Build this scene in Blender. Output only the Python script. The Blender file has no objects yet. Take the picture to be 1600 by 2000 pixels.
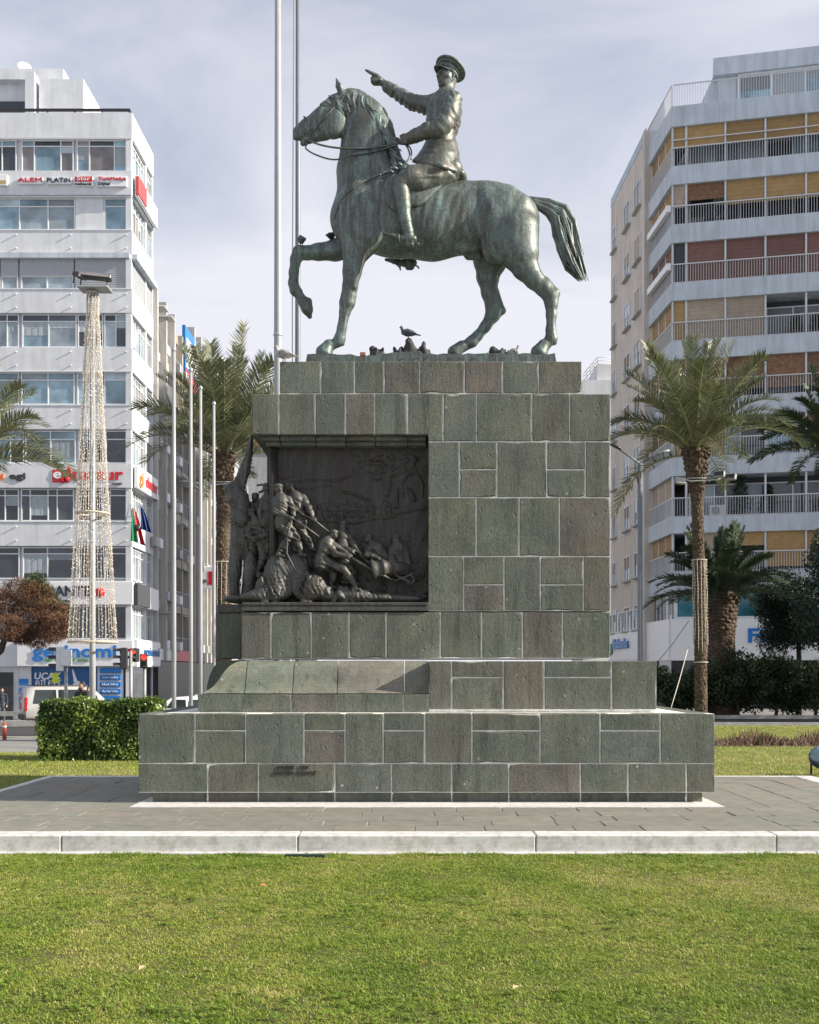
import bpy, bmesh, math, random
import numpy as np
from mathutils import Vector, Matrix
R = math.radians
scene = bpy.context.scene
COL = scene.collection
# ---------------------------------------------------------------- camera
PX, H0, F, EYE = 815.0, 1312.0, 2273.0, 1.69      # vanishing point, horizon row, focal length in photo pixels, eye height
cam_d = bpy.data.cameras.new('camera'); cam = bpy.data.objects.new('camera', cam_d); COL.objects.link(cam)
cam_d.sensor_width = 36; cam_d.sensor_fit = 'AUTO'; cam_d.lens = F / 2000 * 36
cam_d.shift_x = -(PX - 800) / 2000; cam_d.shift_y = (H0 - 1000) / 2000
cam_d.clip_start = 0.1; cam_d.clip_end = 4000
cam.location = (0, 0, EYE); cam.rotation_euler = (R(90), 0, 0)
scene.camera = cam
# ---------------------------------------------------------------- sky and sun
SUN_EL, SUN_FRONT = 27.0, 8.5           # elevation; degrees in front of the plinth's face plane, sun on the right
to_sun = Vector((math.cos(R(SUN_FRONT)) * math.cos(R(SUN_EL)), -math.sin(R(SUN_FRONT)) * math.cos(R(SUN_EL)), math.sin(R(SUN_EL))))
world = bpy.data.worlds.new('World'); scene.world = world; world.use_nodes = True
wn, wl = world.node_tree.nodes, world.node_tree.links
wn.clear()
wo = wn.new('ShaderNodeOutputWorld'); bg = wn.new('ShaderNodeBackground'); bg.inputs['Strength'].default_value = 0.082
sky = wn.new('ShaderNodeTexSky'); sky.sky_type = 'NISHITA'; sky.sun_disc = False
sky.sun_elevation = R(SUN_EL); sky.sun_rotation = math.atan2(to_sun.x, to_sun.y)
sky.altitude = 10; sky.air_density = 1.0; sky.dust_density = 1.2; sky.ozone_density = 1.0
tc = wn.new('ShaderNodeTexCoord'); mp = wn.new('ShaderNodeMapping'); mp.inputs['Scale'].default_value = (1.0, 1.0, 2.6)
nz = wn.new('ShaderNodeTexNoise'); nz.inputs['Scale'].default_value = 2.3; nz.inputs['Detail'].default_value = 7; nz.inputs['Roughness'].default_value = 0.55
nz.inputs['Distortion'].default_value = 0.6
rp = wn.new('ShaderNodeValToRGB'); rp.color_ramp.elements[0].position = 0.36; rp.color_ramp.elements[1].position = 0.66
rp.color_ramp.elements[0].color = (0.24, 0.24, 0.24, 1); rp.color_ramp.elements[1].color = (0.80, 0.80, 0.80, 1)
mx = wn.new('ShaderNodeMix'); mx.data_type = 'RGBA'
mx.inputs[7].default_value = (5.85, 5.92, 6.5, 1)          # thin bright cloud veil, as a radiance beside the sky's own
wl.new(tc.outputs['Generated'], mp.inputs['Vector']); wl.new(mp.outputs['Vector'], nz.inputs['Vector'])
wl.new(nz.outputs['Fac'], rp.inputs['Fac'])
sp_ = wn.new('ShaderNodeSeparateXYZ'); wl.new(tc.outputs['Generated'], sp_.inputs[0])         # haze thickens towards the horizon
hz = wn.new('ShaderNodeMapRange'); hz.inputs[1].default_value = 0.0; hz.inputs[2].default_value = 0.52; hz.inputs[3].default_value = 0.95; hz.inputs[4].default_value = 0.0; wl.new(sp_.outputs['Z'], hz.inputs[0])
ad_ = wn.new('ShaderNodeMath'); ad_.operation = 'ADD'; ad_.use_clamp = True; wl.new(rp.outputs['Color'], ad_.inputs[0]); wl.new(hz.outputs[0], ad_.inputs[1]); wl.new(ad_.outputs[0], mx.inputs[0])
wl.new(sky.outputs['Color'], mx.inputs[6]); wl.new(mx.outputs[2], bg.inputs['Color']); wl.new(bg.outputs['Background'], wo.inputs['Surface'])
sun_d = bpy.data.lights.new('sun', 'SUN'); sun_d.energy = 5.0; sun_d.angle = R(0.55); sun_d.color = (1.0, 0.91, 0.77)
sun = bpy.data.objects.new('sun', sun_d); COL.objects.link(sun)
sun.rotation_euler = to_sun.to_track_quat('Z', 'Y').to_euler(); sun.location = (40, -10, 40)
vs = scene.view_settings; vs.view_transform = 'Standard'; vs.look = 'None'; vs.gamma = 1; vs.exposure = 0.84
try: vs.use_curve_mapping = False
except Exception: pass
scene.cycles.max_bounces = 6; scene.cycles.transparent_max_bounces = 12
scene.cycles.use_denoising = True

# ---------------------------------------------------------------- helpers
def at(px, py, Y): return Vector(((px - PX) / F * Y, Y, EYE - (py - H0) / F * Y))
def wx(px, Y): return (px - PX) / F * Y
def wz(py, Y): return EYE - (py - H0) / F * Y

def tag(o, label=None, cat=None, group=None, kind=None):
    if label: o['label'] = label
    if cat: o['category'] = cat
    if group: o['group'] = group
    if kind: o['kind'] = kind
    return o
def empty(name, loc=(0, 0, 0), rz=0, label=None, cat=None, group=None):
    o = bpy.data.objects.new(name, None); COL.objects.link(o); o.location = loc; o.rotation_euler = (0, 0, rz)
    o.empty_display_size = 0.2
    return tag(o, label, cat, group)
def link(name, me, mat=None, parent=None, loc=None):
    o = bpy.data.objects.new(name, me); COL.objects.link(o)
    if mat is not None:
        ms = mat if isinstance(mat, (list, tuple)) else [mat]
        if not me.materials:
            for m in ms: me.materials.append(m)
    if parent is not None: o.parent = parent
    if loc is not None: o.location = loc
    return o
def np_mesh(name, V, Q, smooth=True):
    """mesh from numpy vertices and equal-sized faces"""
    me = bpy.data.meshes.new(name); V = np.asarray(V, np.float32); Q = np.asarray(Q, np.int32)
    n, k = Q.shape
    me.vertices.add(len(V)); me.vertices.foreach_set('co', V.ravel())
    me.loops.add(n * k); me.loops.foreach_set('vertex_index', Q.ravel())
    me.polygons.add(n); me.polygons.foreach_set('loop_start', np.arange(0, n * k, k, dtype=np.int32))
    try: me.polygons.foreach_set('loop_total', np.full(n, k, np.int32))
    except Exception: pass
    me.update(calc_edges=True); me.validate()
    me.polygons.foreach_set('use_smooth', np.full(len(me.polygons), smooth, bool))
    return me

class MB:
    """collects faces, builds ONE mesh object; mi = material slot"""
    def __init__(s): s.v = []; s.f = []; s.m = []; s.s = []
    def poly(s, pts, mi=0, smooth=False):
        n = len(s.v); s.v += [tuple(p) for p in pts]; s.f.append(tuple(range(n, n + len(pts)))); s.m.append(mi); s.s.append(smooth)
    def box(s, x0, x1, y0, y1, z0, z1, mi=0, M=None):
        n = len(s.v)
        c = [(x0, y0, z0), (x1, y0, z0), (x1, y1, z0), (x0, y1, z0), (x0, y0, z1), (x1, y0, z1), (x1, y1, z1), (x0, y1, z1)]
        if M is not None: c = [tuple(M @ Vector(p)) for p in c]
        s.v += c
        for f in ((0, 3, 2, 1), (4, 5, 6, 7), (0, 1, 5, 4), (1, 2, 6, 5), (2, 3, 7, 6), (3, 0, 4, 7)):
            s.f.append(tuple(n + i for i in f)); s.m.append(mi); s.s.append(False)
        return s
    def cbox(s, x0, x1, y0, y1, z0, z1, b=0.01, mi=0, M=None):
        """chamfered box"""
        n = len(s.v); P = []
        for sz in (0, 1):
            for sy in (0, 1):
                for sx in (0, 1):
                    x, y, z = (x0, x1)[sx], (y0, y1)[sy], (z0, z1)[sz]
                    ix, iy, iz = x + (b, -b)[sx], y + (b, -b)[sy], z + (b, -b)[sz]
                    P += [(x, iy, iz), (ix, y, iz), (ix, iy, z)]
        if M is not None: P = [tuple(M @ Vector(p)) for p in P]
        s.v += P
        def i(sx, sy, sz, a): return n + ((sz * 2 + sy) * 2 + sx) * 3 + a
        F_ = []
        F_ += [[i(0, 0, 0, 0), i(0, 0, 1, 0), i(0, 1, 1, 0), i(0, 1, 0, 0)], [i(1, 0, 0, 0), i(1, 1, 0, 0), i(1, 1, 1, 0), i(1, 0, 1, 0)]]
        F_ += [[i(0, 0, 0, 1), i(1, 0, 0, 1), i(1, 0, 1, 1), i(0, 0, 1, 1)], [i(0, 1, 0, 1), i(0, 1, 1, 1), i(1, 1, 1, 1), i(1, 1, 0, 1)]]
        F_ += [[i(0, 0, 0, 2), i(0, 1, 0, 2), i(1, 1, 0, 2), i(1, 0, 0, 2)], [i(0, 0, 1, 2), i(1, 0, 1, 2), i(1, 1, 1, 2), i(0, 1, 1, 2)]]
        for a in (0, 1):
            for c in (0, 1):
                F_.append([i(a, c, 0, 0), i(a, c, 1, 0), i(a, c, 1, 1), i(a, c, 0, 1)])
                F_.append([i(a, 0, c, 0), i(a, 1, c, 0), i(a, 1, c, 2), i(a, 0, c, 2)])
                F_.append([i(0, a, c, 1), i(1, a, c, 1), i(1, a, c, 2), i(0, a, c, 2)])
        for a in (0, 1):
            for c in (0, 1):
                for d in (0, 1): F_.append([i(a, c, d, 0), i(a, c, d, 1), i(a, c, d, 2)])
        for f in F_: s.f.append(tuple(f)); s.m.append(mi); s.s.append(False)
        return s
    def tube(s, pts, rad, n=8, mi=0, cap=True, smooth=True):
        pts = [Vector(p) for p in pts]
        if not isinstance(rad, (list, tuple)): rad = [rad] * len(pts)
        base = len(s.v); up = None
        for i, p in enumerate(pts):
            t = (pts[min(i + 1, len(pts) - 1)] - pts[max(i - 1, 0)])
            t = t.normalized() if t.length > 1e-9 else Vector((0, 0, 1))
            if up is None: up = t.orthogonal().normalized()
            else:
                up = up - t * up.dot(t); up = up.normalized() if up.length > 1e-6 else t.orthogonal().normalized()
            w = t.cross(up)
            for k in range(n):
                a = 2 * math.pi * k / n
                s.v.append(tuple(p + (up * math.cos(a) + w * math.sin(a)) * rad[i]))
        for i in range(len(pts) - 1):
            for k in range(n):
                a, b = base + i * n + k, base + i * n + (k + 1) % n
                s.f.append((a, b, b + n, a + n)); s.m.append(mi); s.s.append(smooth)
        if cap:
            s.f.append(tuple(base + k for k in reversed(range(n)))); s.m.append(mi); s.s.append(False)
            e = base + (len(pts) - 1) * n
            s.f.append(tuple(e + k for k in range(n))); s.m.append(mi); s.s.append(False)
        return s
    def lathe(s, prof, c=(0, 0, 0), n=24, mi=0, smooth=True):
        base = len(s.v)
        for r, z in prof:
            for k in range(n):
                a = 2 * math.pi * k / n; s.v.append((c[0] + r * math.cos(a), c[1] + r * math.sin(a), c[2] + z))
        for i in range(len(prof) - 1):
            for k in range(n):
                a, b = base + i * n + k, base + i * n + (k + 1) % n
                s.f.append((a, b, b + n, a + n)); s.m.append(mi); s.s.append(smooth)
        s.f.append(tuple(base + k for k in reversed(range(n)))); s.m.append(mi); s.s.append(False)
        e = base + (len(prof) - 1) * n
        s.f.append(tuple(e + k for k in range(n))); s.m.append(mi); s.s.append(False)
        return s
    def prism(s, out, y0, y1, mi=0, smooth=False):
        """outline [(x,z)] extruded along y"""
        n = len(out); b = len(s.v)
        s.v += [(x, y0, z) for x, z in out] + [(x, y1, z) for x, z in out]
        s.f.append(tuple(b + i for i in range(n))); s.m.append(mi); s.s.append(False)
        s.f.append(tuple(b + n + i for i in reversed(range(n)))); s.m.append(mi); s.s.append(False)
        for i in range(n):
            j = (i + 1) % n; s.f.append((b + i, b + n + i, b + n + j, b + j)); s.m.append(mi); s.s.append(smooth)
        return s
    def mesh(s, name):
        me = bpy.data.meshes.new(name); me.from_pydata(s.v, [], s.f)
        me.polygons.foreach_set('material_index', s.m); me.polygons.foreach_set('use_smooth', s.s)
        me.update(); return me
    def build(s, name, mat=None, parent=None, loc=None, fix=False):
        me = s.mesh(name)
        if fix:
            bm = bmesh.new(); bm.from_mesh(me); bmesh.ops.recalc_face_normals(bm, faces=bm.faces); bm.to_mesh(me); bm.free()
        return link(name, me, mat, parent, loc)

def copy_tree(o, parent=None):
    c = o.copy(); COL.objects.link(c)
    if parent is not None: c.parent = parent
    for ch in [x for x in bpy.data.objects if x.parent is o]: copy_tree(ch, c)
    return c

def text_mesh(s, size=1.0, depth=0.01, align='CENTER', shear=0.0, bold=0.0, sx=1.0):
    cu = bpy.data.curves.new('lettering', 'FONT'); cu.body = s; cu.size = size; cu.extrude = depth / 2; cu.align_x = align; cu.align_y = 'CENTER'
    cu.shear = shear; cu.offset = bold; cu.resolution_u = 3
    ob = bpy.data.objects.new('lettering', cu); COL.objects.link(ob)
    dg = bpy.context.evaluated_depsgraph_get(); dg.update()
    me = bpy.data.meshes.new_from_object(ob.evaluated_get(dg)); bpy.data.objects.remove(ob); bpy.data.curves.remove(cu)
    if sx != 1.0: me.transform(Matrix.Diagonal((sx, 1, 1, 1)))
    me.materials.clear()
    return me
def lettering(s, loc, size, mat, parent=None, depth=0.05, align='CENTER', rz=0.0, width=None, shear=0.0, bold=0.0, name='lettering'):
    """upright text facing -Y (turned by rz); width stretches it to a real width"""
    me = text_mesh(s, size, depth, align, shear, bold)
    if width:
        xs = [v.co.x for v in me.vertices]; w = max(xs) - min(xs); me.transform(Matrix.Diagonal((width / max(w, 1e-6), 1, 1, 1)))
    me.transform(Matrix.Rotation(R(90), 4, 'X'))
    o = link(name, me, mat, parent); o.location = loc; o.rotation_euler = (0, 0, rz)
    return o

# ---------------------------------------------------------------- materials
def new_mat(name):
    m = bpy.data.materials.new(name); m.use_nodes = True; n = m.node_tree.nodes; return m, n, m.node_tree.links, n['Principled BSDF']
def set_in(b, rough=0.6, metal=0.0, spec=0.5, coat=0.0):
    b.inputs['Roughness'].default_value = rough; b.inputs['Metallic'].default_value = metal
    b.inputs['Specular IOR Level'].default_value = spec; b.inputs['Coat Weight'].default_value = coat
def plain(name, c, rough=0.6, metal=0.0, spec=0.5, var=0.12, scale=6.0, bump=0.0, objvar=0.0, bscale=None, coat=0.0):
    """a colour with soft uneven wear, and a little relief"""
    m, n, l, b = new_mat(name); set_in(b, rough, metal, spec, coat)
    t = n.new('ShaderNodeTexCoord'); nz = n.new('ShaderNodeTexNoise'); nz.inputs['Scale'].default_value = scale; nz.inputs['Detail'].default_value = 5
    l.new(t.outputs['Object'], nz.inputs['Vector'])
    mr = n.new('ShaderNodeMapRange'); mr.inputs[1].default_value = 0.3; mr.inputs[2].default_value = 0.7
    mr.inputs[3].default_value = 1 - var; mr.inputs[4].default_value = 1 + var
    l.new(nz.outputs['Fac'], mr.inputs[0])
    mul = n.new('ShaderNodeVectorMath'); mul.operation = 'SCALE'; mul.inputs[0].default_value = c[:3]
    src = mr.outputs[0]
    if objvar:
        oi = n.new('ShaderNodeObjectInfo'); m2 = n.new('ShaderNodeMapRange'); m2.inputs[3].default_value = 1 - objvar; m2.inputs[4].default_value = 1 + objvar
        l.new(oi.outputs['Random'], m2.inputs[0]); mm = n.new('ShaderNodeMath'); mm.operation = 'MULTIPLY'
        l.new(src, mm.inputs[0]); l.new(m2.outputs[0], mm.inputs[1]); src = mm.outputs[0]
    l.new(src, mul.inputs['Scale']); l.new(mul.outputs[0], b.inputs['Base Color'])
    if bump:
        nb = n.new('ShaderNodeTexNoise'); nb.inputs['Scale'].default_value = bscale or scale * 6; nb.inputs['Detail'].default_value = 4
        l.new(t.outputs['Object'], nb.inputs['Vector'])
        bp = n.new('ShaderNodeBump'); bp.inputs['Strength'].default_value = bump; bp.inputs['Distance'].default_value = 0.02
        l.new(nb.outputs['Fac'], bp.inputs['Height']); l.new(bp.outputs[0], b.inputs['Normal'])
    return m
def ramp(n, stops):
    r = n.new('ShaderNodeValToRGB'); e = r.color_ramp.elements
    while len(e) < len(stops): e.new(0.5)
    for i, (p, c) in enumerate(stops): e[i].position = p; e[i].color = (*c, 1)
    return r
def noise(n, l, vec, scale, detail=5, rough=0.55, dist=0.0):
    z = n.new('ShaderNodeTexNoise'); z.inputs['Scale'].default_value = scale; z.inputs['Detail'].default_value = detail
    z.inputs['Roughness'].default_value = rough; z.inputs['Distortion'].default_value = dist
    l.new(vec, z.inputs['Vector']); return z
def mapping(n, l, vec, sc):
    p = n.new('ShaderNodeMapping'); p.inputs['Scale'].default_value = sc; l.new(vec, p.inputs['Vector']); return p.outputs[0]
def mixc(n, l, fac, a, b, mode='MIX'):
    x = n.new('ShaderNodeMix'); x.data_type = 'RGBA'; x.blend_type = mode
    for s, v in ((0, fac), (6, a), (7, b)):
        if isinstance(v, (int, float)): x.inputs[s].default_value = v
        elif isinstance(v, tuple): x.inputs[s].default_value = (*v[:3], 1)
        else: l.new(v, x.inputs[s])
    return x.outputs[2]

def bronze(name, dark, green, light, lo=0.42, hi=0.66, rough=0.5, metal=0.35, px=0.0074):
    m, n, l, b = new_mat(name); set_in(b, rough, metal, 0.5)
    t = n.new('ShaderNodeTexCoord').outputs['Object']
    a = noise(n, l, mapping(n, l, t, (1, 1, 0.45)), 3.2, 8, 0.62, 0.5); r1 = ramp(n, [(lo, (0, 0, 0)), (hi, (1, 1, 1))]); l.new(a.outputs['Fac'], r1.inputs[0])
    s = noise(n, l, mapping(n, l, t, (9, 9, 0.8)), 2.0, 6, 0.6); r2 = ramp(n, [(0.47, (0, 0, 0)), (0.72, (1, 1, 1))]); l.new(s.outputs['Fac'], r2.inputs[0])
    f = noise(n, l, t, 30, 5, 0.6); r3 = ramp(n, [(0.35, (0.72, 0.72, 0.72)), (0.7, (1.25, 1.25, 1.25))]); l.new(f.outputs['Fac'], r3.inputs[0])
    c1 = mixc(n, l, r1.outputs[0], dark, green); 
    mfac = n.new('ShaderNodeMath'); mfac.operation = 'MULTIPLY'; mfac.inputs[1].default_value = 0.55; l.new(r2.outputs[0], mfac.inputs[0])
    c2 = mixc(n, l, mfac.outputs[0], c1, light); c3 = mixc(n, l, 1.0, c2, r3.outputs[0], 'MULTIPLY')
    l.new(c3, b.inputs['Base Color'])
    rr = n.new('ShaderNodeMapRange'); rr.inputs[3].default_value = rough - 0.1; rr.inputs[4].default_value = rough + 0.18; l.new(a.outputs['Fac'], rr.inputs[0]); l.new(rr.outputs[0], b.inputs['Roughness'])
    bp = n.new('ShaderNodeBump'); bp.inputs['Strength'].default_value = 0.35; bp.inputs['Distance'].default_value = 0.012
    l.new(f.outputs['Fac'], bp.inputs['Height']); l.new(bp.outputs[0], b.inputs['Normal'])
    return m
M = {}
M['bronze'] = bronze('patinated bronze', (0.088, 0.090, 0.079), (0.118, 0.155, 0.145), (0.24, 0.36, 0.335), 0.40, 0.64, rough=.44, metal=0.33)
M['bronze_warm'] = bronze('brown bronze', (0.100, 0.088, 0.073), (0.118, 0.138, 0.126), (0.21, 0.31, 0.29), 0.42, 0.68, rough=.44, metal=0.33)
M['bronze_green'] = bronze('green bronze', (0.08, 0.105, 0.098), (0.13, 0.20, 0.185), (0.24, 0.38, 0.35), 0.35, 0.66, metal=0.3)
M['bronze_boot'] = bronze('boot bronze', (0.080, 0.083, 0.072), (0.115, 0.142, 0.130), (0.21, 0.31, 0.29), 0.4, 0.66, rough=.42, metal=0.4)
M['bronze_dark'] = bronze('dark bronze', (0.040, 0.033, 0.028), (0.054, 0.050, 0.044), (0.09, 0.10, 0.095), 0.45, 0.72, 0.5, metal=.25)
M['bronze_relief'] = bronze('rubbed sun-toned bronze', (0.062, 0.057, 0.050), (0.090, 0.092, 0.085), (0.15, 0.165, 0.155), 0.42, 0.70, 0.48, metal=.3)  # relief figures: sun on them put into a lighter copy of the bronze
# ---------------------------------------------------------------- sculpting: signed distances on a grid, meshed by surface nets
class Sculpt:
    def __init__(s, vox): s.vox = vox; s.ops = []; s.b0 = np.full(3, 1e9); s.b1 = -s.b0
    def _alloc(s):
        s.lo = s.b0 - 3 * s.vox; s.n = np.ceil((s.b1 + 3 * s.vox - s.lo) / s.vox).astype(int) + 1
        s.d = np.full(s.n, 50.0 * s.vox, np.float32)
    def _grow(s, lo, hi): s.b0 = np.minimum(s.b0, lo); s.b1 = np.maximum(s.b1, hi)
    def cone(s, a, b, ra, rb, k=4.0, fl=1.0, sub=False):
        a, b = np.array(a[:3], float), np.array(b[:3], float)
        if not sub: m = max(ra, rb) * np.array((1, max(fl, .2), 1)) + k * .3; s._grow(np.minimum(a, b) - m, np.maximum(a, b) + m)
        s.ops.append((s._cone, (a, b, ra, rb, k, fl, sub)))
    def ell(s, c, r, k=4.0, rot=None, sub=False):
        c = np.array(c, float)
        if not sub: m = (np.array(r) if rot is None else max(r)) + k * .3; s._grow(c - m, c + m)
        s.ops.append((s._ell, (c, r, k, rot, sub)))
    def ripple(s, lo, hi, fn): s.ops.append((s._ripple, (lo, hi, fn)))
    def cut(s, z): s.ops.append((s._cut, (z,)))
    def _reg(s, lo, hi):
        a = np.clip(np.floor((np.array(lo) - s.lo) / s.vox).astype(int), 0, s.n)
        b = np.clip(np.ceil((np.array(hi) - s.lo) / s.vox).astype(int) + 1, 0, s.n)
        if np.any(b <= a): return None, None
        ax = [(s.lo[i] + np.arange(a[i], b[i]) * s.vox).astype(np.float32) for i in range(3)]
        return tuple(slice(a[i], b[i]) for i in range(3)), (ax[0][:, None, None], ax[1][None, :, None], ax[2][None, None, :])
    def _join(s, sl, e, k, sub):
        d = s.d[sl]
        if sub:
            h = np.clip(0.5 - 0.5 * (d + e) / k, 0, 1); s.d[sl] = d * (1 - h) + (-e) * h + k * h * (1 - h)
        else:
            h = np.clip(0.5 + 0.5 * (e - d) / k, 0, 1); s.d[sl] = e * (1 - h) + d * h - k * h * (1 - h)
    def _cone(s, a, b, ra, rb, k=4.0, fl=1.0, sub=False):
        """round cone a->b; fl squeezes it along depth (axis 1) about the line between the two ends"""
        a = np.array(a, float); b = np.array(b, float); r = max(ra, rb); m = r * max(1, fl) + k + 3 * s.vox
        sl, g = s._reg(np.minimum(a, b) - m, np.maximum(a, b) + m)
        if sl is None: return
        ab = b - a; L2 = max(float(ab @ ab), 1e-6)
        q = [g[i] - a[i] for i in range(3)]
        t = np.clip((q[0] * ab[0] + q[1] * ab[1] + q[2] * ab[2]) / L2, 0, 1)
        dx, dy, dz = q[0] - t * ab[0], (q[1] - t * ab[1]) / fl, q[2] - t * ab[2]
        L = np.sqrt(dx * dx + dy * dy + dz * dz)
        e = L - (ra + (rb - ra) * t)
        if fl != 1.0:
            gr = np.sqrt(dx * dx + (dy / fl) ** 2 + dz * dz) / np.maximum(L, 1e-4); e = e / np.maximum(gr, 0.3)
        s._join(sl, e, k, sub)
    def chain(s, pts, k=4.0, fl=1.0, sub=False):
        for p, q in zip(pts[:-1], pts[1:]): s.cone(p[:3], q[:3], p[3], q[3], k, fl, sub)
    def _ell(s, c, r, k=4.0, rot=None, sub=False):
        c = np.array(c, float); r = np.array(r, float); m = max(r) + k + 3 * s.vox
        sl, g = s._reg(c - m, c + m)
        if sl is None: return
        q = [g[i] - c[i] for i in range(3)]
        if rot is not None:
            Rm = np.array(rot.to_3x3().transposed()); q = [Rm[i][0] * q[0] + Rm[i][1] * q[1] + Rm[i][2] * q[2] for i in range(3)]
        u = [q[i] / r[i] for i in range(3)]; k0 = np.sqrt(u[0] ** 2 + u[1] ** 2 + u[2] ** 2)
        k1 = np.sqrt((u[0] / r[0]) ** 2 + (u[1] / r[1]) ** 2 + (u[2] / r[2]) ** 2)
        s._join(sl, k0 * (k0 - 1) / np.maximum(k1, 1e-5), k, sub)
    def _ripple(s, lo, hi, fn):
        """add fn(x,y,z) to the distance inside a box, fading at its sides: folds and wrinkles"""
        sl, g = s._reg(lo, hi)
        if sl is None: return
        w = 1.0
        for i in range(3):
            c, h = (lo[i] + hi[i]) / 2, (hi[i] - lo[i]) / 2; w = w * np.clip((1 - np.abs(g[i] - c) / h) * 3, 0, 1)
        s.d[sl] += (fn(*g) * w).astype(np.float32)
    def _cut(s, z):
        zz = (s.lo[2] + np.arange(s.n[2]) * s.vox)[None, None, :]; s.d = np.maximum(s.d, (z - zz).astype(np.float32))
    def net(s):
        s._alloc()
        for f, a in s.ops: f(*a)
        d = s.d; d[0], d[-1] = np.maximum(d[0], 1e-3), np.maximum(d[-1], 1e-3); d[:, 0] = np.maximum(d[:, 0], 1e-3); d[:, -1] = np.maximum(d[:, -1], 1e-3)
        d[:, :, 0] = np.maximum(d[:, :, 0], 1e-3); d[:, :, -1] = np.maximum(d[:, :, -1], 1e-3)
        ins = d < 0; n = s.n
        cnt = np.zeros(n - 1, np.int8)
        for i in (0, 1):
            for j in (0, 1):
                for k in (0, 1): cnt += ins[i:n[0] - 1 + i, j:n[1] - 1 + j, k:n[2] - 1 + k]
        act = (cnt > 0) & (cnt < 8); I = np.argwhere(act); idx = np.full(n - 1, -1, np.int32); idx[act] = np.arange(len(I))
        pos = np.zeros((len(I), 3)); num = np.zeros(len(I))
        C = [(i, j, k) for i in (0, 1) for j in (0, 1) for k in (0, 1)]
        for a in C:
            for ax in range(3):
                if a[ax]: continue
                b = list(a); b[ax] = 1
                da = d[I[:, 0] + a[0], I[:, 1] + a[1], I[:, 2] + a[2]]; db = d[I[:, 0] + b[0], I[:, 1] + b[1], I[:, 2] + b[2]]
                x = (da < 0) != (db < 0); t = np.where(x, da / np.where(x, da - db, 1), 0)
                p = np.tile(np.array(a, float), (len(I), 1)); p[:, ax] = t; pos[x] += p[x]; num[x] += 1
        V = s.lo + (I + pos / num[:, None]) * s.vox
        Q = []
        for ax in range(3):
            o1, o2 = (ax + 1) % 3, (ax + 2) % 3
            sa = [slice(None)] * 3; sb = [slice(None)] * 3; sa[ax] = slice(0, -1); sb[ax] = slice(1, None)
            A, B = ins[tuple(sa)], ins[tuple(sb)]
            for flip, mk in ((False, A & ~B), (True, B & ~A)):
                E = np.argwhere(mk); E = E[(E[:, o1] > 0) & (E[:, o2] > 0) & (E[:, o1] < n[o1] - 1) & (E[:, o2] < n[o2] - 1)]
                def cell(u, v):
                    c = E.copy(); c[:, o1] += u; c[:, o2] += v; return idx[c[:, 0], c[:, 1], c[:, 2]]
                q = np.stack([cell(-1, -1), cell(0, -1), cell(0, 0), cell(-1, 0)], 1)
                Q.append(q[:, ::-1] if flip else q)
        Q = np.concatenate(Q); return V, Q[(Q >= 0).all(1)]

def folds(seed, d, f, amp, n=5, spread=.35):
    """uneven cloth folds: a few waves whose crests run across direction d, ridged so that they read as creases"""
    r = random.Random(seed); d = np.array(d, float); d /= np.linalg.norm(d); W = []
    for i in range(n):
        w = d + np.array([r.uniform(-spread, spread) for _ in range(3)]); W.append((w * f * r.uniform(.55, 1.5), r.uniform(0, 6.28), r.uniform(.5, 1)))
    tot = sum(w[2] for w in W) * .6
    def fn(x, y, z):
        a = 0
        for w, ph, g in W: a = a + g * np.sin(x * w[0] + y * w[1] + z * w[2] + ph)
        a = a / tot; return amp * (np.abs(a) * 1.3 - .5)
    return fn

class Plane:
    """photo pixels plus depth (in pixels at distance Y) -> sculpting space -> metres"""
    def __init__(s, Y): s.Y = Y; s.sc = Y / F
    def p(s, px, py, dep=0.0):
        f = 1 + dep / F; return (PX + (px - PX) * f, dep, -(H0 + (py - H0) * f))
    def c(s, px, py, dep, r): return (*s.p(px, py, dep), r)
    def ch(s, pts): return [s.c(*q) for q in pts]
    def world(s, V):
        V = np.asarray(V, float); return np.stack([(V[:, 0] - PX) * s.sc, s.Y + V[:, 1] * s.sc, EYE + (V[:, 2] + H0) * s.sc], 1)
    def mesh(s, name, S, mat, parent, origin=None):
        V, Q = S.net(); W = s.world(V); o = np.array(origin if origin is not None else (0, 0, 0), float)
        return link(name, np_mesh(name, W - o, Q), mat, parent)
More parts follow.
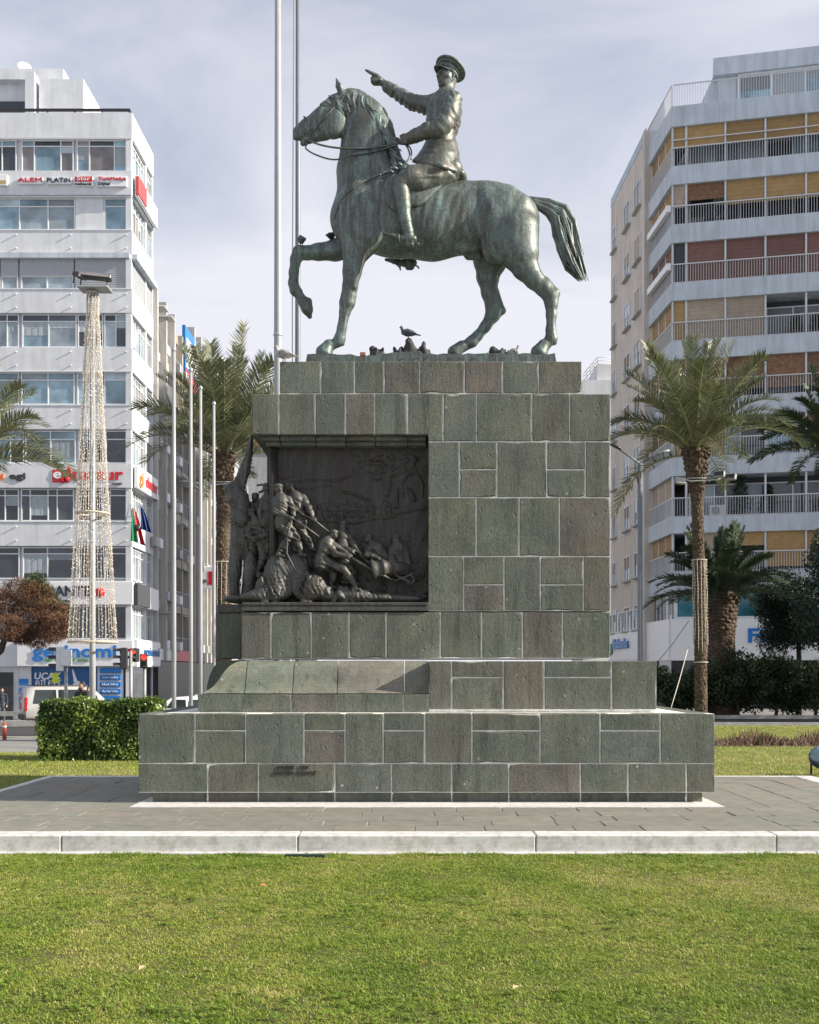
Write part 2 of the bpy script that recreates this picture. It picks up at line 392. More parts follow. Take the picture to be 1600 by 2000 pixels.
# ---------------------------------------------------------------- the horse and rider
SY = 16.85
SP = Plane(SY)
def build_statue():
    rnd = random.Random(5)
    base_o = (float(wx(835, SY)), SY, float(wz(705, SY)))
    root = empty('equestrian_statue', base_o, label='green-brown bronze statue of a capped rider pointing ahead on a walking horse', cat='statue')
    def put(name, S, mat): return SP.mesh(name, S, mat, root, base_o)
    P, C = SP.p, SP.ch
    # ---- horse
    S = Sculpt(1.65)
    b = 0.66
    S.chain(C([(712, 424, 0, 65), (770, 424, 0, 76), (845, 430, 0, 76), (905, 425, 0, 68), (965, 420, 0, 58)]), 14, b)
    S.chain(C([(985, 426, 0, 62), (1000, 430, 0, 54)]), 14, 0.78)
    S.ell(P(985, 436, -20), (60, 34, 66), 14); S.ell(P(985, 436, 20), (60, 34, 66), 14)
    S.ell(P(950, 376, -14), (28, 20, 20), 16); S.ell(P(950, 376, 14), (28, 20, 20), 16)
    # neck
    S.chain(C([(722, 385, 0, 66), (716, 335, 0, 56), (717, 292, 0, 50)]), 12, 0.60)
    S.chain(C([(717, 292, 0, 50), (716, 255, 0, 46), (706, 224, 0, 38)]), 10, 0.50)
    S.chain(C([(706, 224, 0, 38), (690, 204, 0, 26)]), 8, 0.48)
    S.chain(C([(772, 318, 0, 16), (757, 262, 0, 12), (735, 215, 0, 10), (700, 184, 0, 9)]), 8, 0.8)
    S.ell(P(778, 340, 0), (34, 22, 22), 14)
    # breast and shoulders
    S.ell(P(672, 428, -17), (26, 22, 40), 12); S.ell(P(672, 428, 17), (26, 22, 40), 12)
    for sg in (-1, 1):
        S.ell(P(706, 418, sg * 32), (40, 20, 66), 14, Matrix.Rotation(R(-12), 4, 'Y'))
        S.ell(P(714, 462, sg * 30), (30, 16, 30), 22)
        S.ell(P(745, 385, sg * 34), (22, 12, 40), 12, Matrix.Rotation(R(-20), 4, 'Y'))
    # head
    S.chain(C([(657, 209, 0, 24), (630, 238, 0, 25.5), (604, 250, 0, 19), (588, 259, 0, 16)]), 7, 0.66)
    S.ell(P(651, 240, -11), (28.5, 13.5, 32), 4); S.ell(P(651, 240, 11), (28.5, 13.5, 32), 4)
    S.chain(C([(684, 190, 0, 17), (662, 203, 0, 19)]), 6, 0.85)
    S.chain(C([(592, 280, 0, 5.5), (606, 272, 0, 7.5), (636, 262, 0, 12)]), 3, 1.0)
    S.chain(C([(578, 268, -4, 6), (578, 268, 4, 6)]), 4); S.chain(C([(640, 200, -13, 5), (612, 232, -12, 4)]), 6); S.chain(C([(640, 200, 13, 5), (612, 232, 12, 4)]), 6)
    S.chain(C([(581, 277, -14, 1.6), (602, 270, -15, 1.4)]), 1.5, 1, True)
    for sg in (-1, 1):
        S.chain(C([(579, 248, sg * 8, 2.2), (583, 254, sg * 10, 2.2), (580, 262, sg * 9, 2)]), 3); S.ell(P(575.5, 255, sg * 10.5), (3.4, 5, 5), 1.5, None, True)
        S.chain(C([(626, 204, sg * 14.5, 2), (634, 199.5, sg * 15.5, 2.4), (644, 202, sg * 15.5, 2)]), 3); S.ell(P(635, 205, sg * 19), (7, 4.5, 4.6), 1.5, None, True); S.ell(P(635, 205.2, sg * 14.8), (4.8, 3.4, 3.5), .5)
        S.chain(C([(669, 186, sg * 10, 7.5), (662, 168, sg * 12, 6.2), (656, 151, sg * 12, 0.8)]), 3, 0.7)
        S.chain(C([(662, 180, sg * 14, 2.4), (658, 160, sg * 15, 0.8)]), 1.5, 1, True)
        S.chain(C([(626, 222, sg * 17, 1.8), (600, 243, sg * 14, 1.2)]), 3)
    # near foreleg (planted)
    S.chain(C([(702, 452, -22, 30), (694, 492, -26, 24)]), 24, .78)
    S.chain(C([(694, 492, -26, 24.5), (688, 530, -27, 18), (684, 560, -27, 14.5), (681, 578, -27, 14), (678, 592, -27, 14.5), (674, 608, -27, 10.5), (668, 640, -27, 8.8), (664, 660, -27, 10.2), (661, 667, -27, 9.6), (648, 675, -27, 9.2)]), 5, 0.86)
    S.chain(C([(642, 674, -27, 11), (634, 688, -27, 17)]), 3); S.chain(C([(668, 665, -27, 6), (670, 672, -27, 3.5)]), 3)
    S.chain(C([(676, 606, -32, 3.4), (670, 652, -32, 3.2)]), 2.5); S.chain(C([(702, 500, -40, 8), (692, 560, -36, 5)]), 6)
    # far foreleg (raised)
    S.chain(C([(690, 478, 25, 27), (655, 489, 27, 20.5), (622, 492, 27, 16.5), (600, 494, 27, 13.5), (585, 493, 27, 13.5), (578, 506, 27, 10.8), (574, 532, 27, 9.4), (573, 553, 27, 9.6), (577, 567, 27, 10.4), (588, 581, 27, 9)]), 5, 0.86)
    S.chain(C([(592, 588, 27, 11), (600, 604, 27, 11), (605, 618, 27, 5)]), 3); S.chain(C([(581, 567, 27, 8), (588, 568, 27, 3)]), 3); S.chain(C([(602, 589, 27, 8), (604, 606, 27, 7)]), 3)
    S.chain(C([(578, 512, 21, 3), (574, 550, 21, 3)]), 2.5)
    # far hind leg
    S.chain(C([(972, 462, 22, 46), (958, 506, 26, 34), (953, 540, 27, 22), (956, 572, 27, 15.5), (963, 598, 27, 14.5), (962, 616, 27, 13.5), (948, 638, 27, 10.3), (932, 657, 27, 9.6), (922, 667, 27, 10.8), (906, 677, 27, 10)]), 6, 0.8)
    S.chain(C([(968, 570, 27, 7), (981, 607, 27, 6.5), (968, 616, 27, 8)]), 5)
    S.chain(C([(902, 676, 27, 11), (888, 688, 27, 14)]), 3)
    # near hind leg
    S.ell(P(975, 470, -33), (34, 20, 46), 14, Matrix.Rotation(R(18), 4, 'Y'))
    S.chain(C([(1006, 455, -26, 48), (1014, 492, -29, 38), (1026, 522, -29, 25.5), (1044, 546, -29, 18.5), (1062, 563, -29, 15.5), (1075, 578, -29, 14.5), (1077, 594, -29, 12), (1077, 615, -29, 9.6), (1076, 645, -29, 9.2), (1077, 661, -29, 11), (1066, 674, -29, 10)]), 6, 0.8)
    S.chain(C([(1066, 548, -29, 7), (1086, 572, -29, 7), (1084, 584, -29, 6)]), 5); S.chain(C([(1081, 664, -29, 6), (1084, 670, -29, 4)]), 3)
    S.chain(C([(1062, 674, -29, 11.5), (1054, 688, -29, 17)]), 3); S.chain(C([(1080, 596, -34, 3.4), (1079, 650, -34, 3.2)]), 2.5)
    # muscle edges
    S.chain(C([(1020, 396, -30, 10), (1006, 430, -38, 12), (1000, 476, -44, 12)]), 14)
    S.chain(C([(948, 380, -34, 9), (962, 420, -40, 10), (966, 470, -44, 12)]), 14)
    S.chain(C([(694, 360, -30, 9), (700, 400, -40, 11), (690, 450, -42, 10)]), 12)
    S.chain(C([(742, 360, -36, 8), (728, 410, -44, 10), (722, 462, -44, 10)]), 12)
    S.chain(C([(712, 280, -16, 9), (700, 330, -24, 10), (690, 372, -28, 10)]), 12)
    S.ripple((800, -70, -500), (930, 70, -380), lambda x, y, z: .5 * np.sin(x * .34 - z * .1))
    S.chain(C([(900, 488, -18, 10), (925, 484, -12, 8)]), 10)
    S.chain(C([(935, 500, 0, 9), (915, 500, 0, 8)]), 8)
    put('horse', S, M['bronze']); HS = S
    def skin(px, py, off=1.0, side=-1):
        """depth of the horse's surface at a photo point, seen from that side"""
        for dep in np.arange(-84, 84, .7):
            q = P(px, py, dep * -side if side > 0 else dep) if side < 0 else P(px, py, -dep); i = ((np.array(q) - HS.lo) / HS.vox).round().astype(int)
            if (i >= 0).all() and (i < HS.n).all() and HS.d[tuple(i)] < 0: return (dep if side < 0 else -dep) + side * off
        return side * 6.0
    # ---- mane and tail: sculpted locks
    S = Sculpt(1.2)
    crest = [(678, 176), (692, 174), (708, 180), (724, 192), (738, 206), (750, 222), (759, 238), (764, 252), (768, 270), (770, 290), (774, 308)]
    for i in range(74):
        t = rnd.random() * (len(crest) - 1.01); j = int(t); f = t - j
        cx = crest[j][0] * (1 - f) + crest[j + 1][0] * f; cy = crest[j][1] * (1 - f) + crest[j + 1][1] * f
        sg = -1 if rnd.random() < 0.7 else 1; L = rnd.uniform(26, 62) * (1.0 if t < 7 else .5); a = rnd.uniform(-4, 14); hw = min(27, 14 + t * 1.6) + 3
        S.chain(C([(cx + 1, cy + 1, sg * 2, 3.2), (cx - 5, cy + L * .2, sg * hw * .62, 3.2), (cx - 7 + a * .4, cy + L * .5, sg * hw * .9, 2.6), (cx - 4 + a, cy + L * .8, sg * hw, 2.0), (cx + a * 1.6 + rnd.uniform(-2, 6), cy + L, sg * (hw + 1), 0.8)]), 0.7)
    for (x, y) in ((766, 244), (769, 256), (757, 226)):
        S.chain(C([(x - 8, y - 14, -3, 3), (x - 1, y - 2, -5, 2.4), (x + 4, y + 12, -7, .8)]), 1)
    for i in range(16):
        a = rnd.random(); sg = -1 if i % 3 else 1
        S.chain(C([(672 - 6 * a, 182 + 4 * a, sg * 4, 3.2), (658 + 8 * a + rnd.uniform(-4, 4), 194 + 6 * a, sg * 15, 2.6), (664 + rnd.uniform(-8, 16), 208 + rnd.uniform(-5, 5), sg * 19, 2), (674 + rnd.uniform(-14, 14), 218 + rnd.uniform(-6, 8), sg * 19, .8)]), .9)
    put('mane', S, M['bronze'])
    S = Sculpt(1.15)
    S.chain(C([(1034, 394, 0, 11), (1056, 400, 0, 9), (1076, 409, 0, 9), (1092, 426, 0, 10), (1102, 450, 0, 9), (1112, 480, 0, 5)]), 5, .8)
    up = [(1040, 387), (1072, 390), (1106, 402), (1124, 432), (1131, 468), (1139, 500), (1150, 545)]
    lw = [(1046, 404), (1068, 420), (1078, 436), (1081, 462), (1088, 490), (1104, 526), (1128, 545)]
    for i in range(120):
        t = rnd.random(); dep = rnd.uniform(-1, 1); end = rnd.uniform(0.72, 1.0); pts = []
        wob = rnd.uniform(-4, 4)
        for q in range(7):
            w = [0.45, .5, .6, .75, .9, 1, 1][q]; tt = min(1, max(0, t + 0.05 * math.sin(q * 1.9 + i)))
            x = lw[q][0] * (1 - tt) + up[q][0] * tt; y = lw[q][1] * (1 - tt) + up[q][1] * tt
            pts.append((x + wob * .5 * math.sin(q * 1.3 + i), y + (end - .9) * 60 * (q / 6) ** 3, dep * 20 * w * (1 - abs(2 * t - 1) ** 3 * .5), [3.2, 2.7, 2.5, 2.4, 2.2, 1.8, .7][q]))
        n = 7 if end > .85 else 6; pts = pts[:n]
        if n == 6: pts[-1] = (*pts[-1][:3], .8)
        S.chain(C(pts), 0.8)
    put('tail', S, M['bronze'])
    # ---- tack
    mb = MB()
    def strap(pts, w=1.7, mbb=None, n=6):
        pts = [np.array(p, float) for p in pts]; fine = []
        for i in range(len(pts) - 1):                            # smooth curve through the points
            a, b, c, d = pts[max(i - 1, 0)], pts[i], pts[i + 1], pts[min(i + 2, len(pts) - 1)]
            for t in (0, .25, .5, .75): fine.append(.5 * (2 * b + (c - a) * t + (2 * a - 5 * b + 4 * c - d) * t * t + (3 * b - a - 3 * c + d) * t ** 3))
        fine.append(pts[-1]); W = SP.world([P(*p) for p in fine]) - np.array(base_o); (mbb or mb).tube([Vector(q) for q in W], w * SP.sc, n)
    for sg in (-1, 1):
        hk = lambda x_, y_: (x_, y_, skin(x_, y_, .8, sg))
        strap([hk(599, 234), hk(603, 243), hk(607, 252), hk(610, 261), hk(612, 269)], 2.2); strap([hk(604, 268), hk(610, 258), hk(620, 246), hk(632, 232), hk(645, 218), hk(657, 206), hk(668, 194), hk(675, 184)], 1.9)
        strap([hk(677, 185), hk(680, 200), hk(681, 216), hk(680, 232), hk(677, 248), hk(672, 260), hk(666, 269)], 1.9)
        strap([hk(648, 191), hk(656, 192), hk(665, 190), hk(675, 186)], 1.6); strap([(598, 264, sg * 14), (600, 280, sg * 12), (596, 288, sg * 11)], 1.4)
        strap([(594, 268, sg * 13), (600, 272, sg * 15), (606, 268, sg * 14)], 2.4)
    strap([(646, 190, -14), (643, 187, 0), (646, 190, 14)], 1.6); strap([(597, 231, -12), (594, 228, 0), (597, 231, 12)], 2)
    mb.build('bridle', M['bronze'], root)
    for sg in (-1, 1):
        mb = MB()
        d = -20 if sg < 0 else 16
        strap([(601, 273, sg * 14), (620, 281, sg * 22), (645, 287, sg * 30), (675, 290, sg * 34), (705, 290, sg * 36), (735, 288, sg * 36), (760, 284, -30 if sg < 0 else 10), (788, 274, -44 if sg < 0 else -36)], 1.9)
        mb.build('rein', M['bronze_boot'], root); mb = MB()
        strap([(597, 290, sg * 11), (612, 300, sg * 20), (640, 310, sg * 29), (662, 311, sg * 35), (690, 302, sg * 37), (720, 298, sg * 38), (750, 291, -32 if sg < 0 else 10), (788, 277, -44 if sg < 0 else -36)], 1.6)
        mb.build('rein', M['bronze_boot'], root)
    mb = MB()
    for sd in (-1, 1): strap([(x_, y_, skin(x_, y_, .9, sd)) for x_, y_ in ((766, 334), (750, 339), (735, 344), (718, 351), (702, 359), (688, 368), (676, 378), (667, 389), (660, 402), (655, 416), (652, 428))], 2.3)
    strap([(787, 276, -44), (797, 290, -42), (800, 306, -44), (790, 322, -46), (778, 330, -46)], 1.7); strap([(790, 277, -42), (803, 292, -40), (803, 312, -42)], 1.5)
    for c in ((770, 330), (779, 323), (788, 330), (762, 337)): strap([(c[0] - 4, c[1], -46), (c[0] + 1, c[1] - 3, -50), (c[0] + 5, c[1], -47)], 3.0)
    mb.build('breast_strap', M['bronze'], root)
    S = Sculpt(1.8)
    S.chain(C([(786, 344, 0, 15), (830, 350, 0, 13), (880, 350, 0, 13), (900, 350, 0, 12)]), 8, 3.0)
    S.chain(C([(876, 352, 0, 9), (904, 351, 0, 6)]), 5, 5.0)
    for sg in (-1, 1):
        S.chain(C([(776, 365, sg * 50, 25), (778, 388, sg * 54, 25)]), 3, .22); S.chain(C([(800, 350, sg * 50, 24), (800, 378, sg * 54, 24)]), 3, .22)
        S.chain(C([(850, 352, sg * 46, 18), (812, 382, sg * 55, 22)]), 3, .2)
    put('saddle', S, M['bronze'])
    # ---- rider: one body
    S = Sculpt(1.25)
    S.chain(C([(860, 326, 0, 34), (860, 305, 0, 30), (861, 272, 0, 25.5), (866, 238, 0, 32), (868, 214, 0, 33), (870, 198, 0, 24)]), 8, 1.12)
    S.chain(C([(884, 199, -36, 18), (874, 192, 0, 17), (858, 199, 34, 18)]), 8)
    S.chain(C([(873, 186, 0, 13.5), (871, 168, 0, 12.5)]), 3)
    for sg in (-1, 1):                                                        # coat skirt and breeches
        S.chain(C([(880, 332, sg * 26, 24), (845, 340, sg * 42, 25), (806, 350, sg * 55, 23), (784, 360, sg * 60, 18)]), 5)
        S.chain(C([(868, 344, sg * 38, 18), (820, 358, sg * 54, 17)]), 5)
    S.chain(C([(884, 196, -38, 18), (878, 222, -48, 18.5), (866, 244, -54, 17.5), (858, 251, -56, 16)]), 4)
    S.chain(C([(858, 251, -56, 16), (836, 255, -54, 14.5), (812, 265, -50, 12.5), (801, 270, -47, 11.5)]), 4)
    S.chain(C([(850, 202, 34, 19), (832, 206, 42, 17.5), (806, 200, 48, 15), (786, 189, 50, 13.5), (768, 177, 52, 12), (757, 170, 52, 11.5)]), 4)
    S.chain(C([(861, 279, 0, 28.5), (861, 271, 0, 28.5)]), 1.5, 1.12)          # belt
    S.chain(C([(835, 278, -6, 3.5), (834, 272, -6, 3.5)]), 1)
    S.chain(C([(872, 187, 0, 16), (871, 181, 0, 15.5)]), 1.5)                  # collar
    for sg in (-1, 1): S.chain(C([(845, 282, sg * 24, 9), (857, 284, sg * 29, 9)]), 2, .5)
    for py in (206, 220, 234, 248, 262): S.ell(P({206: 839, 220: 834, 234: 834, 248: 836, 262: 836}[py], py, -8), (2.6, 2.6, 2.6), .8)
    S.chain(C([(846, 218, -22, 9), (850, 226, -26, 9)]), 1.5, .5); S.chain(C([(883, 181, -24, 4), (892, 184, -44, 4.5)]), 2)
    # folds in the cloth
    S.ripple((795, -90, -285), (905, -28, -180), folds(1, (.75, .1, .65), .25, 1.9, 6, .7))
    S.ripple((745, 28, -232), (862, 90, -130), folds(2, (.9, .1, -.4), .25, 1.8, 6, .7))
    S.ripple((765, -96, -384), (905, -20, -300), folds(3, (-.25, .3, 1), .22, 3.0, 5, .4))
    S.ripple((826, -60, -268), (912, 40, -190), folds(4, (.2, .2, .9), .2, 1.9, 6, .7))
    S.ripple((805, -60, -338), (910, 30, -284), folds(5, (1, .4, .15), .2, 1.2))
    # the pointing hand: fist with the index finger out
    h = [(750, 163, 52, 7), (740, 157, 52, 8.6)]
    S.chain(C(h), 3)
    for q, (dx, dy, dd) in enumerate(((0, 0, 0), (1.5, 3.6, 2.5), (4, 6.6, 4.5))):
        S.chain(C([(735 + dx, 154 + dy, 49 + dd, 3.6), (727 + dx, 153 + dy, 49 + dd, 3.3), (727 + dx, 159 + dy * .8, 49 + dd, 3.1), (735 + dx, 161 + dy * .6, 49 + dd, 3)]), .9)
    S.chain(C([(738, 149, 48, 4), (729, 144.5, 47, 3.5), (721, 140.5, 46, 3)]), 1.2)
    S.chain(C([(742, 155, 44, 3.8), (734, 157, 43, 3.5), (728, 156, 44, 3)]), 1.2)
    # rein hand: closed fingers
    S.chain(C([(799, 271, -47, 9), (791, 274, -46, 8)]), 3)
    for q in range(4):
        S.chain(C([(793 - q * .5, 268 + q * 3.6, -52, 3.2), (786 - q * .3, 269 + q * 3.5, -50, 3.1), (785, 270 + q * 3.4, -44, 2.9), (791, 271 + q * 3.2, -42, 2.8)]), .8)
    S.chain(C([(797, 264, -44, 3.6), (789, 264, -45, 3.3), (783, 266, -46, 2.9)]), 1)
    body = put('rider', S, M['bronze_warm'])
    S = Sculpt(1.5)                                                            # coat skirt, open at the hem
    for k_ in range(84):
        a = k_ / 84 * 2 * math.pi; ca, sa = math.cos(a), math.sin(a)
        x0, d0 = 862 + 26 * ca, 28 * sa; x1, d1 = 858 + 34 * ca, 46 * sa; x2, d2 = 853 + (45 if ca > 0 else 45) * ca, 68 * sa
        y2 = 321 + 16 * max(0, ca) - 7 * max(0, -ca) ** 2
        w = 1 + .035 * math.sin(a * 9 + 1)
        S.chain(C([(x0, 278, d0, 3.2), (x1, 300, d1, 3.4), (853 + (x2 - 853) * w, y2, d2 * w, 3.0)]), 5)
    put('coat_skirt', S, M['bronze_warm'])
    S = Sculpt(1.2)                          # the outstretched finger
    S.chain(C([(736, 147.5, 48, 3.9), (728, 143.6, 47, 3.4), (720, 139.6, 46, 3.0), (714.5, 137, 45.5, 2.0)]), 1)
    put('index_finger', S, M['bronze'])
    # head, turned a little towards the viewer
    hc = Vector(P(872, 151, -1)); HR = Matrix.Rotation(R(34), 4, 'Z')
    def hp(x, y, z): v = HR @ Vector((x, y, z)); return (hc.x + v.x, hc.y + v.y, hc.z + v.z)
    def hcn(pts, k=2, sub=False): S.chain([(*hp(*p[:3]), p[3]) for p in pts], k, 1, sub)
    S = Sculpt(1.05)
    S.ell(hp(1, 0, 3), (19, 15.5, 19), 3, HR); S.ell(hp(-5, 0, -8), (13, 12, 14), 4, HR)
    hcn([(-10, -3, -17, 4.5), (-10, 3, -17, 4.5)], 4); hcn([(-13.5, 0, -18.5, 3.2), (-12, 0, -16, 4)], 2)
    for sg in (-1, 1):
        hcn([(2, sg * 11, -8, 4), (-8, sg * 6.5, -17, 4)], 4); hcn([(-11, sg * 9, -2.5, 4), (-5, sg * 12, -3, 4)], 4)
        hcn([(-16.5, sg * 6, 2.6, 3.6)] * 2, 2.5, True); hcn([(-16, sg * 2, 6.2, 2.2), (-14, sg * 9.5, 6.0, 2.2)], 1.5)
        S.ell(hp(-13.4, sg * 6, 2.2), (2.2, 3.0, 1.8), .6, HR)
        hcn([(4, sg * 15, 4, 2.4), (6.5, sg * 16.5, 0, 2.4), (4, sg * 15.3, -5, 1.9)], 1.2); hcn([(4, sg * 17.4, 1, 1.1)] * 2, .6, True)
    hcn([(-16.2, 0, 5, 2.2), (-21.2, 0, -3.0, 2.7)], 1.4); hcn([(-18.6, -2.9, -3.8, 1.9), (-18.6, 2.9, -3.8, 1.9)], 1.2)
    hcn([(-16.2, -4, -9.4, 1.4), (-17.2, 0, -8.8, 1.6), (-16.2, 4, -9.4, 1.4)], 1); hcn([(-15.8, -3, -12.2, 1.5), (-16.6, 0, -12.2, 1.6), (-15.8, 3, -12.2, 1.5)], 1)
    hcn([(-17.4, -4.8, -10.9, 1.1), (-18.8, 0, -10.7, 1.1), (-17.4, 4.8, -10.9, 1.1)], .6, True); hcn([(-16.4, -3, -14.6, 1.2), (-17.2, 0, -14.6, 1.2), (-16.4, 3, -14.6, 1.2)], 1.2, True)
    hcn([(2, 0, -16, 11.5), (4, 0, -34, 12.5)], 4); hcn([(13, 0, -4, 9), (9, 0, -16, 9)], 5)
    hd = put('head', S, M['bronze_warm'])
    # peaked cap: band, wide crown tipped back, visor
    S = Sculpt(.85)
    T = HR @ Matrix.Rotation(R(24), 4, 'Y')
    def cp(x, y, z): v = T @ Vector((x, y, z)); return (hc.x + v.x, hc.y + v.y, hc.z + v.z)
    for k_ in range(48):
        a = k_ / 48 * 2 * math.pi; a2 = (k_ + 1) / 48 * 2 * math.pi
        for (rx, ry, z, r) in ((18.5, 16.5, 8, 2.2), (19.0, 17, 12, 2.2), (20.5, 18, 16, 2.2), (29.5, 28, 22, 2.3), (25, 23, 19.5, 2.4)):
            S.cone(cp(rx * math.cos(a) + 1.5, ry * math.sin(a), z + (2.5 if rx > 25 else 0) * -math.cos(a)), cp(rx * math.cos(a2) + 1.5, ry * math.sin(a2), z + (2.5 if rx > 25 else 0) * -math.cos(a2)), r, r, 1.5)
    S.ell(cp(2, 0, 23.5), (29.5, 28, 5), 2, T); S.ell(cp(1.5, 0, 14), (20, 17.5, 6), 2, T)
    for y in np.linspace(-16, 16, 33):
        e = math.sqrt(max(0, 1 - (y / 17.5) ** 2)); S.cone(cp(-17 * e, y, 8.5), cp(-29 * e - 1 + .02 * y * y, y * 1.02, 3.2), 1.5, 1.2, 1.4)
    S.chain([(*cp(-20.5, y, 10.5 - abs(y) * .02), 1.3) for y in (-11, -5, 0, 5, 11)], .7)
    S.ell(cp(-20.5, 0, 15.5), (2, 4.5, 3.4), .7, T); S.ell(cp(-21.6, 0, 15.5), (1.6, 2, 2), .5, T)
    cap = put('cap', S, M['bronze'])
    # boots: mirror pair, with spurs and stirrups
    for sg in (-1, 1):
        S = Sculpt(1.5)
        def q(px, py, dep, r):
            x, d, z = P(px, py, -dep); return (x, sg * dep, z, r)
        S.chain([q(783, 362, 60, 16.5), q(785, 384, 63, 15.5), q(787, 402, 65, 14.8), q(791, 430, 66, 11.8), q(797, 452, 65, 10), q(800, 466, 64, 9)], 4)
        S.chain([q(803, 468, 64, 8), q(788, 467, 65, 7), q(768, 461, 68, 5.2), q(750, 456, 70, 3)], 3, 1.1)
        S.chain([q(803, 476, 64, 6), q(796, 476, 64, 6)], 2); S.chain([q(782, 371, 62, 17), q(783, 375, 62, 17)], 1)
        S.chain([q(798, 463, 64, 10.4), q(806, 467, 64, 8.6)], .8)
        S.ripple((770, -96, -480), (812, 96, -440), folds(9, (.2, .1, 1), .5, .8))
        put('boot', S, M['bronze_boot'])
        S2 = MB()
        def qs(pts, w):
            W = SP.world([q(*p, 1)[:3] for p in pts]) - np.array(base_o); S2.tube([Vector(v) for v in W], w * SP.sc, 6)
        qs([(803, 470, 54), (812, 474, 62), (803, 470, 74)], 1.4); qs([(811, 473, 63), (818, 476, 64)], 1.5); qs([(816, 474, 64), (818.5, 479, 64)], 1.6)
        qs([(777, 452, 66), (769, 458, 58), (767, 471, 57), (778, 474, 66), (780, 473, 76), (779, 460, 76), (777, 452, 66)], 1.5); qs([(777, 452, 66), (779, 420, 60), (784, 390, 58)], 1.4)
        S2.build('stirrup', M['bronze_boot'], root)
    # bronze base plate and its stops
    mb = MB()
    x0, x1 = wx(600, SY - .55) , wx(1084, SY - .55); zt, zb = wz(691, SY - .55), wz(705.2, SY - .6)
    rr = random.Random(3); top = []; n = 40
    prof = [(x0 + (x1 - x0) * i / n, zt + rr.uniform(-.012, .012) + .03 * math.sin(i * .5) * (0.15 < i / n < .5)) for i in range(n + 1)]
    out = [(x0 - .02, zb)] + prof + [(x1 + .02, zb)]
    mb.prism([(x - base_o[0], z - base_o[2]) for x, z in out], -.55, .55)
    for k_ in range(7):
        cx = wx(790 + k_ * 23 + rr.uniform(-3, 3), SY - .55) - base_o[0]; cz = wz(699, SY - .55) - base_o[2]; mb.tube([(cx, -.552, cz), (cx, -.56, cz)], .014, 8)
    mb.build('base_plate', M['bronze'], root, fix=True)
    return root
statue = build_statue()
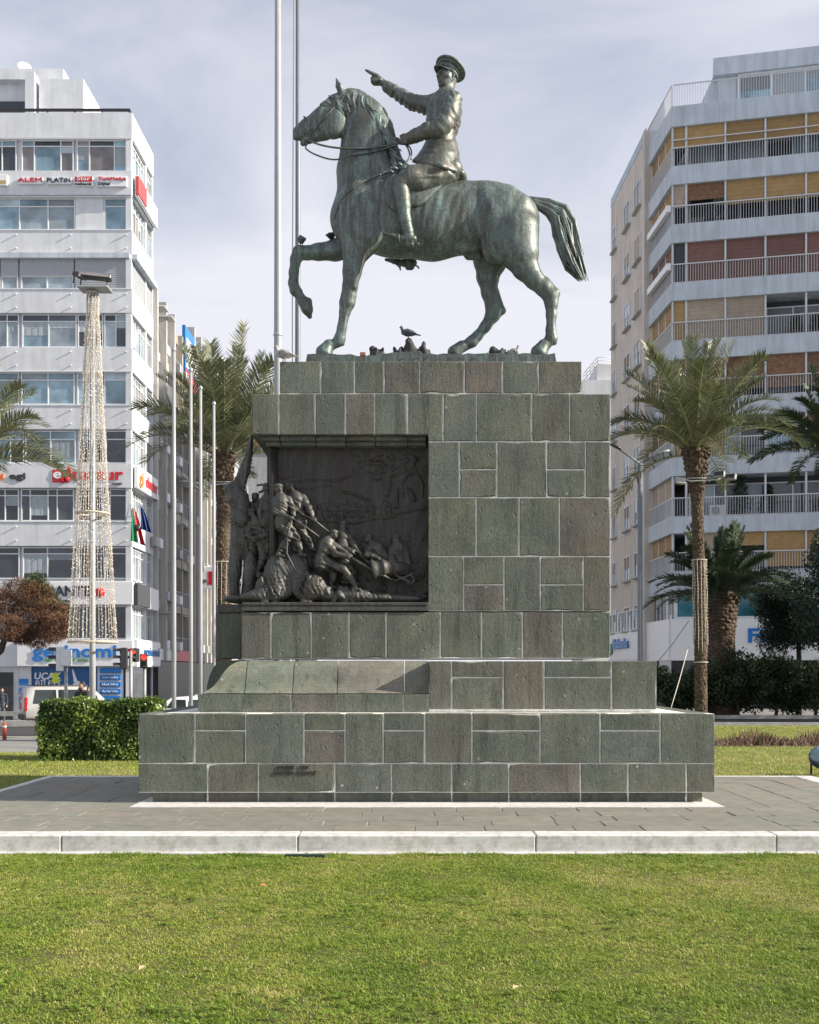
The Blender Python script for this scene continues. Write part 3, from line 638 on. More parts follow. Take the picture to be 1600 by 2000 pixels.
# ---------------------------------------------------------------- stone and paving materials
def stone_mat(name='green andesite', gain=.80, pits=.8, relief=1.0):
    m, n, l, b = new_mat(name); set_in(b, 0.85, 0, 0.3)
    t = n.new('ShaderNodeTexCoord').outputs['Object']; oi = n.new('ShaderNodeObjectInfo')
    add = n.new('ShaderNodeVectorMath'); add.operation = 'MULTIPLY_ADD'; add.inputs[1].default_value = (1, 1, 1)
    sc = n.new('ShaderNodeVectorMath'); sc.operation = 'SCALE'; sc.inputs[0].default_value = (31, 17, 23); l.new(oi.outputs['Random'], sc.inputs['Scale'])
    l.new(t, add.inputs[0]); l.new(sc.outputs[0], add.inputs[2]); v = add.outputs[0]
    base = ramp(n, [(0.0, (0.178, 0.169, 0.150)), (0.08, (0.174, 0.170, 0.150)), (0.18, (0.166, 0.174, 0.150)), (0.55, (0.152, 0.172, 0.146)), (0.8, (0.168, 0.188, 0.160)), (1.0, (0.152, 0.176, 0.158))]); l.new(oi.outputs['Random'], base.inputs[0])
    cl = noise(n, l, v, 1.7, 6, 0.6, 0.4); rc = ramp(n, [(0.3, (0.74, 0.78, 0.75)), (0.7, (1.24, 1.2, 1.16))]); l.new(cl.outputs['Fac'], rc.inputs[0])
    gr = noise(n, l, v, 46, 4, 0.7); rg = ramp(n, [(0.3, (0.72, 0.72, 0.72)), (0.7, (1.25, 1.25, 1.25))]); l.new(gr.outputs['Fac'], rg.inputs[0])
    st = noise(n, l, mapping(n, l, v, (34, 34, 11.0)), 1.0, 6, 0.7, 1.0)
    rs = ramp(n, [(0.34, (0.62, 0.62, 0.62)), (0.5, (1.0, 1.0, 1.0))]); l.new(st.outputs['Fac'], rs.inputs[0])
    dr = noise(n, l, mapping(n, l, v, (5, 5, 0.35)), 1.0, 5, 0.6); rd = ramp(n, [(0.3, (0.76, 0.77, 0.78)), (0.55, (1.05, 1.05, 1.05))]); l.new(dr.outputs['Fac'], rd.inputs[0])
    c = mixc(n, l, 1.0, base.outputs[0], rc.outputs[0], 'MULTIPLY'); c = mixc(n, l, 1.0, c, (gain, gain, gain), 'MULTIPLY'); c = mixc(n, l, 1.0, c, rg.outputs[0], 'MULTIPLY'); c = mixc(n, l, pits, c, rs.outputs[0], 'MULTIPLY'); c = mixc(n, l, 1.0, c, rd.outputs[0], 'MULTIPLY')
    # brown weathering blotches, dark run-off streaks, a few pale droppings
    wb = noise(n, l, add.outputs[0], 1.1, 5, .6, .8); rw = ramp(n, [(.46, (0, 0, 0)), (.66, (.75, .75, .75))]); l.new(wb.outputs['Fac'], rw.inputs[0]); c = mixc(n, l, rw.outputs[0], c, mixc(n, l, 1.0, c, (1.08, .99, .90), 'MULTIPLY'))
    wg = t_world = n.new('ShaderNodeNewGeometry').outputs['Position']; sk = noise(n, l, mapping(n, l, wg, (7, 7, .55)), 1.0, 6, .6, .4); rk = ramp(n, [(.30, (.55, .57, .58)), (.44, (1, 1, 1))]); l.new(sk.outputs['Fac'], rk.inputs[0]); c = mixc(n, l, .8, c, rk.outputs[0], 'MULTIPLY')
    vd = n.new('ShaderNodeTexVoronoi'); vd.inputs['Scale'].default_value = 3.1; vd.inputs['Randomness'].default_value = 1.0; l.new(wg, vd.inputs['Vector']); rdp = ramp(n, [(.035, (.8, .8, .8)), (.075, (0, 0, 0))]); l.new(vd.outputs['Distance'], rdp.inputs[0]); dn = noise(n, l, wg, 60, 3, .7); rdn = ramp(n, [(.45, (0, 0, 0)), (.55, (1, 1, 1))]); l.new(dn.outputs['Fac'], rdn.inputs[0]); df = n.new('ShaderNodeMath'); df.operation = 'MULTIPLY'; l.new(rdp.outputs[0], df.inputs[0]); l.new(rdn.outputs[0], df.inputs[1]); c = mixc(n, l, df.outputs[0], c, (.55, .54, .5))
    l.new(c, b.inputs['Base Color'])
    vo = n.new('ShaderNodeTexVoronoi'); vo.inputs['Scale'].default_value = 5.5; l.new(v, vo.inputs['Vector']); rv = ramp(n, [(0.03, (0, 0, 0)), (0.12, (1, 1, 1))]); l.new(vo.outputs['Distance'], rv.inputs[0])
    b1 = n.new('ShaderNodeBump'); b1.inputs['Strength'].default_value = 0.55 * relief; b1.inputs['Distance'].default_value = 0.02; l.new(st.outputs['Fac'], b1.inputs['Height'])
    b2 = n.new('ShaderNodeBump'); b2.inputs['Strength'].default_value = 0.45 * relief; b2.inputs['Distance'].default_value = 0.012; l.new(gr.outputs['Fac'], b2.inputs['Height']); l.new(b1.outputs[0], b2.inputs['Normal'])
    b3 = n.new('ShaderNodeBump'); b3.inputs['Strength'].default_value = 0.55; b3.inputs['Distance'].default_value = 0.03; l.new(rv.outputs[0], b3.inputs['Height']); l.new(b2.outputs[0], b3.inputs['Normal'])
    l.new(b3.outputs[0], b.inputs['Normal'])
    return m
M['stone'] = stone_mat(); M['stone_sun_toned'] = stone_mat('smooth sun-toned andesite', 1.08, .2, .4)  # smoother finish for the swept stones; their sunlit brightness lifted in the colour
M['mortar'] = plain('pale mortar', (0.74, 0.74, 0.69), 0.9, var=0.25, scale=9, bump=0.4)
def slab_mat():
    m, n, l, b = new_mat('grey slate paving'); set_in(b, 0.75, 0, 0.3)
    t = n.new('ShaderNodeTexCoord').outputs['Object']; oi = n.new('ShaderNodeObjectInfo')
    base = ramp(n, [(0, (0.215, 0.21, 0.188)), (0.3, (0.20, 0.204, 0.18)), (0.6, (0.23, 0.228, 0.203)), (0.86, (0.205, 0.205, 0.185)), (0.95, (0.235, 0.215, 0.19)), (1, (0.20, 0.202, 0.182))]); l.new(oi.outputs['Random'], base.inputs[0])
    a = noise(n, l, mapping(n, l, t, (1, 3.2, 1)), 3.5, 7, 0.65, 0.6); ra = ramp(n, [(0.3, (0.68, 0.69, 0.67)), (0.68, (1.22, 1.2, 1.15))]); l.new(a.outputs['Fac'], ra.inputs[0])
    g = noise(n, l, t, 60, 3, 0.6); rg = ramp(n, [(0.3, (0.85, 0.85, 0.85)), (0.7, (1.12, 1.12, 1.12))]); l.new(g.outputs['Fac'], rg.inputs[0])
    c = mixc(n, l, 1.0, base.outputs[0], ra.outputs[0], 'MULTIPLY'); c = mixc(n, l, 1.0, c, rg.outputs[0], 'MULTIPLY'); l.new(c, b.inputs['Base Color'])
    bp = n.new('ShaderNodeBump'); bp.inputs['Strength'].default_value = 0.5; bp.inputs['Distance'].default_value = 0.012; l.new(a.outputs['Fac'], bp.inputs['Height']); l.new(bp.outputs[0], b.inputs['Normal'])
    return m
M['slab'] = slab_mat()
def marble_mat():
    m, n, l, b = new_mat('white marble'); set_in(b, 0.55, 0, 0.4)
    t = n.new('ShaderNodeTexCoord').outputs['Object']
    a = noise(n, l, mapping(n, l, t, (0.5, 1.5, 6)), 2.2, 7, 0.6, 1.0); ra = ramp(n, [(0.3, (0.55, 0.55, 0.56)), (0.52, (0.69, 0.685, 0.675)), (0.75, (0.77, 0.765, 0.75))]); l.new(a.outputs['Fac'], ra.inputs[0])
    s = noise(n, l, t, 9, 6, 0.7); rs = ramp(n, [(0.36, (0.60, 0.57, 0.52)), (0.56, (1, 1, 1))]); l.new(s.outputs['Fac'], rs.inputs[0])
    l.new(mixc(n, l, 0.7, ra.outputs[0], rs.outputs[0], 'MULTIPLY'), b.inputs['Base Color'])
    bp = n.new('ShaderNodeBump'); bp.inputs['Strength'].default_value = 0.25; bp.inputs['Distance'].default_value = 0.01; l.new(s.outputs['Fac'], bp.inputs['Height']); l.new(bp.outputs[0], b.inputs['Normal'])
    return m
M['marble'] = marble_mat()

# ---------------------------------------------------------------- plinth
BLK = random.Random(11)
def build_plinth():
    Yc = 16.85
    root = empty('stone_plinth', (float(wx(835, 15)), Yc, 0), label='stepped green-grey stone plinth carrying the bronze horse and rider', cat='plinth')
    o = Vector(root.location)
    def blk(x0, x1, y0, y1, z0, z1, j=0.0078, front=True):
        """one stone, joint width 2j, its outer face a little proud or shy"""
        pr = BLK.uniform(-0.001, 0.007); cx, cy, cz = (x0 + x1) / 2, (y0 + y1) / 2, (z0 + z1) / 2
        mb = MB(); X0, X1, Z0, Z1 = x0 + j - cx, x1 - j - cx, z0 + j - cz, z1 - j - cz; yf = y0 - pr - cy
        if not front:
            mb.cbox(X0, X1, y0 - cy, y1 - cy, Z0, Z1, BLK.uniform(.005, .010))
            return mb.build('stone_block', M['stone'], root, Vector((cx, cy, cz)) - o)
        u = BLK.uniform; out = []                                # worn, chipped arris: an uneven outline with a bevel of uneven width
        for (ax, az), (bx, bz) in (((X0, Z0), (X1, Z0)), ((X1, Z0), (X1, Z1)), ((X1, Z1), (X0, Z1)), ((X0, Z1), (X0, Z0))):
            out.append((ax, az)); out += [(ax + (bx - ax) * f, az + (bz - az) * f) for f in (u(.2, .45), u(.55, .8))]
        outer, inner = [], []
        for (x, z) in out:
            dx = -1 if x > X1 - .001 else (1 if x < X0 + .001 else 0); dz = -1 if z > Z1 - .001 else (1 if z < Z0 + .001 else 0)
            w = u(.004, .012) + (u(.008, .024) if BLK.random() < .09 else 0); e = u(-.001, .002)
            outer.append((x + dx * e, yf + w * .8, z + dz * e)); inner.append((x + dx * w, yf + u(-.0012, .0012), z + dz * w))
        n_ = len(outer); back = [(x, y1 - cy, z) for x, _, z in outer]; mb.v = inner + outer + back
        mb.f = [tuple(range(n_))]; mb.f += [(i, n_ + i, n_ + (i + 1) % n_, (i + 1) % n_) for i in range(n_)]; mb.f += [(n_ + i, 2 * n_ + i, 2 * n_ + (i + 1) % n_, n_ + (i + 1) % n_) for i in range(n_)]; mb.f.append(tuple(2 * n_ + i for i in reversed(range(n_))))
        mb.m = [0] * len(mb.f); mb.s = [False] * len(mb.f)
        return mb.build('stone_block', M['stone'], root, Vector((cx, cy, cz)) - o)
    def course(xs, pyt, pyb, Y, T=0.30, split=None, xoff=None):
        """front stones between the photo columns xs, rows pyt..pyb on the plane Y"""
        zt, zb = wz(pyt, Y), wz(pyb, Y)
        for a, b in zip(xs[:-1], xs[1:]):
            X0, X1 = wx(a, Y), wx(b, Y); T_ = T + BLK.uniform(-.03, .03)
            if split and a in split: zm = wz(split[a], Y); blk(X0, X1, Y, Y + T_, zb, zm); blk(X0, X1, Y, Y + T_, zm, zt)
            else: blk(X0, X1, Y, Y + T_, zb, zt)
    def flank(X, sgn, Y0, Y1, zb, zt, n, T=0.3):
        """stones of a side face, between front and back"""
        ys = [Y0 + (Y1 - Y0) * i / n for i in range(n + 1)]
        for i in range(1, n): ys[i] += BLK.uniform(-.12, .12)
        for a, b in zip(ys[:-1], ys[1:]):
            xa, xb = (X, X + T) if sgn < 0 else (X - T, X); blk(xa, xb, a, b, zb, zt, front=False)
    core = MB(); g = 0.0085
    def core_box(x0, x1, y0, y1, z0, z1): core.box(x0 + g - o.x, x1 - g - o.x, y0 + g - o.y, y1 - g - o.y, z0 - o.z, z1 - o.z)
    tops = []
    def tier(xs, rows, Y, Yb, nside, splits=(), top=True):
        X0, X1 = wx(xs[0][0], Y), wx(xs[0][-1], Y)
        for r, (pt, pb) in enumerate(rows):
            course(xs[r], pt, pb, Y, split=splits[r] if r < len(splits) else None)
            zt, zb = wz(pt, Y), wz(pb, Y)
            flank(X0, -1, Y + .34, Yb, zb, zt, nside); flank(X1, 1, Y + .34, Yb, zb, zt, nside)
        core_box(X0, X1, Y, Yb, wz(rows[-1][1], Y), wz(rows[0][0], Y) - .009)
        return X0, X1
    def pave_top(x0, x1, y0, y1, z, nx, ny, t=.02):
        """flat stones closing the top of a tier"""
        for i in range(nx):
            for j in range(ny):
                a0, a1 = x0 + (x1 - x0) * i / nx, x0 + (x1 - x0) * (i + 1) / nx; c0, c1 = y0 + (y1 - y0) * j / ny, y0 + (y1 - y0) * (j + 1) / ny
                blk(a0, a1, c0, c1, z - .10, z - .004, front=False)
    # footing, shadow gap under the overhang
    Y = 15.12; fj = [295, 405.6, 504.7, 654, 765, 882.5, 994, 1134, 1227, 1341, 1373]
    zt, zb = wz(1548, 15.0), -.03
    for a, b in zip(fj[:-1], fj[1:]): blk(wx(a, Y), wx(b, Y), Y, Y + .3, zb, zt + .02)
    flank(wx(295, Y), -1, Y + .3, 18.55, zb, zt + .02, 4); flank(wx(1373, Y), 1, Y + .3, 18.55, zb, zt + .02, 4)
    core_box(wx(295, Y), wx(1373, Y), Y, 18.55, -.04, zt + .01)
    # base: two courses
    up = [269.5, 381, 480, 594, 674, 749, 830, 922, 1055, 1172.5, 1290, 1397]
    lo = [269.5, 405.6, 504.7, 654, 765, 882.5, 994, 1134, 1227, 1341, 1397]
    sp = {381: 1427, 594: 1427, 749: 1427, 922: 1427, 1172.5: 1427}
    X0, X1 = tier([up, lo], [(1393, 1491), (1491, 1548)], 15.0, 18.7, 4, [sp])
    zt = wz(1393, 15.0)
    for a, b in zip(up[:-1], up[1:]): blk(wx(a, 15), wx(b, 15), 15.3, 15.9, zt - .12, zt - .003, front=False)
    pave_top(X0 + .3, X1 - .3, 15.9, 18.4, zt - .002, 8, 3); pave_top(X0 + .3, X1 - .3, 18.4, 18.7, zt - .002, 7, 1)
    # second tier: plain stones on the right, swept moulding on the left
    Y = 15.55
    course([838, 882.5, 983, 1063, 1195, 1283.5], 1290, 1386, Y, .30, {882.5: 1323, 1063: 1323}); z2t, z2b = wz(1290, Y), zt + .001
    flank(wx(1283.5, Y), 1, Y + .34, 18.15, z2b, z2t, 3)
    core_box(wx(838, Y), wx(1283.5, Y), Y, 18.15, z2b, z2t - .009)
    pave_top(wx(838, Y) + .02, wx(1283.5, Y) - .3, Y + .3, 18.15, z2t, 4, 3)
    zl = wz(1355, Y); Y3 = 15.95
    xs = [385, 476, 570, 657.5, 789.5, 838]
    # swept profile: from the front edge up and back to the foot of the third tier
    def prof(t):
        return Y + .012 + (Y3 + .02 - Y) * t, zl + (z2t - zl) * float(np.interp(t, [0, .1, .19, .30, .42, .56, .70, .84, .93, 1], [0, .03, .085, .175, .33, .62, .83, .945, .985, 1]))
    NP = 20
    xL = wx(385, Y); sweep = wx(462, Y) - xL                  # the same profile runs round the left end
    def leftx(t): return xL + .012 + (sweep) * t
    for i, (a, b) in enumerate(zip(xs[:-1], xs[1:])):
        X0_, X1_ = wx(a, Y) + .0055, wx(b, Y) - .0055
        blk(wx(a, Y), wx(b, Y), Y, Y + .45, z2b, zl)
        mb = MB(); rows = []
        for k in range(NP + 1):
            y, z = prof(k / NP); rows.append((leftx(k / NP) if i == 0 else X0_, X1_, y, z + (.0055 if k == 0 else 0)))
        for (p, q) in zip(rows[:-1], rows[1:]):
            mb.poly([(p[0], p[2], p[3]), (p[1], p[2], p[3]), (q[1], q[2], q[3]), (q[0], q[2], q[3])], smooth=True)
            if i == 0: mb.poly([(p[0], 18.1, p[3]), (p[0], p[2], p[3]), (q[0], q[2], q[3]), (q[0], 18.1, q[3])], smooth=True)
            else: mb.poly([(X0_, Y3 + .05, zl), (p[0], p[2], p[3]), (q[0], q[2], q[3])])
            mb.poly([(X1_, Y3 + .05, zl), (q[1], q[2], q[3]), (p[1], p[2], p[3])])
        mb.poly([(rows[-1][0], rows[-1][2], rows[-1][3]), (X1_, rows[-1][2], rows[-1][3]), (X1_, Y3 + .05, zl)])
        c = Vector(((X0_ + X1_) / 2, Y + .2, zl)); mb.v = [tuple(Vector(v) - c) for v in mb.v]
        mb.build('swept_stone', M['stone_sun_toned'], root, c - o)
    flank(xL, -1, Y + .45, 18.15, z2b, zl, 3)
    core_box(xL + .02, wx(838, Y) + .1, Y + .02, 18.15, z2b, zl - .012)
    # third tier
    Y = 15.95; j3 = [470.6, 529.5, 608, 682, 754.5, 860, 941, 1020.6, 1099, 1192.6]
    tier([j3], [(1195, 1286)], Y, 17.75, 2)
    z3b, z3t = z2t + .001, wz(1195, Y)
    # front pedestal of the monument, carrying the left end of the relief
    blk(wx(420, 16.4), wx(470.6, Y), 16.4, 17.3, wz(1287, 16.4), wz(1197, 16.4), front=False)
    mbp = MB(); yy = 16.42; prf = [(wx(404, yy), wz(1352, yy)), (wx(404, yy), wz(1340, yy)), (wx(410, yy), wz(1318, yy)), (wx(418, yy), wz(1302, yy)), (wx(428, yy), wz(1291, yy)), (wx(470, yy), wz(1289, yy)), (wx(470, yy), wz(1352, yy))]
    mbp.prism([(x - o.x, z - o.z) for x, z in prf], yy - o.y, 17.3 - o.y); mbp.build('swept_stone', M['stone'], root, fix=True)
    # shaft right of the relief
    ja = [836, 897.6, 971, 1068, 1143.5, 1192.6]; jb = [836, 930.6, 1014, 1093, 1192.6]; jc = [836, 906, 985, 1055.6, 1140, 1192.6]
    for xs_, (pt, pb), s_ in ((ja, (862.5, 971.5), {897.6: 917, 1068: 917}), (jb, (971.5, 1086.5), None), (jc, (1086.5, 1193.5), {906: 1142, 1055.6: 1142})):
        course(xs_, pt, pb, Y, .36, s_); flank(wx(1192.6, Y), 1, Y + .4, 17.75, wz(pb, Y), wz(pt, Y), 2)
    core_box(wx(836, Y), wx(1192.6, Y), Y, 17.75, wz(1193.5, Y), wz(845, Y))
    core_box(wx(560, Y), wx(836, Y) + .3, 16.36, 17.75, wz(1193.5, Y), wz(862, Y))
    # cap course, overhanging the relief, with a moulded soffit
    j5 = [490, 545, 615.5, 675, 732, 796.6, 866, 931, 1039, 1113, 1192.6]
    for a, b in zip(j5[:-1], j5[1:]):
        pb = 850 if b < 860 else 862.5
        if a < 836 < b:
            blk(wx(a, Y), wx(836, Y) + .006, Y, Y + .5, wz(850, Y), wz(769, Y)); continue
        blk(wx(a, Y), wx(b, Y), Y, Y + .5, wz(pb, Y), wz(769, Y))
    blk(wx(836, Y) - .004, wx(866, Y), Y, Y + .5, wz(862.5, Y), wz(769, Y))
    flank(wx(490, Y), -1, Y + .5, 17.75, wz(850, Y), wz(769, Y), 2); flank(wx(1192.6, Y), 1, Y + .5, 17.75, wz(862, Y), wz(769, Y), 2)
    core_box(wx(490, Y), wx(1192.6, Y), Y, 17.75, wz(850, Y) + .02, wz(769, Y) - .009)
    for (dy, za, zb_) in ((.10, 858, 850), (.18, 866, 858)):
        for a, b in zip(j5[:6], j5[1:7]):
            blk(wx(a, Y) + (dy if a == 490 else 0), wx(min(b, 833), Y), Y + dy, Y + .6, wz(za, Y), wz(zb_, Y) + .01, .004)
    pave_top(wx(490, Y) + .02, wx(1192.6, Y) - .02, Y + .02, 17.73, wz(769, Y) + .093, 9, 2) if False else None
    # crowning course
    Y6 = 16.15; tier([[545.5, 626.6, 692.6, 750, 820, 907, 982, 1052, 1137]], [(705, 768.5)], Y6, 17.55, 2)
    z6 = wz(705, Y6); pave_top(wx(545.5, Y6) + .3, wx(1137, Y6) - .3, Y6 + .3, 17.55, z6, 5, 2)
    core.build('mortar_core', M['mortar'], root)
    # chiselled inscription
    ins = lettering('NUHE   DIS', (wx(573, 15), 14.992, wz(1499, 15)), .055, M['bronze_dark'], None, .012, width=.40, bold=.002, name='inscription')
    ins.parent = root; ins.location = Vector(ins.location) - o
    ins = lettering('LUTFU  NIHAT', (wx(577, 15), 14.992, wz(1510, 15)), .062, M['bronze_dark'], None, .012, width=.56, bold=.002, name='inscription')
    ins.parent = root; ins.location = Vector(ins.location) - o
    return root
plinth = build_plinth()

# ---------------------------------------------------------------- terrace of slate slabs with marble kerbs
def build_terrace():
    root = link('terrace', MB().box(-5.97, 6.18, 12.25, 18.85, -.30, -.012).mesh('terrace'), M['mortar']); tag(root, kind='structure')
    r = random.Random(21)
    def slab(x0, x1, y0, y1):
        cx, cy = (x0 + x1) / 2, (y0 + y1) / 2; dz = r.uniform(-.004, .003); j = r.uniform(.003, .008)
        mb = MB(); mb.cbox(x0 + j - cx, x1 - j - cx, y0 + j * .6 - cy, y1 - j * .6 - cy, -.05, dz, .004)
        for i, v in enumerate(mb.v): mb.v[i] = (v[0] + r.uniform(-.006, .006), v[1] + r.uniform(-.004, .004), v[2])
        mb.build('paving_slab', M['slab'], root, (cx, cy, 0))
    def rows(x0, x1, y0, y1, depth, along_x=True):
        a0, a1, b0, b1 = (x0, x1, y0, y1) if along_x else (y0, y1, x0, x1)
        n = max(1, round((b1 - b0) / depth)); ed = [b0 + (b1 - b0) * i / n for i in range(n + 1)]
        for c0, c1 in zip(ed[:-1], ed[1:]):
            p = a0 - r.uniform(0, .3)
            while p < a1 - .01:
                q = p + r.uniform(.45, 1.05)
                if a1 - q < .3: q = a1
                s0, s1 = max(p, a0), min(q, a1)
                if s1 - s0 > .06: slab(s0, s1, c0, c1) if along_x else slab(c0, c1, s0, s1)
                p = q
    bx0, bx1 = wx(252, 14.5), wx(1418, 14.5)               # white band round the plinth foot
    rows(-5.87, 6.08, 12.32, 14.52, .44)
    rows(-5.87, bx0, 14.52, 18.75, .60, True); rows(bx1, 6.08, 14.52, 18.75, .62, False)
    mbb = MB(); mbb.box(bx0, bx1, 14.53, 15.3, -.03, .002); mbb.box(bx0, wx(300, 15), 15.3, 18.75, -.03, .002); mbb.box(wx(1368, 15), bx1, 15.3, 18.75, -.03, .002)
    mbb.build('marble_band', M['marble'], root)
    # front kerb
    e = [-7.2 - .9] + [wx(p, 12.0) for p in (120, 582, 1047, 1517)] + [6.4]
    e[0] = -5.99
    def kerb(x0, x1, y0, y1, z0, z1):
        cx, cy = (x0 + x1) / 2, (y0 + y1) / 2; mb = MB(); mb.cbox(x0 + .004 - cx, x1 - .004 - cx, y0 - cy, y1 - cy, z0, z1 + r.uniform(-.003, .003), .012)
        mb.build('kerb_stone', M['marble'], root, (cx, cy, 0))
    for a, b in zip(e[:-1], e[1:]): kerb(a, b, 12.0, 12.31, -.30, .006)
    for a, b in zip(e[:-1], e[1:]): kerb(a + .4, b + .4, 11.955, 12.06, -.30, -.165)
    for k in range(3):
        y0 = 12.32 + k * 2.18
        kerb(-5.99 - .0, -5.87, y0, y0 + 2.18, -.30, .005); kerb(6.08, 6.20 + .2, y0, y0 + 2.18, -.30, .005)
    for k in range(5):
        x0 = -5.99 + k * 2.44; kerb(x0, x0 + 2.44, 18.76, 18.90, -.30, .006)
    return root
terrace = build_terrace()
# ---------------------------------------------------------------- ground, lawns, roads
def smooth01(t): t = np.clip(t, 0, 1); return t * t * (3 - 2 * t)
def gz(x, y):
    """height of the square's ground: lawn level near, falling to the street behind (more on the left)"""
    x = np.asarray(x, float); y = np.asarray(y, float)
    left = smooth01((-x + 2) / 6.0)
    drop = -.02 - (.18 + .65 * left) * smooth01((y - 24) / 24)
    front = -.19 * (1 - smooth01((y - 12.2) / .25)); 
    return np.where(y < 12.4, -.19, drop) if np.ndim(y) else (-.19 if y < 12.4 else float(drop))
def sheet(name, xs, ys, mat, dz=0.0, keep=None, kind='structure'):
    X, Y = np.meshgrid(xs, ys); Z = gz(X, Y) + dz; V = np.stack([X, Y, Z], -1).reshape(-1, 3); nx, ny = len(xs), len(ys)
    i, j = np.meshgrid(np.arange(nx - 1), np.arange(ny - 1)); a = (j * nx + i).ravel()
    Q = np.stack([a, a + 1, a + 1 + nx, a + nx], 1)
    if keep is not None:
        c = V[Q].mean(1); Q = Q[keep(c[:, 0], c[:, 1])]
    o = link(name, np_mesh(name, V, Q, True), mat); tag(o, kind=kind); return o
def ground_mat(name, c0, c1, c2, sc=1.3, rough=.9, bump=.3, fine=40):
    m, n, l, b = new_mat(name); set_in(b, rough, 0, .25); t = n.new('ShaderNodeTexCoord').outputs['Object']
    a = noise(n, l, t, sc, 7, .6, .3); r = ramp(n, [(.3, c0), (.5, c1), (.72, c2)]); l.new(a.outputs['Fac'], r.inputs[0])
    f = noise(n, l, t, fine, 4, .65); rf = ramp(n, [(.3, (.75, .75, .75)), (.7, (1.22, 1.22, 1.22))]); l.new(f.outputs['Fac'], rf.inputs[0])
    l.new(mixc(n, l, 1.0, r.outputs[0], rf.outputs[0], 'MULTIPLY'), b.inputs['Base Color'])
    bp = n.new('ShaderNodeBump'); bp.inputs['Strength'].default_value = bump; bp.inputs['Distance'].default_value = .02; l.new(f.outputs['Fac'], bp.inputs['Height']); l.new(bp.outputs[0], b.inputs['Normal'])
    return m
M['soil'] = ground_mat('turf soil', (.06, .075, .018), (.09, .10, .025), (.13, .118, .045), 1.2)
M['turf_far'] = ground_mat('mown turf', (.10, .125, .030), (.155, .165, .045), (.20, .185, .065), 1.6, fine=22)
M['asphalt'] = ground_mat('asphalt', (.045, .046, .05), (.055, .056, .06), (.07, .07, .072), .8, .85)
M['paving'] = ground_mat('grey paving', (.20, .20, .195), (.25, .25, .24), (.30, .295, .28), .9, .8, .2, 14)
M['white_paint'] = plain('road paint', (.75, .75, .72), .7, var=.2, scale=4)
def grass_mat():
    m, n, l, b = new_mat('grass blades'); set_in(b, .55, 0, .35)
    at_ = n.new('ShaderNodeAttribute'); at_.attribute_name = 'tint'; t = n.new('ShaderNodeTexCoord').outputs['Object']
    r = ramp(n, [(0, (.10, .185, .02)), (.35, (.225, .325, .04)), (.62, (.36, .405, .07)), (.84, (.46, .42, .15)), (1, (.62, .52, .27))]); l.new(at_.outputs['Fac'], r.inputs[0])
    l.new(r.outputs[0], b.inputs['Base Color']); b.inputs['Subsurface Weight'].default_value = 0
    tr = n.new('ShaderNodeBsdfTranslucent'); l.new(r.outputs[0], tr.inputs['Color']); mxs = n.new('ShaderNodeMixShader'); mxs.inputs[0].default_value = .3
    out = n['Material Output']; l.new(b.outputs[0], mxs.inputs[1]); l.new(tr.outputs[0], mxs.inputs[2]); l.new(mxs.outputs[0], out.inputs['Surface'])
    return m
M['grass'] = grass_mat()

ys_g = np.concatenate([np.linspace(-6, 12.0, 30), np.linspace(12.41, 70, 60), np.linspace(75, 140, 8), np.array([300., 900., 2500.])])
xs_g = np.concatenate([np.array([-2500., -800., -200., -80.]), np.linspace(-45, 45, 61), np.array([80., 200., 800., 2500.])])
ground = sheet('ground', xs_g, ys_g, M['paving'], -.03)
lawn = sheet('lawn', np.linspace(-14, 14, 57), np.linspace(-4, 11.97, 34), M['soil'], 0.0)
def lowfreq(seed, x, y, f):
    r = np.random.RandomState(seed); a = np.zeros_like(x)
    for i in range(7):
        th = r.uniform(0, 6.28); k = f * r.uniform(.5, 1.8); a += np.sin(x * k * np.cos(th) + y * k * np.sin(th) + r.uniform(0, 6.28))
    return a / 7 ** .5 / 1.2
def grass(name, x, y, z, h, w, seed, dry=0.0, label='grass', edge=None):
    """blades as bent strips, 3 triangles each"""
    r = np.random.RandomState(seed); n = len(x)
    th = r.uniform(0, 2 * np.pi, n); ln = r.uniform(.2, 1.1, n) if np.ndim(h) == 0 else r.uniform(.4, 2.3, n); hh = h * r.uniform(.55, 1.25, n); ww = w * r.uniform(.7, 1.3, n)
    dx, dy = np.cos(th), np.sin(th); ph = th + r.uniform(.9, 2.2, n); sx, sy = np.cos(ph) * ww / 2, np.sin(ph) * ww / 2
    V = np.empty((n, 5, 3), np.float32)
    for k, (t, s) in enumerate(((0, 1), (0, -1), (.55, .8), (.55, -.8), (1, 0))):
        b = ln * hh * t * t
        V[:, k, 0] = x + dx * b + sx * s; V[:, k, 1] = y + dy * b + sy * s; V[:, k, 2] = z + hh * t * (1 - .25 * ln * t)
    base = (np.arange(n) * 5)[:, None]; T = np.concatenate([base + np.array([0, 1, 3]), base + np.array([0, 3, 2]), base + np.array([2, 3, 4])])
    me = np_mesh(name, V.reshape(-1, 3), T, True)
    pat = lowfreq(seed + 1, x, y, 1.1) * .08 + lowfreq(seed + 2, x, y, 4) * .09 + lowfreq(seed + 5, x, y, 11) * .09 + lowfreq(seed + 6, x, y, 30) * .08
    tint = np.clip(.40 + dry + pat + r.normal(0, .15, n) + (r.uniform(0, 1, n) < .10) * .40, 0, 1)
    if edge is not None: tint = np.clip(tint - edge, 0, 1)
    a = me.attributes.new('tint', 'FLOAT', 'POINT'); a.data.foreach_set('value', np.repeat(tint, 5).astype(np.float32))
    o = link(name, me, M['grass']); tag(o, label, 'grass', kind='stuff'); return o
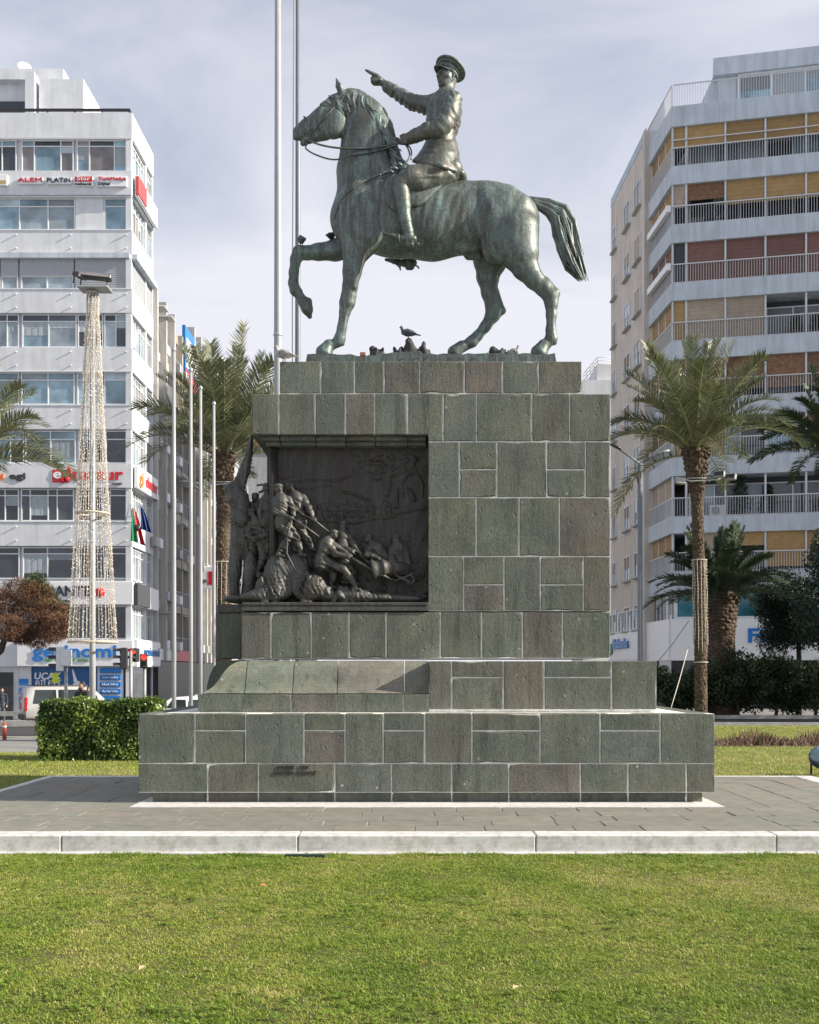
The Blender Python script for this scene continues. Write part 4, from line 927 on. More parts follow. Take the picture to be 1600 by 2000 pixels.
def front_grass():
    """tufts of blades with thatch showing between them; broad-leaved weeds and worn straw patches among them"""
    r = np.random.RandomState(4)
    NT = 92000; y = 11.955 - (11.955 - 5.6) * r.uniform(0, 1, NT); half = 815 / F * y + .9; x = r.uniform(-1, 1, NT) * half; k = r.uniform(0, 1, NT) < (half / 5.2); x, y = x[k], y[k]
    x = np.concatenate([x, r.uniform(-11, 11, 7000)]); y = np.concatenate([y, r.uniform(1.5, 11.95, 7000)]); n = len(x)
    worn = lowfreq(90, x, y, 1.3) + .8 * lowfreq(91, x, y, 3.1)
    th = np.clip(.0185 * (1 + .4 * lowfreq(78, x, y, 7)) * r.uniform(.6, 1.5, n) * (1 - .22 * np.clip(worn, 0, 2)), .007, .045)
    tuft = np.clip(.6 + lowfreq(77, x, y, 6), 0, 2); ed = np.exp(-(11.955 - y) / .15); th = th + .026 * tuft * ed * r.uniform(.4, 1.5, n)
    tt = .075 * r.normal(0, 1, n) + .085 * np.clip(worn, -.6, 1.6) - .22 * tuft * ed
    B = 8; X = np.repeat(x, B) + r.normal(0, .017, n * B); Y_ = np.minimum(np.repeat(y, B) + r.normal(0, .017, n * B), 11.952)
    keep = ~((np.abs(X - wx(597, 11.85)) < .21) & (np.abs(Y_ - 11.80) < .05))
    grass('lawn_grass', X[keep], Y_[keep], np.full(keep.sum(), -.19), np.repeat(th, B)[keep], .0050, 7, 0.02, 'short green and straw coloured lawn grass in the foreground', -np.repeat(tt, B)[keep])
    # clover and plantain rosettes
    m = 1500; y = 11.93 - (11.93 - 5.7) * r.uniform(0, 1, m); x = r.uniform(-1, 1, m) * (815 / F * y + .8); k = lowfreq(95, x, y, 2.2) > .25; x, y = x[k], y[k]; m = len(x); L = 7
    X = np.repeat(x, L) + r.normal(0, .022, m * L); Y_ = np.minimum(np.repeat(y, L) + r.normal(0, .022, m * L), 11.95); P_ = np.stack([X, Y_, -.19 + r.uniform(.012, .04, m * L)], 1)
    T = r.uniform(0, 6.28, m * L); s = r.uniform(.010, .022, m * L)[:, None]; U = np.stack([np.cos(T), np.sin(T), r.uniform(-.2, .4, m * L)], 1); W = np.stack([-np.sin(T), np.cos(T), r.uniform(-.3, .3, m * L)], 1)
    V = np.stack([P_ - U * s, P_ + W * s * .7, P_ + U * s, P_ - W * s * .7], 1); b = (np.arange(m * L) * 4)[:, None]; me = np_mesh('lawn_weeds', V.reshape(-1, 3), np.concatenate([b + (0, 1, 2), b + (0, 2, 3)]), True)
    a_ = me.attributes.new('tint', 'FLOAT', 'POINT'); a_.data.foreach_set('value', np.repeat(np.clip(r.normal(.18, .1, m * L), 0, 1), 4).astype(np.float32)); tag(link('lawn_weeds', me, M['grass']), 'small broad leaved weeds scattered through the foreground lawn', 'weeds', kind='stuff')
front_grass()
# lawns behind the terrace
def behind_left(x, y): return (x < -2) & (x > -9.2 - (y - 24) * .05) & (y > 18.95) & (y < 24.6) & (x > -7.6 - (y - 18.9) * .34)
def behind_right(x, y): return (x > 2.0) & (y > 18.95) & (y < 39.5) & (x < 40)
M['turf_edge'] = M['turf_far']
sheet('side_turf', np.linspace(-16, -6.0, 21), np.linspace(12.42, 18.94, 12), M['turf_far'], .006); sheet('side_turf', np.linspace(6.41, 16, 21), np.linspace(12.42, 18.94, 12), M['turf_far'], .006)
lawn_b = sheet('back_lawn', np.linspace(-11, 0, 45), np.linspace(18.95, 25, 31), M['turf_far'], .004, behind_left)
lawn_c = sheet('side_lawn', np.linspace(1, 40, 60), np.linspace(18.95, 40, 50), M['turf_far'], .004, behind_right)
def back_grass():
    r = np.random.RandomState(9)
    x = r.uniform(-11, -2, 42000); y = r.uniform(18.96, 24.6, 42000); k = behind_left(x, y); x, y = x[k], y[k]
    grass('back_lawn_grass', x, y, gz(x, y), .04, .008, 15, .16, 'mown grass around the clipped hedge behind the terrace')
    for x0, x1, sd in ((-9.5, -6.01, 41), (6.42, 9.5, 43)):
        x = r.uniform(x0, x1, 26000); y = r.uniform(12.5, 18.94, 26000); grass('side_turf_grass', x, y, gz(x, y), .035, .006, sd, .08, ['mown grass left of the paved terrace', 'mown grass right of the paved terrace'][x0 > 0])
    x = r.uniform(4.0, 17, 90000); y = 18.96 + (39.5 - 18.96) * r.uniform(0, 1, 90000) ** 1.3; k = behind_right(x, y) & ~((y > 26.6) & (y < 28.4)); x, y = x[k], y[k]
    grass('side_lawn_grass', x, y, gz(x, y), .045, .010, 17, .20, 'sunlit yellowish grass strip beside the road on the right')
back_grass()
road_r = sheet('side_road', np.linspace(2, 60, 59), np.linspace(40.3, 47.2, 8), M['asphalt'], -.02)
road_l = sheet('road', np.linspace(-60, 2, 63), np.linspace(46.5, 58.5, 13), M['asphalt'], -.02)
mk = MB()
for k in range(14): mk.box(3 + k * 4, 7 + k * 4, 43.2, 43.32, gz(10, 43.2) - .016, gz(10, 43.2) - .012)
tag(mk.build('lane_marking', M['white_paint']), kind='structure')
def kerb_run(name, pts, w, h, mat):
    mb = MB()
    for (x0, y0), (x1, y1) in zip(pts[:-1], pts[1:]):
        d = Vector((x1 - x0, y1 - y0, 0)); n = Vector((-d.y, d.x, 0)).normalized() * w / 2; z0, z1 = gz(x0, y0), gz(x1, y1)
        a, b, c, e = (Vector((x0, y0, 0)) - n, Vector((x1, y1, 0)) - n, Vector((x1, y1, 0)) + n, Vector((x0, y0, 0)) + n)
        lo = [Vector((p.x, p.y, z - .1)) for p, z in ((a, z0), (b, z1), (c, z1), (e, z0))]; hi = [Vector((p.x, p.y, z + h)) for p, z in ((a, z0), (b, z1), (c, z1), (e, z0))]
        for f in ((hi[0], hi[1], hi[2], hi[3]), (lo[0], lo[1], hi[1], hi[0]), (lo[2], lo[3], hi[3], hi[2]), (lo[1], lo[2], hi[2], hi[1]), (lo[3], lo[0], hi[0], hi[3])): mb.poly(f)
    return tag(mb.build(name, mat), kind='structure')
M['concrete'] = plain('kerb concrete', (.36, .355, .34), .85, var=.18, scale=3, bump=.3)
kerb_run('kerb', [(1.9, 40.0), (60, 40.0)], .18, .10, M['concrete']); kerb_run('kerb', [(1.9, 47.4), (60, 47.4)], .2, .12, M['concrete'])
kerb_run('kerb', [(-60, 46.3), (1.5, 46.3)], .2, .12, M['concrete']); kerb_run('kerb', [(-60, 58.7), (1.5, 58.7)], .2, .13, M['concrete'])
# ---------------------------------------------------------------- bronze relief in the niche
def build_relief():
    Yr = 16.1; RP = Plane(Yr); P, C = RP.p, RP.ch; r = random.Random(8)
    o = (float(wx(655, Yr)), Yr, float(wz(1193, Yr)))
    root = empty('bronze_relief', o, label='dark bronze relief of soldiers hauling ropes set into the side of the plinth', cat='relief')
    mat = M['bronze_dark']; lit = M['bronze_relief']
    # panel: a landscape in low relief (tree, shrine, marching column, hills)
    nx, ny = 250, 250; gx = np.linspace(524, 838, nx); gy = np.linspace(852, 1182, ny); X, Yp = np.meshgrid(gx, gy); Hh = np.zeros_like(X)
    def stroke(pts, w, h):
        for (x0, y0), (x1, y1) in zip(pts[:-1], pts[1:]):
            dx, dy = x1 - x0, y1 - y0; t = np.clip(((X - x0) * dx + (Yp - y0) * dy) / (dx * dx + dy * dy + 1e-6), 0, 1)
            d = np.hypot(X - x0 - t * dx, Yp - y0 - t * dy); np.maximum(Hh, h * .85 * np.clip(1 - (d / (w * 1.45)) ** 2, 0, 1) ** 1.6, out=Hh)
    z = lambda zx, zy: (400 + zx / 3.478, 820 + zy / 3.478)
    def zs(pts, w, h): stroke([z(*p) for p in pts], w, h)
    zs([(1235, 500), (1240, 430), (1225, 380), (1160, 390)], 7, 3.2); zs([(1235, 440), (1250, 350), (1200, 300), (1130, 290)], 5, 2.6); zs([(1240, 390), (1290, 360), (1350, 320), (1430, 270)], 5, 2.8); zs([(1240, 340), (1260, 290), (1240, 260)], 3, 2); zs([(1300, 370), (1390, 330), (1420, 300)], 3, 2)
    for i in range(60): x0, y0 = z(r.uniform(1000, 1450), r.uniform(240, 360)); stroke([(x0, y0), (x0 + r.uniform(-9, 9), y0 + r.uniform(-5, 5))], r.uniform(1.5, 3), 1.3)
    zs([(1345, 520), (1340, 430), (1380, 370), (1440, 360), (1480, 430), (1480, 520)], 2.2, 2.2); zs([(1380, 480), (1400, 500), (1420, 540)], 5, 2.5); zs([(1310, 470), (1308, 590)], 2, 2.4)
    zs([(600, 420), (750, 410), (900, 415), (1000, 380)], 1.6, 1.4); zs([(520, 450), (700, 470), (860, 440)], 1.4, 1); zs([(650, 380), (520, 400)], 1.4, 1); zs([(940, 490), (1000, 500), (1120, 550)], 2.4, 2.2); zs([(1290, 640), (1400, 620), (1500, 600)], 2, 1.6); zs([(1000, 700), (1150, 670), (1300, 650)], 3, 1.8); zs([(760, 690), (1000, 690), (1290, 660)], 2, 1.4)
    for i in range(56):
        zx = r.uniform(760, 1290); zy = 590 + r.uniform(-30, 50) - (zx - 1000) * .03; x0, y0 = z(zx, zy)
        stroke([(x0, y0), (x0 + r.uniform(-2, 2), y0 + r.uniform(6, 12))], r.uniform(1.6, 3), r.uniform(1.6, 3)); stroke([(x0, y0 - 2), (x0 + .1, y0 - 2.4)], 1.8, 2.6)
    for zx in (850, 930, 1010, 1080): x0, y0 = z(zx, 610); stroke([(x0, y0), (x0 + 18, y0 - 1)], 5, 3.4); stroke([(x0 + 2, y0), (x0, y0 + 14)], 1.8, 2.5); stroke([(x0 + 16, y0), (x0 + 18, y0 + 14)], 1.8, 2.5)
    zs([(1060, 620), (1061, 620)], 9, 2.5)
    for i in range(240): x0, y0 = r.uniform(530, 836), r.uniform(1040, 1176); stroke([(x0, y0), (x0 + r.uniform(-6, 6), y0 + r.uniform(-7, 7))], r.uniform(1, 3), r.uniform(.5, 2.2) * (y0 - 1000) / 120)
    Hh += .5 * np.sin(X * .05) * np.sin(Yp * .043) + .3 * np.sin(X * .21 + Yp * .1)
    dep = 29.0 - Hh * 1.5; f = 1 + 29 / F
    V = np.stack([PX + (X - PX) * f, dep, -(H0 + (Yp - H0) * f)], -1).reshape(-1, 3); i, j = np.meshgrid(np.arange(nx - 1), np.arange(ny - 1)); a = (j * nx + i).ravel()
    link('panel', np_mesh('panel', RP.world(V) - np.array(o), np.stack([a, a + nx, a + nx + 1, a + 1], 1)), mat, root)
    mb = MB()
    x0, x1 = wx(526, 16.3), wx(546, 16.3)                                      # corner pilaster and the panel's return round the corner
    mb.box(x0 - .03 - o[0], x0 + .0 - o[0], .20, 1.55, .06, wz(856, 16.3) - o[2]); mb.tube([(x0 + .06 - o[0], .16, .05), (x0 + .06 - o[0], .16, wz(872, 16.3) - o[2])], .062, 14)
    mb.box(x0 - .03 - o[0], x1 + .02 - o[0], .06, .30, wz(872, 16.3) - o[2], wz(862, 16.3) - o[2])
    mb.build('corner_pilaster', mat, root)
    mb = MB()                                                                 # moulded ledge
    for (ya, yb, ins) in ((1193.4, 1186, 0), (1186, 1182, .012), (1182, 1176, .004)):
        mb.cbox(wx(472, 15.94) + ins - o[0], wx(837, 15.94) - o[0], 15.93 + ins - Yr, 16.40 - Yr, wz(ya, 15.94) - o[2], wz(yb, 15.94) - o[2] - .001, .006)
    mb.cbox(wx(424, 16.4) - o[0], wx(474, 16.4) - o[0], 16.4 - Yr, 17.25 - Yr, wz(1197, 16.4) - o[2], wz(1180, 16.4) - o[2], .01)
    mb.build('ledge', lit, root)
    def fig(head, sh, hip, arms, legs, dep, hr=9.2, name='figure', coat=1.0, cap=True, bulk=1.0):
        """one clothed figure: head on a neck, torso, coat skirt, bent arms and legs with feet"""
        S = Sculpt(1.3); b = bulk
        d = lambda q: q if len(q) == 3 else (*q, dep)
        H, N, G = d(head), d(sh), d(hip)
        mid = tuple((N[i] * .45 + G[i] * .55) for i in range(3)); ch = tuple((N[i] * .8 + G[i] * .2) for i in range(3))
        S.ell(P(*H), (hr * .86, hr * .84, hr * 1.08), 2); S.chain(C([(*H, 5), (*N, 6.5 * b)]), 3)
        S.chain(C([(H[0] - hr * .5, H[1] + 3, H[2] - hr * .4, 2.6), (H[0] + hr * .35, H[1] + 4, H[2] - hr * .6, 3)]), 2); S.ell(P(H[0] + hr * .35, H[1] + 1, H[2] - hr * .85), (1.8, 2.2, 2.6), 1)
        if cap: S.ell(P(H[0], H[1] - hr * .5, H[2]), (hr * 1.0, hr * 1.0, hr * .62), 1.0)
        S.chain(C([(*N, 10 * b), (*ch, 14.5 * b), (*mid, 12.5 * b), (*G, 13.5 * b)]), 5, .95)
        S.chain(C([(*mid, 13.6 * b), (mid[0] + .1, mid[1] + 2, mid[2], 13.6 * b)]), .8)
        if coat: S.chain(C([(*G, 14.5 * b), (G[0], G[1] + 12 * coat, G[2], 16.5 * b)]), 2)
        for (s_, e_, h_) in arms:
            s_, e_, h_ = d(s_), d(e_), d(h_); S.chain(C([(*s_, 7.8 * b), (*e_, 6.3 * b), (*h_, 4.6)]), 2.5); S.ell(P(*h_), (5.2, 4.5, 4.6), 1.2)
            for q in (-2.4, 0, 2.4): S.chain(C([(h_[0] - 2, h_[1] + q, h_[2] - 4, 1.7), (h_[0] + 3, h_[1] + q + 1, h_[2] - 4, 1.6)]), .6)
        for (t_, k_, f_) in legs:
            t_, k_, f_ = d(t_), d(k_), d(f_); an = (f_[0], f_[1] - 6, f_[2])
            S.chain(C([(*t_, 11 * b), (*k_, 7.6 * b), ((k_[0] + an[0]) / 2 + 1, (k_[1] + an[1]) / 2, (k_[2] + an[2]) / 2, 6.8), (*an, 4.8)]), 3); S.chain(C([(f_[0] - 3, f_[1], f_[2], 4), (f_[0] + 9, f_[1] + 2, f_[2] - 5, 3)]), 2)
        x0, x1 = min(N[0], G[0]) - 40, max(N[0], G[0]) + 50; y0, y1 = min(H[1], N[1]) - 10, max(q[2][1] for q in legs) + 10 if legs else G[1] + 40
        S.ripple((x0, dep - 60, -y1), (x1, dep + 60, -N[1]), folds(int(H[0]), (.4, .2, .9), .40, 2.0))
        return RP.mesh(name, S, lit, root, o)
    fig((544, 954), (549, 972), (553, 1012), [((537, 978), (538, 1000, -14), (568, 1012, -18)), ((563, 976), (574, 996, -8), (572, 1011, -16))], [((549, 1016), (566, 1046, -14), (545, 1084, -8)), ((558, 1016), (577, 1050, 0), (588, 1082, -4))], -4)
    fig((567, 951), (578, 968), (584, 1010), [((592, 972), (603, 992, 4), (613, 1014, 0)), ((572, 974), (580, 996, 6), (590, 1005, 0))], [((582, 1014), (592, 1044), (608, 1072)), ((578, 1014), (580, 1046), (578, 1076))], 14)
    fig((652, 1044), (640, 1056), (629, 1090), [((640, 1062), (656, 1082, -18), (680, 1088, -20)), ((648, 1062), (668, 1076, -8), (684, 1086, -16))], [((632, 1094), (672, 1112, -12), (694, 1150, -8)), ((626, 1094), (650, 1122, 6), (646, 1146, 6))], -6)
    fig((670, 1026), (668, 1042), (674, 1084), [((660, 1048), (668, 1068, 4), (690, 1078, -6)), ((680, 1048), (692, 1066, 6), (702, 1082, 2))], [((674, 1090), (686, 1110), (692, 1138)), ((668, 1090), (676, 1112), (672, 1136))], 14)
    fig((720, 1052), (730, 1066), (748, 1092), [((718, 1072), (716, 1084, -2), (738, 1090, -8)), ((740, 1070), (754, 1086), (764, 1096, -4))], [], 12, coat=0)
    fig((774, 1053), (777, 1066), (780, 1094), [((766, 1072), (764, 1088, 2), (770, 1100, -4)), ((788, 1070), (794, 1084), (797, 1100))], [], 14, coat=0)
    S = Sculpt(1.5)                                                           # barrel, wheel and poles
    mbb = MB(); Wb = RP.world([P(727, 1113, -4), P(731, 1112, -4), P(731.5, 1112, -4), P(744, 1110, 0), P(745, 1110, 0), P(749, 1109, 1), P(750, 1109, 1), P(766, 1109, 6), P(767, 1109, 6), P(771, 1109, 7), P(772, 1109, 7), P(794, 1112, 14)]) - np.array(o); mbb.tube([Vector(q) for q in Wb], [q * RP.sc for q in (20, 21.5, 18, 17.6, 19.5, 19.5, 17.2, 16.4, 18.4, 18.4, 16, 14)], 28); mbb.build('gun_barrel', lit, root)
    for k in range(20):
        a, b_ = k / 20 * 6.283, (k + 1) / 20 * 6.283; S.cone(P(801 + 8 * math.cos(a), 1132 + 8 * math.sin(a), 8), P(801 + 8 * math.cos(b_), 1132 + 8 * math.sin(b_), 8), 2.4, 2.4, .8)
    S.chain(C([(766, 1120, 2, 2.6), (800, 1137, 4, 2.6)]), .8); S.chain(C([(804, 1122, 6, 2.4), (772, 1134, 2, 2.4)]), .8)
    RP.mesh('carriage_wheel', S, lit, root, o)
    def rope(pts, w):
        W = RP.world([P(*p) for p in pts]) - np.array(o); MB().tube([Vector(q) for q in W], w * RP.sc, 8).build('rope', lit, root)
    rope([(684, 1088, -20), (728, 1114, -14), (774, 1136, -4)], 2.6); rope([(702, 1082, 0), (722, 1100, -2), (730, 1104, 0)], 2.4); rope([(570, 1012, -20), (600, 1031, -10), (628, 1052, -6)], 1.7); rope([(588, 1004, 0), (614, 1016, -4), (646, 1042, 4)], 1.9); rope([(570, 1016, -20), (562, 1046, -20), (560, 1080, -18), (572, 1104, -18), (576, 1114, -16)], 1.6)
    # rocky ground
    S = Sculpt(1.5); rr = random.Random(77)
    for (x, y, d_, rx, rz, rd) in ((500, 1166, 2, 30, 12, 22), (540, 1130, 2, 26, 46, 20), (575, 1124, 6, 32, 44, 18), (612, 1146, -2, 28, 26, 24), (598, 1152, -8, 26, 22, 16), (650, 1166, 4, 34, 12, 20), (690, 1164, 2, 34, 14, 18), (740, 1168, 4, 46, 9, 18), (790, 1170, 8, 40, 8, 16), (530, 1160, -6, 40, 16, 14), (520, 1150, 10, 22, 30, 20), (490, 1120, 34, 14, 46, 20), (470, 1170, 60, 34, 10, 40)):
        S.ell(P(x, y, d_), (rx, rd, rz), 7)
    for k in range(70):
        x = rr.uniform(500, 720); y = 1176 - rr.uniform(0, 1) * (74 if x < 600 else 24); d_ = rr.uniform(-14, 4) + (y < 1130) * 6; S.ell(P(x, y, d_), (rr.uniform(3, 9), rr.uniform(4, 8), rr.uniform(4, 13)), 2, Matrix.Rotation(rr.uniform(-.7, .7), 4, 'Y'))
    for k in range(46):
        x = rr.uniform(500, 640); y = rr.uniform(1095, 1160); S.chain(C([(x, y, -16, 1.6), (x + rr.uniform(-5, 5), y + rr.uniform(8, 22), -20, 1.6)]), 3, 1, True)
    S.ripple((470, -40, -1182), (800, 40, -1080), folds(33, (1, .1, .35), .30, 1.8, 6, .5)); S.ripple((440, -40, -1182), (820, 80, -1060), folds(34, (.5, .4, .8), .6, 1.0, 6, .8))
    RP.mesh('rocks', S, lit, root, o)
    # group at the front corner: a striding man holding a banner, with others crouched beside him
    fig((462, 950), (462, 966), (472, 996), [((452, 970), (447, 955, 50), (470, 936, 50)), ((472, 972), (480, 985, 50), (490, 1000, 50))], [((466, 1000), (470, 1060, 48), (460, 1140, 52)), ((478, 1000), (494, 1066, 46), (500, 1128, 44))], 52, 9, coat=1.6, bulk=1.5)
    S = Sculpt(1.5); S.chain(C([(491, 856, 46, 4.5), (487, 885, 48, 7), (478, 918, 50, 11), (467, 948, 52, 14)]), 3, .6); S.chain(C([(492, 850, 44, 3), (476, 950, 44, 3), (468, 1000, 44, 2.4)]), 1); S.ripple((440, 20, -980), (510, 80, -850), folds(5, (1, .1, .2), .45, 1.3))
    RP.mesh('banner', S, lit, root, o)
    S = Sculpt(1.6)
    for sx, ex in ((466, 458), (480, 500)): S.chain(C([(sx, 1010, 50, 15), (sx - 2, 1060, 50, 15), (ex, 1120, 50, 13), (ex, 1158, 50, 11)]), 4)
    S.ripple((430, 10, -1180), (520, 90, -1000), folds(6, (1, .3, .1), .4, 1.8)); RP.mesh('trousers', S, lit, root, o)
    S = Sculpt(1.7)                                                            # packed figures behind, seen as drapery
    for x0 in (492, 505, 518): S.chain(C([(x0, 990, 62, 11), (x0 + 2, 1040, 64, 15), (x0 - 2, 1100, 62, 14), (x0 - 6, 1166, 60, 16)]), 5)
    for hx, hy in ((499, 972), (510, 984)): S.ell(P(hx, hy, 55), (7.4, 8, 9.5), 3); S.ell(P(hx, hy - 6, 55), (7.8, 8, 4), 2); S.chain(C([(hx, hy + 4, 56, 5), (hx + 1, hy + 16, 60, 9)]), 4); S.chain(C([(hx - 9, hy + 24, 60, 8), (hx + 10, hy + 24, 60, 8)]), 5)
    S.ripple((470, 30, -1185), (540, 90, -960), folds(61, (1, .3, .15), .38, 2.2)); RP.mesh('drapery', S, lit, root, o)
    fig((492, 1002), (500, 1016), (512, 1058), [((490, 1024), (484, 1046, 30), (497, 1054, 24)), ((508, 1024), (520, 1044, 26), (502, 1052, 22))], [((512, 1062), (514, 1090, 28), (504, 1120, 28))], 34, 9, coat=0)
    fig((520, 952), (523, 970), (524, 1010), [((514, 976), (508, 1000, 26), (512, 1024, 24))], [((524, 1014), (522, 1050), (520, 1090))], 30, 8, bulk=.85)
    MBt = MB(); W = RP.world([P(506, 962, 40), P(520, 956, 36), P(502, 948, 40), P(516, 946, 36)]) - np.array(o); MBt.tube([Vector(W[0]), Vector(W[1])], .016, 6); MBt.tube([Vector(W[2]), Vector(W[3])], .014, 6); MBt.build('rifle', mat, root)
    return root
relief = build_relief()

# ---------------------------------------------------------------- pigeons and the scraps on the statue's base
def pigeon_mesh():
    S = Sculpt(0.0042)
    S.chain([(-.075, 0, .105, .042), (-.02, 0, .10, .058), (.05, 0, .085, .045), (.10, 0, .07, .022)], .02, .85)
    S.chain([(-.085, 0, .125, .03), (-.105, 0, .165, .021), (-.112, 0, .19, .022)], .012)
    S.chain([(-.125, 0, .19, .010), (-.15, 0, .183, .003)], .006); S.chain([(.09, -.012, .068, .012), (.19, -.014, .045, .007)], .008); S.chain([(.09, .012, .068, .012), (.19, .014, .045, .007)], .008)
    for sg in (-1, 1): S.chain([(-.06, sg * .045, .115, .02), (.03, sg * .05, .10, .026), (.13, sg * .025, .072, .008)], .008, .6)
    V, Q = S.net(); return np_mesh('plumage', V, Q)
M['plumage'] = plain('grey plumage', (.085, .09, .105), .6, var=.5, scale=14); M['plumage_pale'] = plain('pale plumage', (.38, .37, .36), .6, var=.5, scale=12); M['bird_leg'] = plain('pigeon leg', (.30, .10, .08), .6)
PG = pigeon_mesh()
def pigeon(loc, rz, label, pale=False, s=1.0):
    t = empty('pigeon', loc, rz, label, 'pigeon', 'pigeons on the monument'); t.scale = (s, s, s)
    me = PG.copy() if pale else PG
    if pale: me.materials.clear()
    link('plumage', me, M['plumage_pale'] if pale else M['plumage'], t)
    for sg in (-1, 1): MB().tube([(-.005, sg * .02, .06), (0, sg * .02, .012), (-.02, sg * .02, .003)], .005, 5).build('leg', M['bird_leg'], t)
    return t
pigeon(Vector(at(589, 480.5, 17.05)), R(-75), 'dark pigeon standing on the raised foreleg of the bronze horse', s=.95)
pigeon(Vector(at(646, 471.5, 17.02)), R(-110), 'dark pigeon tucked against the breast of the bronze horse', s=.85)
pigeon(Vector(at(798, 662, 16.6)), R(-12), 'dark grey pigeon perched on the lump between the horse\'s legs', s=.92)
pigeon((wx(1000, 16.5), 16.5, wz(692, 16.3)), R(160), 'pale pigeon sitting by the hind hoof of the bronze horse', True, .85)
pigeon((wx(556, 16.2), 16.2, wz(705, 16.15)), R(-20), 'white and grey pigeon at the left end of the plinth top', True, 1.15)
def scrap(name, px0, px1, pyt, Y, label, cat, seed, mat):
    S = Sculpt(.011); r = random.Random(seed); w = (px1 - px0) * Y / F; zb = wz(692, 16.3); h = wz(pyt, Y) - zb
    for k in range(16):
        x = r.uniform(-.46, .46) * w; hh = h * r.uniform(.6, 1.0) * (1 - (x / w * 1.6) ** 2 * .6) - .02; S.chain([(x, r.uniform(-.08, .08), -.03, .06), (x + r.uniform(-.08, .08), r.uniform(-.08, .08), hh, .020)], .012)
    S.ell((0, 0, 0), (w * .5, .13, h * .5), .02); S.chain([(.02, 0, 0, .12), (-.06, 0, h - .03, .05)], .02)
    S.ripple((-w, -.3, -.1), (w, .3, h * 1.5), folds(seed, (.9, .4, .3), 60, .009, 6, .9)); V, Q = S.net()
    o = link(name, np_mesh(name, V, Q), mat); o.location = (wx((px0 + px1) / 2, Y), Y, zb); tag(o, label, cat); return o
M['char'] = plain('charred bronze', (.035, .036, .038), .7, var=.4, scale=20, bump=.5)
scrap('bronze_stump', 772, 842, 663, 16.6, 'jagged dark stump on the bronze base under the horse\'s belly', 'stump', 3, M['char'])
scrap('bronze_fragment', 952, 990, 679, 16.55, 'low jagged dark fragment beside the sitting pale pigeon', 'fragment', 5, M['char'])
scrap('bronze_fragment', 728, 744, 678, 16.5, 'small upright dark fragment between foreleg and stump', 'fragment', 6, M['char'])
mb = MB(); mb.cbox(-.04, .04, -.04, .04, 0, .05, .006); o_ = mb.build('brick_scrap', plain('fired clay', (.28, .13, .07), .85)); o_.location = (wx(709, 16.4), 16.4, wz(692, 16.3)); tag(o_, 'small reddish block lying on the statue base near the front hoof', 'scrap')
# ---------------------------------------------------------------- building materials
def glass_mat(name, c, rough=.06, metal=.25, wave=0.0, wscale=9.0, wdir='X'):
    m, n, l, b = new_mat(name); set_in(b, rough, metal, .7); t = n.new('ShaderNodeTexCoord').outputs['Object']; oi = n.new('ShaderNodeObjectInfo')
    mr = n.new('ShaderNodeMapRange'); mr.inputs[3].default_value = .55; mr.inputs[4].default_value = 1.45; l.new(oi.outputs['Random'], mr.inputs[0])
    src = mr.outputs[0]
    if wave:
        wv = n.new('ShaderNodeTexWave'); wv.bands_direction = wdir; wv.inputs['Scale'].default_value = wscale; wv.inputs['Distortion'].default_value = 2.5; wv.inputs['Detail'].default_value = 2; l.new(t, wv.inputs['Vector'])
        m2 = n.new('ShaderNodeMapRange'); m2.inputs[3].default_value = 1 - wave; m2.inputs[4].default_value = 1 + wave; l.new(wv.outputs['Fac'], m2.inputs[0]); mm = n.new('ShaderNodeMath'); mm.operation = 'MULTIPLY'; l.new(src, mm.inputs[0]); l.new(m2.outputs[0], mm.inputs[1]); src = mm.outputs[0]
    nz = noise(n, l, t, .9, 4, .6); m3 = n.new('ShaderNodeMapRange'); m3.inputs[1].default_value = .3; m3.inputs[2].default_value = .7; m3.inputs[3].default_value = .6; m3.inputs[4].default_value = 1.35; l.new(nz.outputs['Fac'], m3.inputs[0])
    mm = n.new('ShaderNodeMath'); mm.operation = 'MULTIPLY'; l.new(src, mm.inputs[0]); l.new(m3.outputs[0], mm.inputs[1])
    v = n.new('ShaderNodeVectorMath'); v.operation = 'SCALE'; v.inputs[0].default_value = c; l.new(mm.outputs[0], v.inputs['Scale']); l.new(v.outputs[0], b.inputs['Base Color'])
    return m
def wall_mat(name, c, streak=.16):
    m, n, l, b = new_mat(name); set_in(b, .8, 0, .3); t = n.new('ShaderNodeTexCoord').outputs['Object']
    a = noise(n, l, mapping(n, l, t, (2.2, 2.2, .25)), 1.2, 6, .6, .3); r = ramp(n, [(.3, (1 - streak,) * 3), (.6, (1.04,) * 3)]); l.new(a.outputs['Fac'], r.inputs[0])
    f = noise(n, l, t, 1.1, 5, .6); rf = ramp(n, [(.3, (.9, .9, .89)), (.7, (1.05, 1.05, 1.05))]); l.new(f.outputs['Fac'], rf.inputs[0])
    l.new(mixc(n, l, 1.0, mixc(n, l, 1.0, c, r.outputs[0], 'MULTIPLY'), rf.outputs[0], 'MULTIPLY'), b.inputs['Base Color'])
    return m
M['white_wall'] = wall_mat('white render', (.63, .65, .68), .11); M['cream_wall'] = wall_mat('cream render', (.40, .37, .325), .32); M['grey_wall'] = wall_mat('pale grey render', (.50, .555, .62), .22); M['beige_wall'] = wall_mat('beige render', (.58, .53, .48), .2)
M['street_white'] = wall_mat('weathered white render', (.46, .455, .44), .28); M['shade_wall'] = wall_mat('weathered shade-grey render', (.36, .37, .39), .25); M['dim'] = plain('dim interior', (.05, .055, .06), .8); M['alu'] = plain('white aluminium', (.66, .68, .70), .45, var=.06); M['rail'] = plain('white rail', (.55, .57, .59), .5, var=.05); M['black'] = plain('black paint', (.02, .02, .022), .5)  # the far houses' grey render carries their shade in its colour
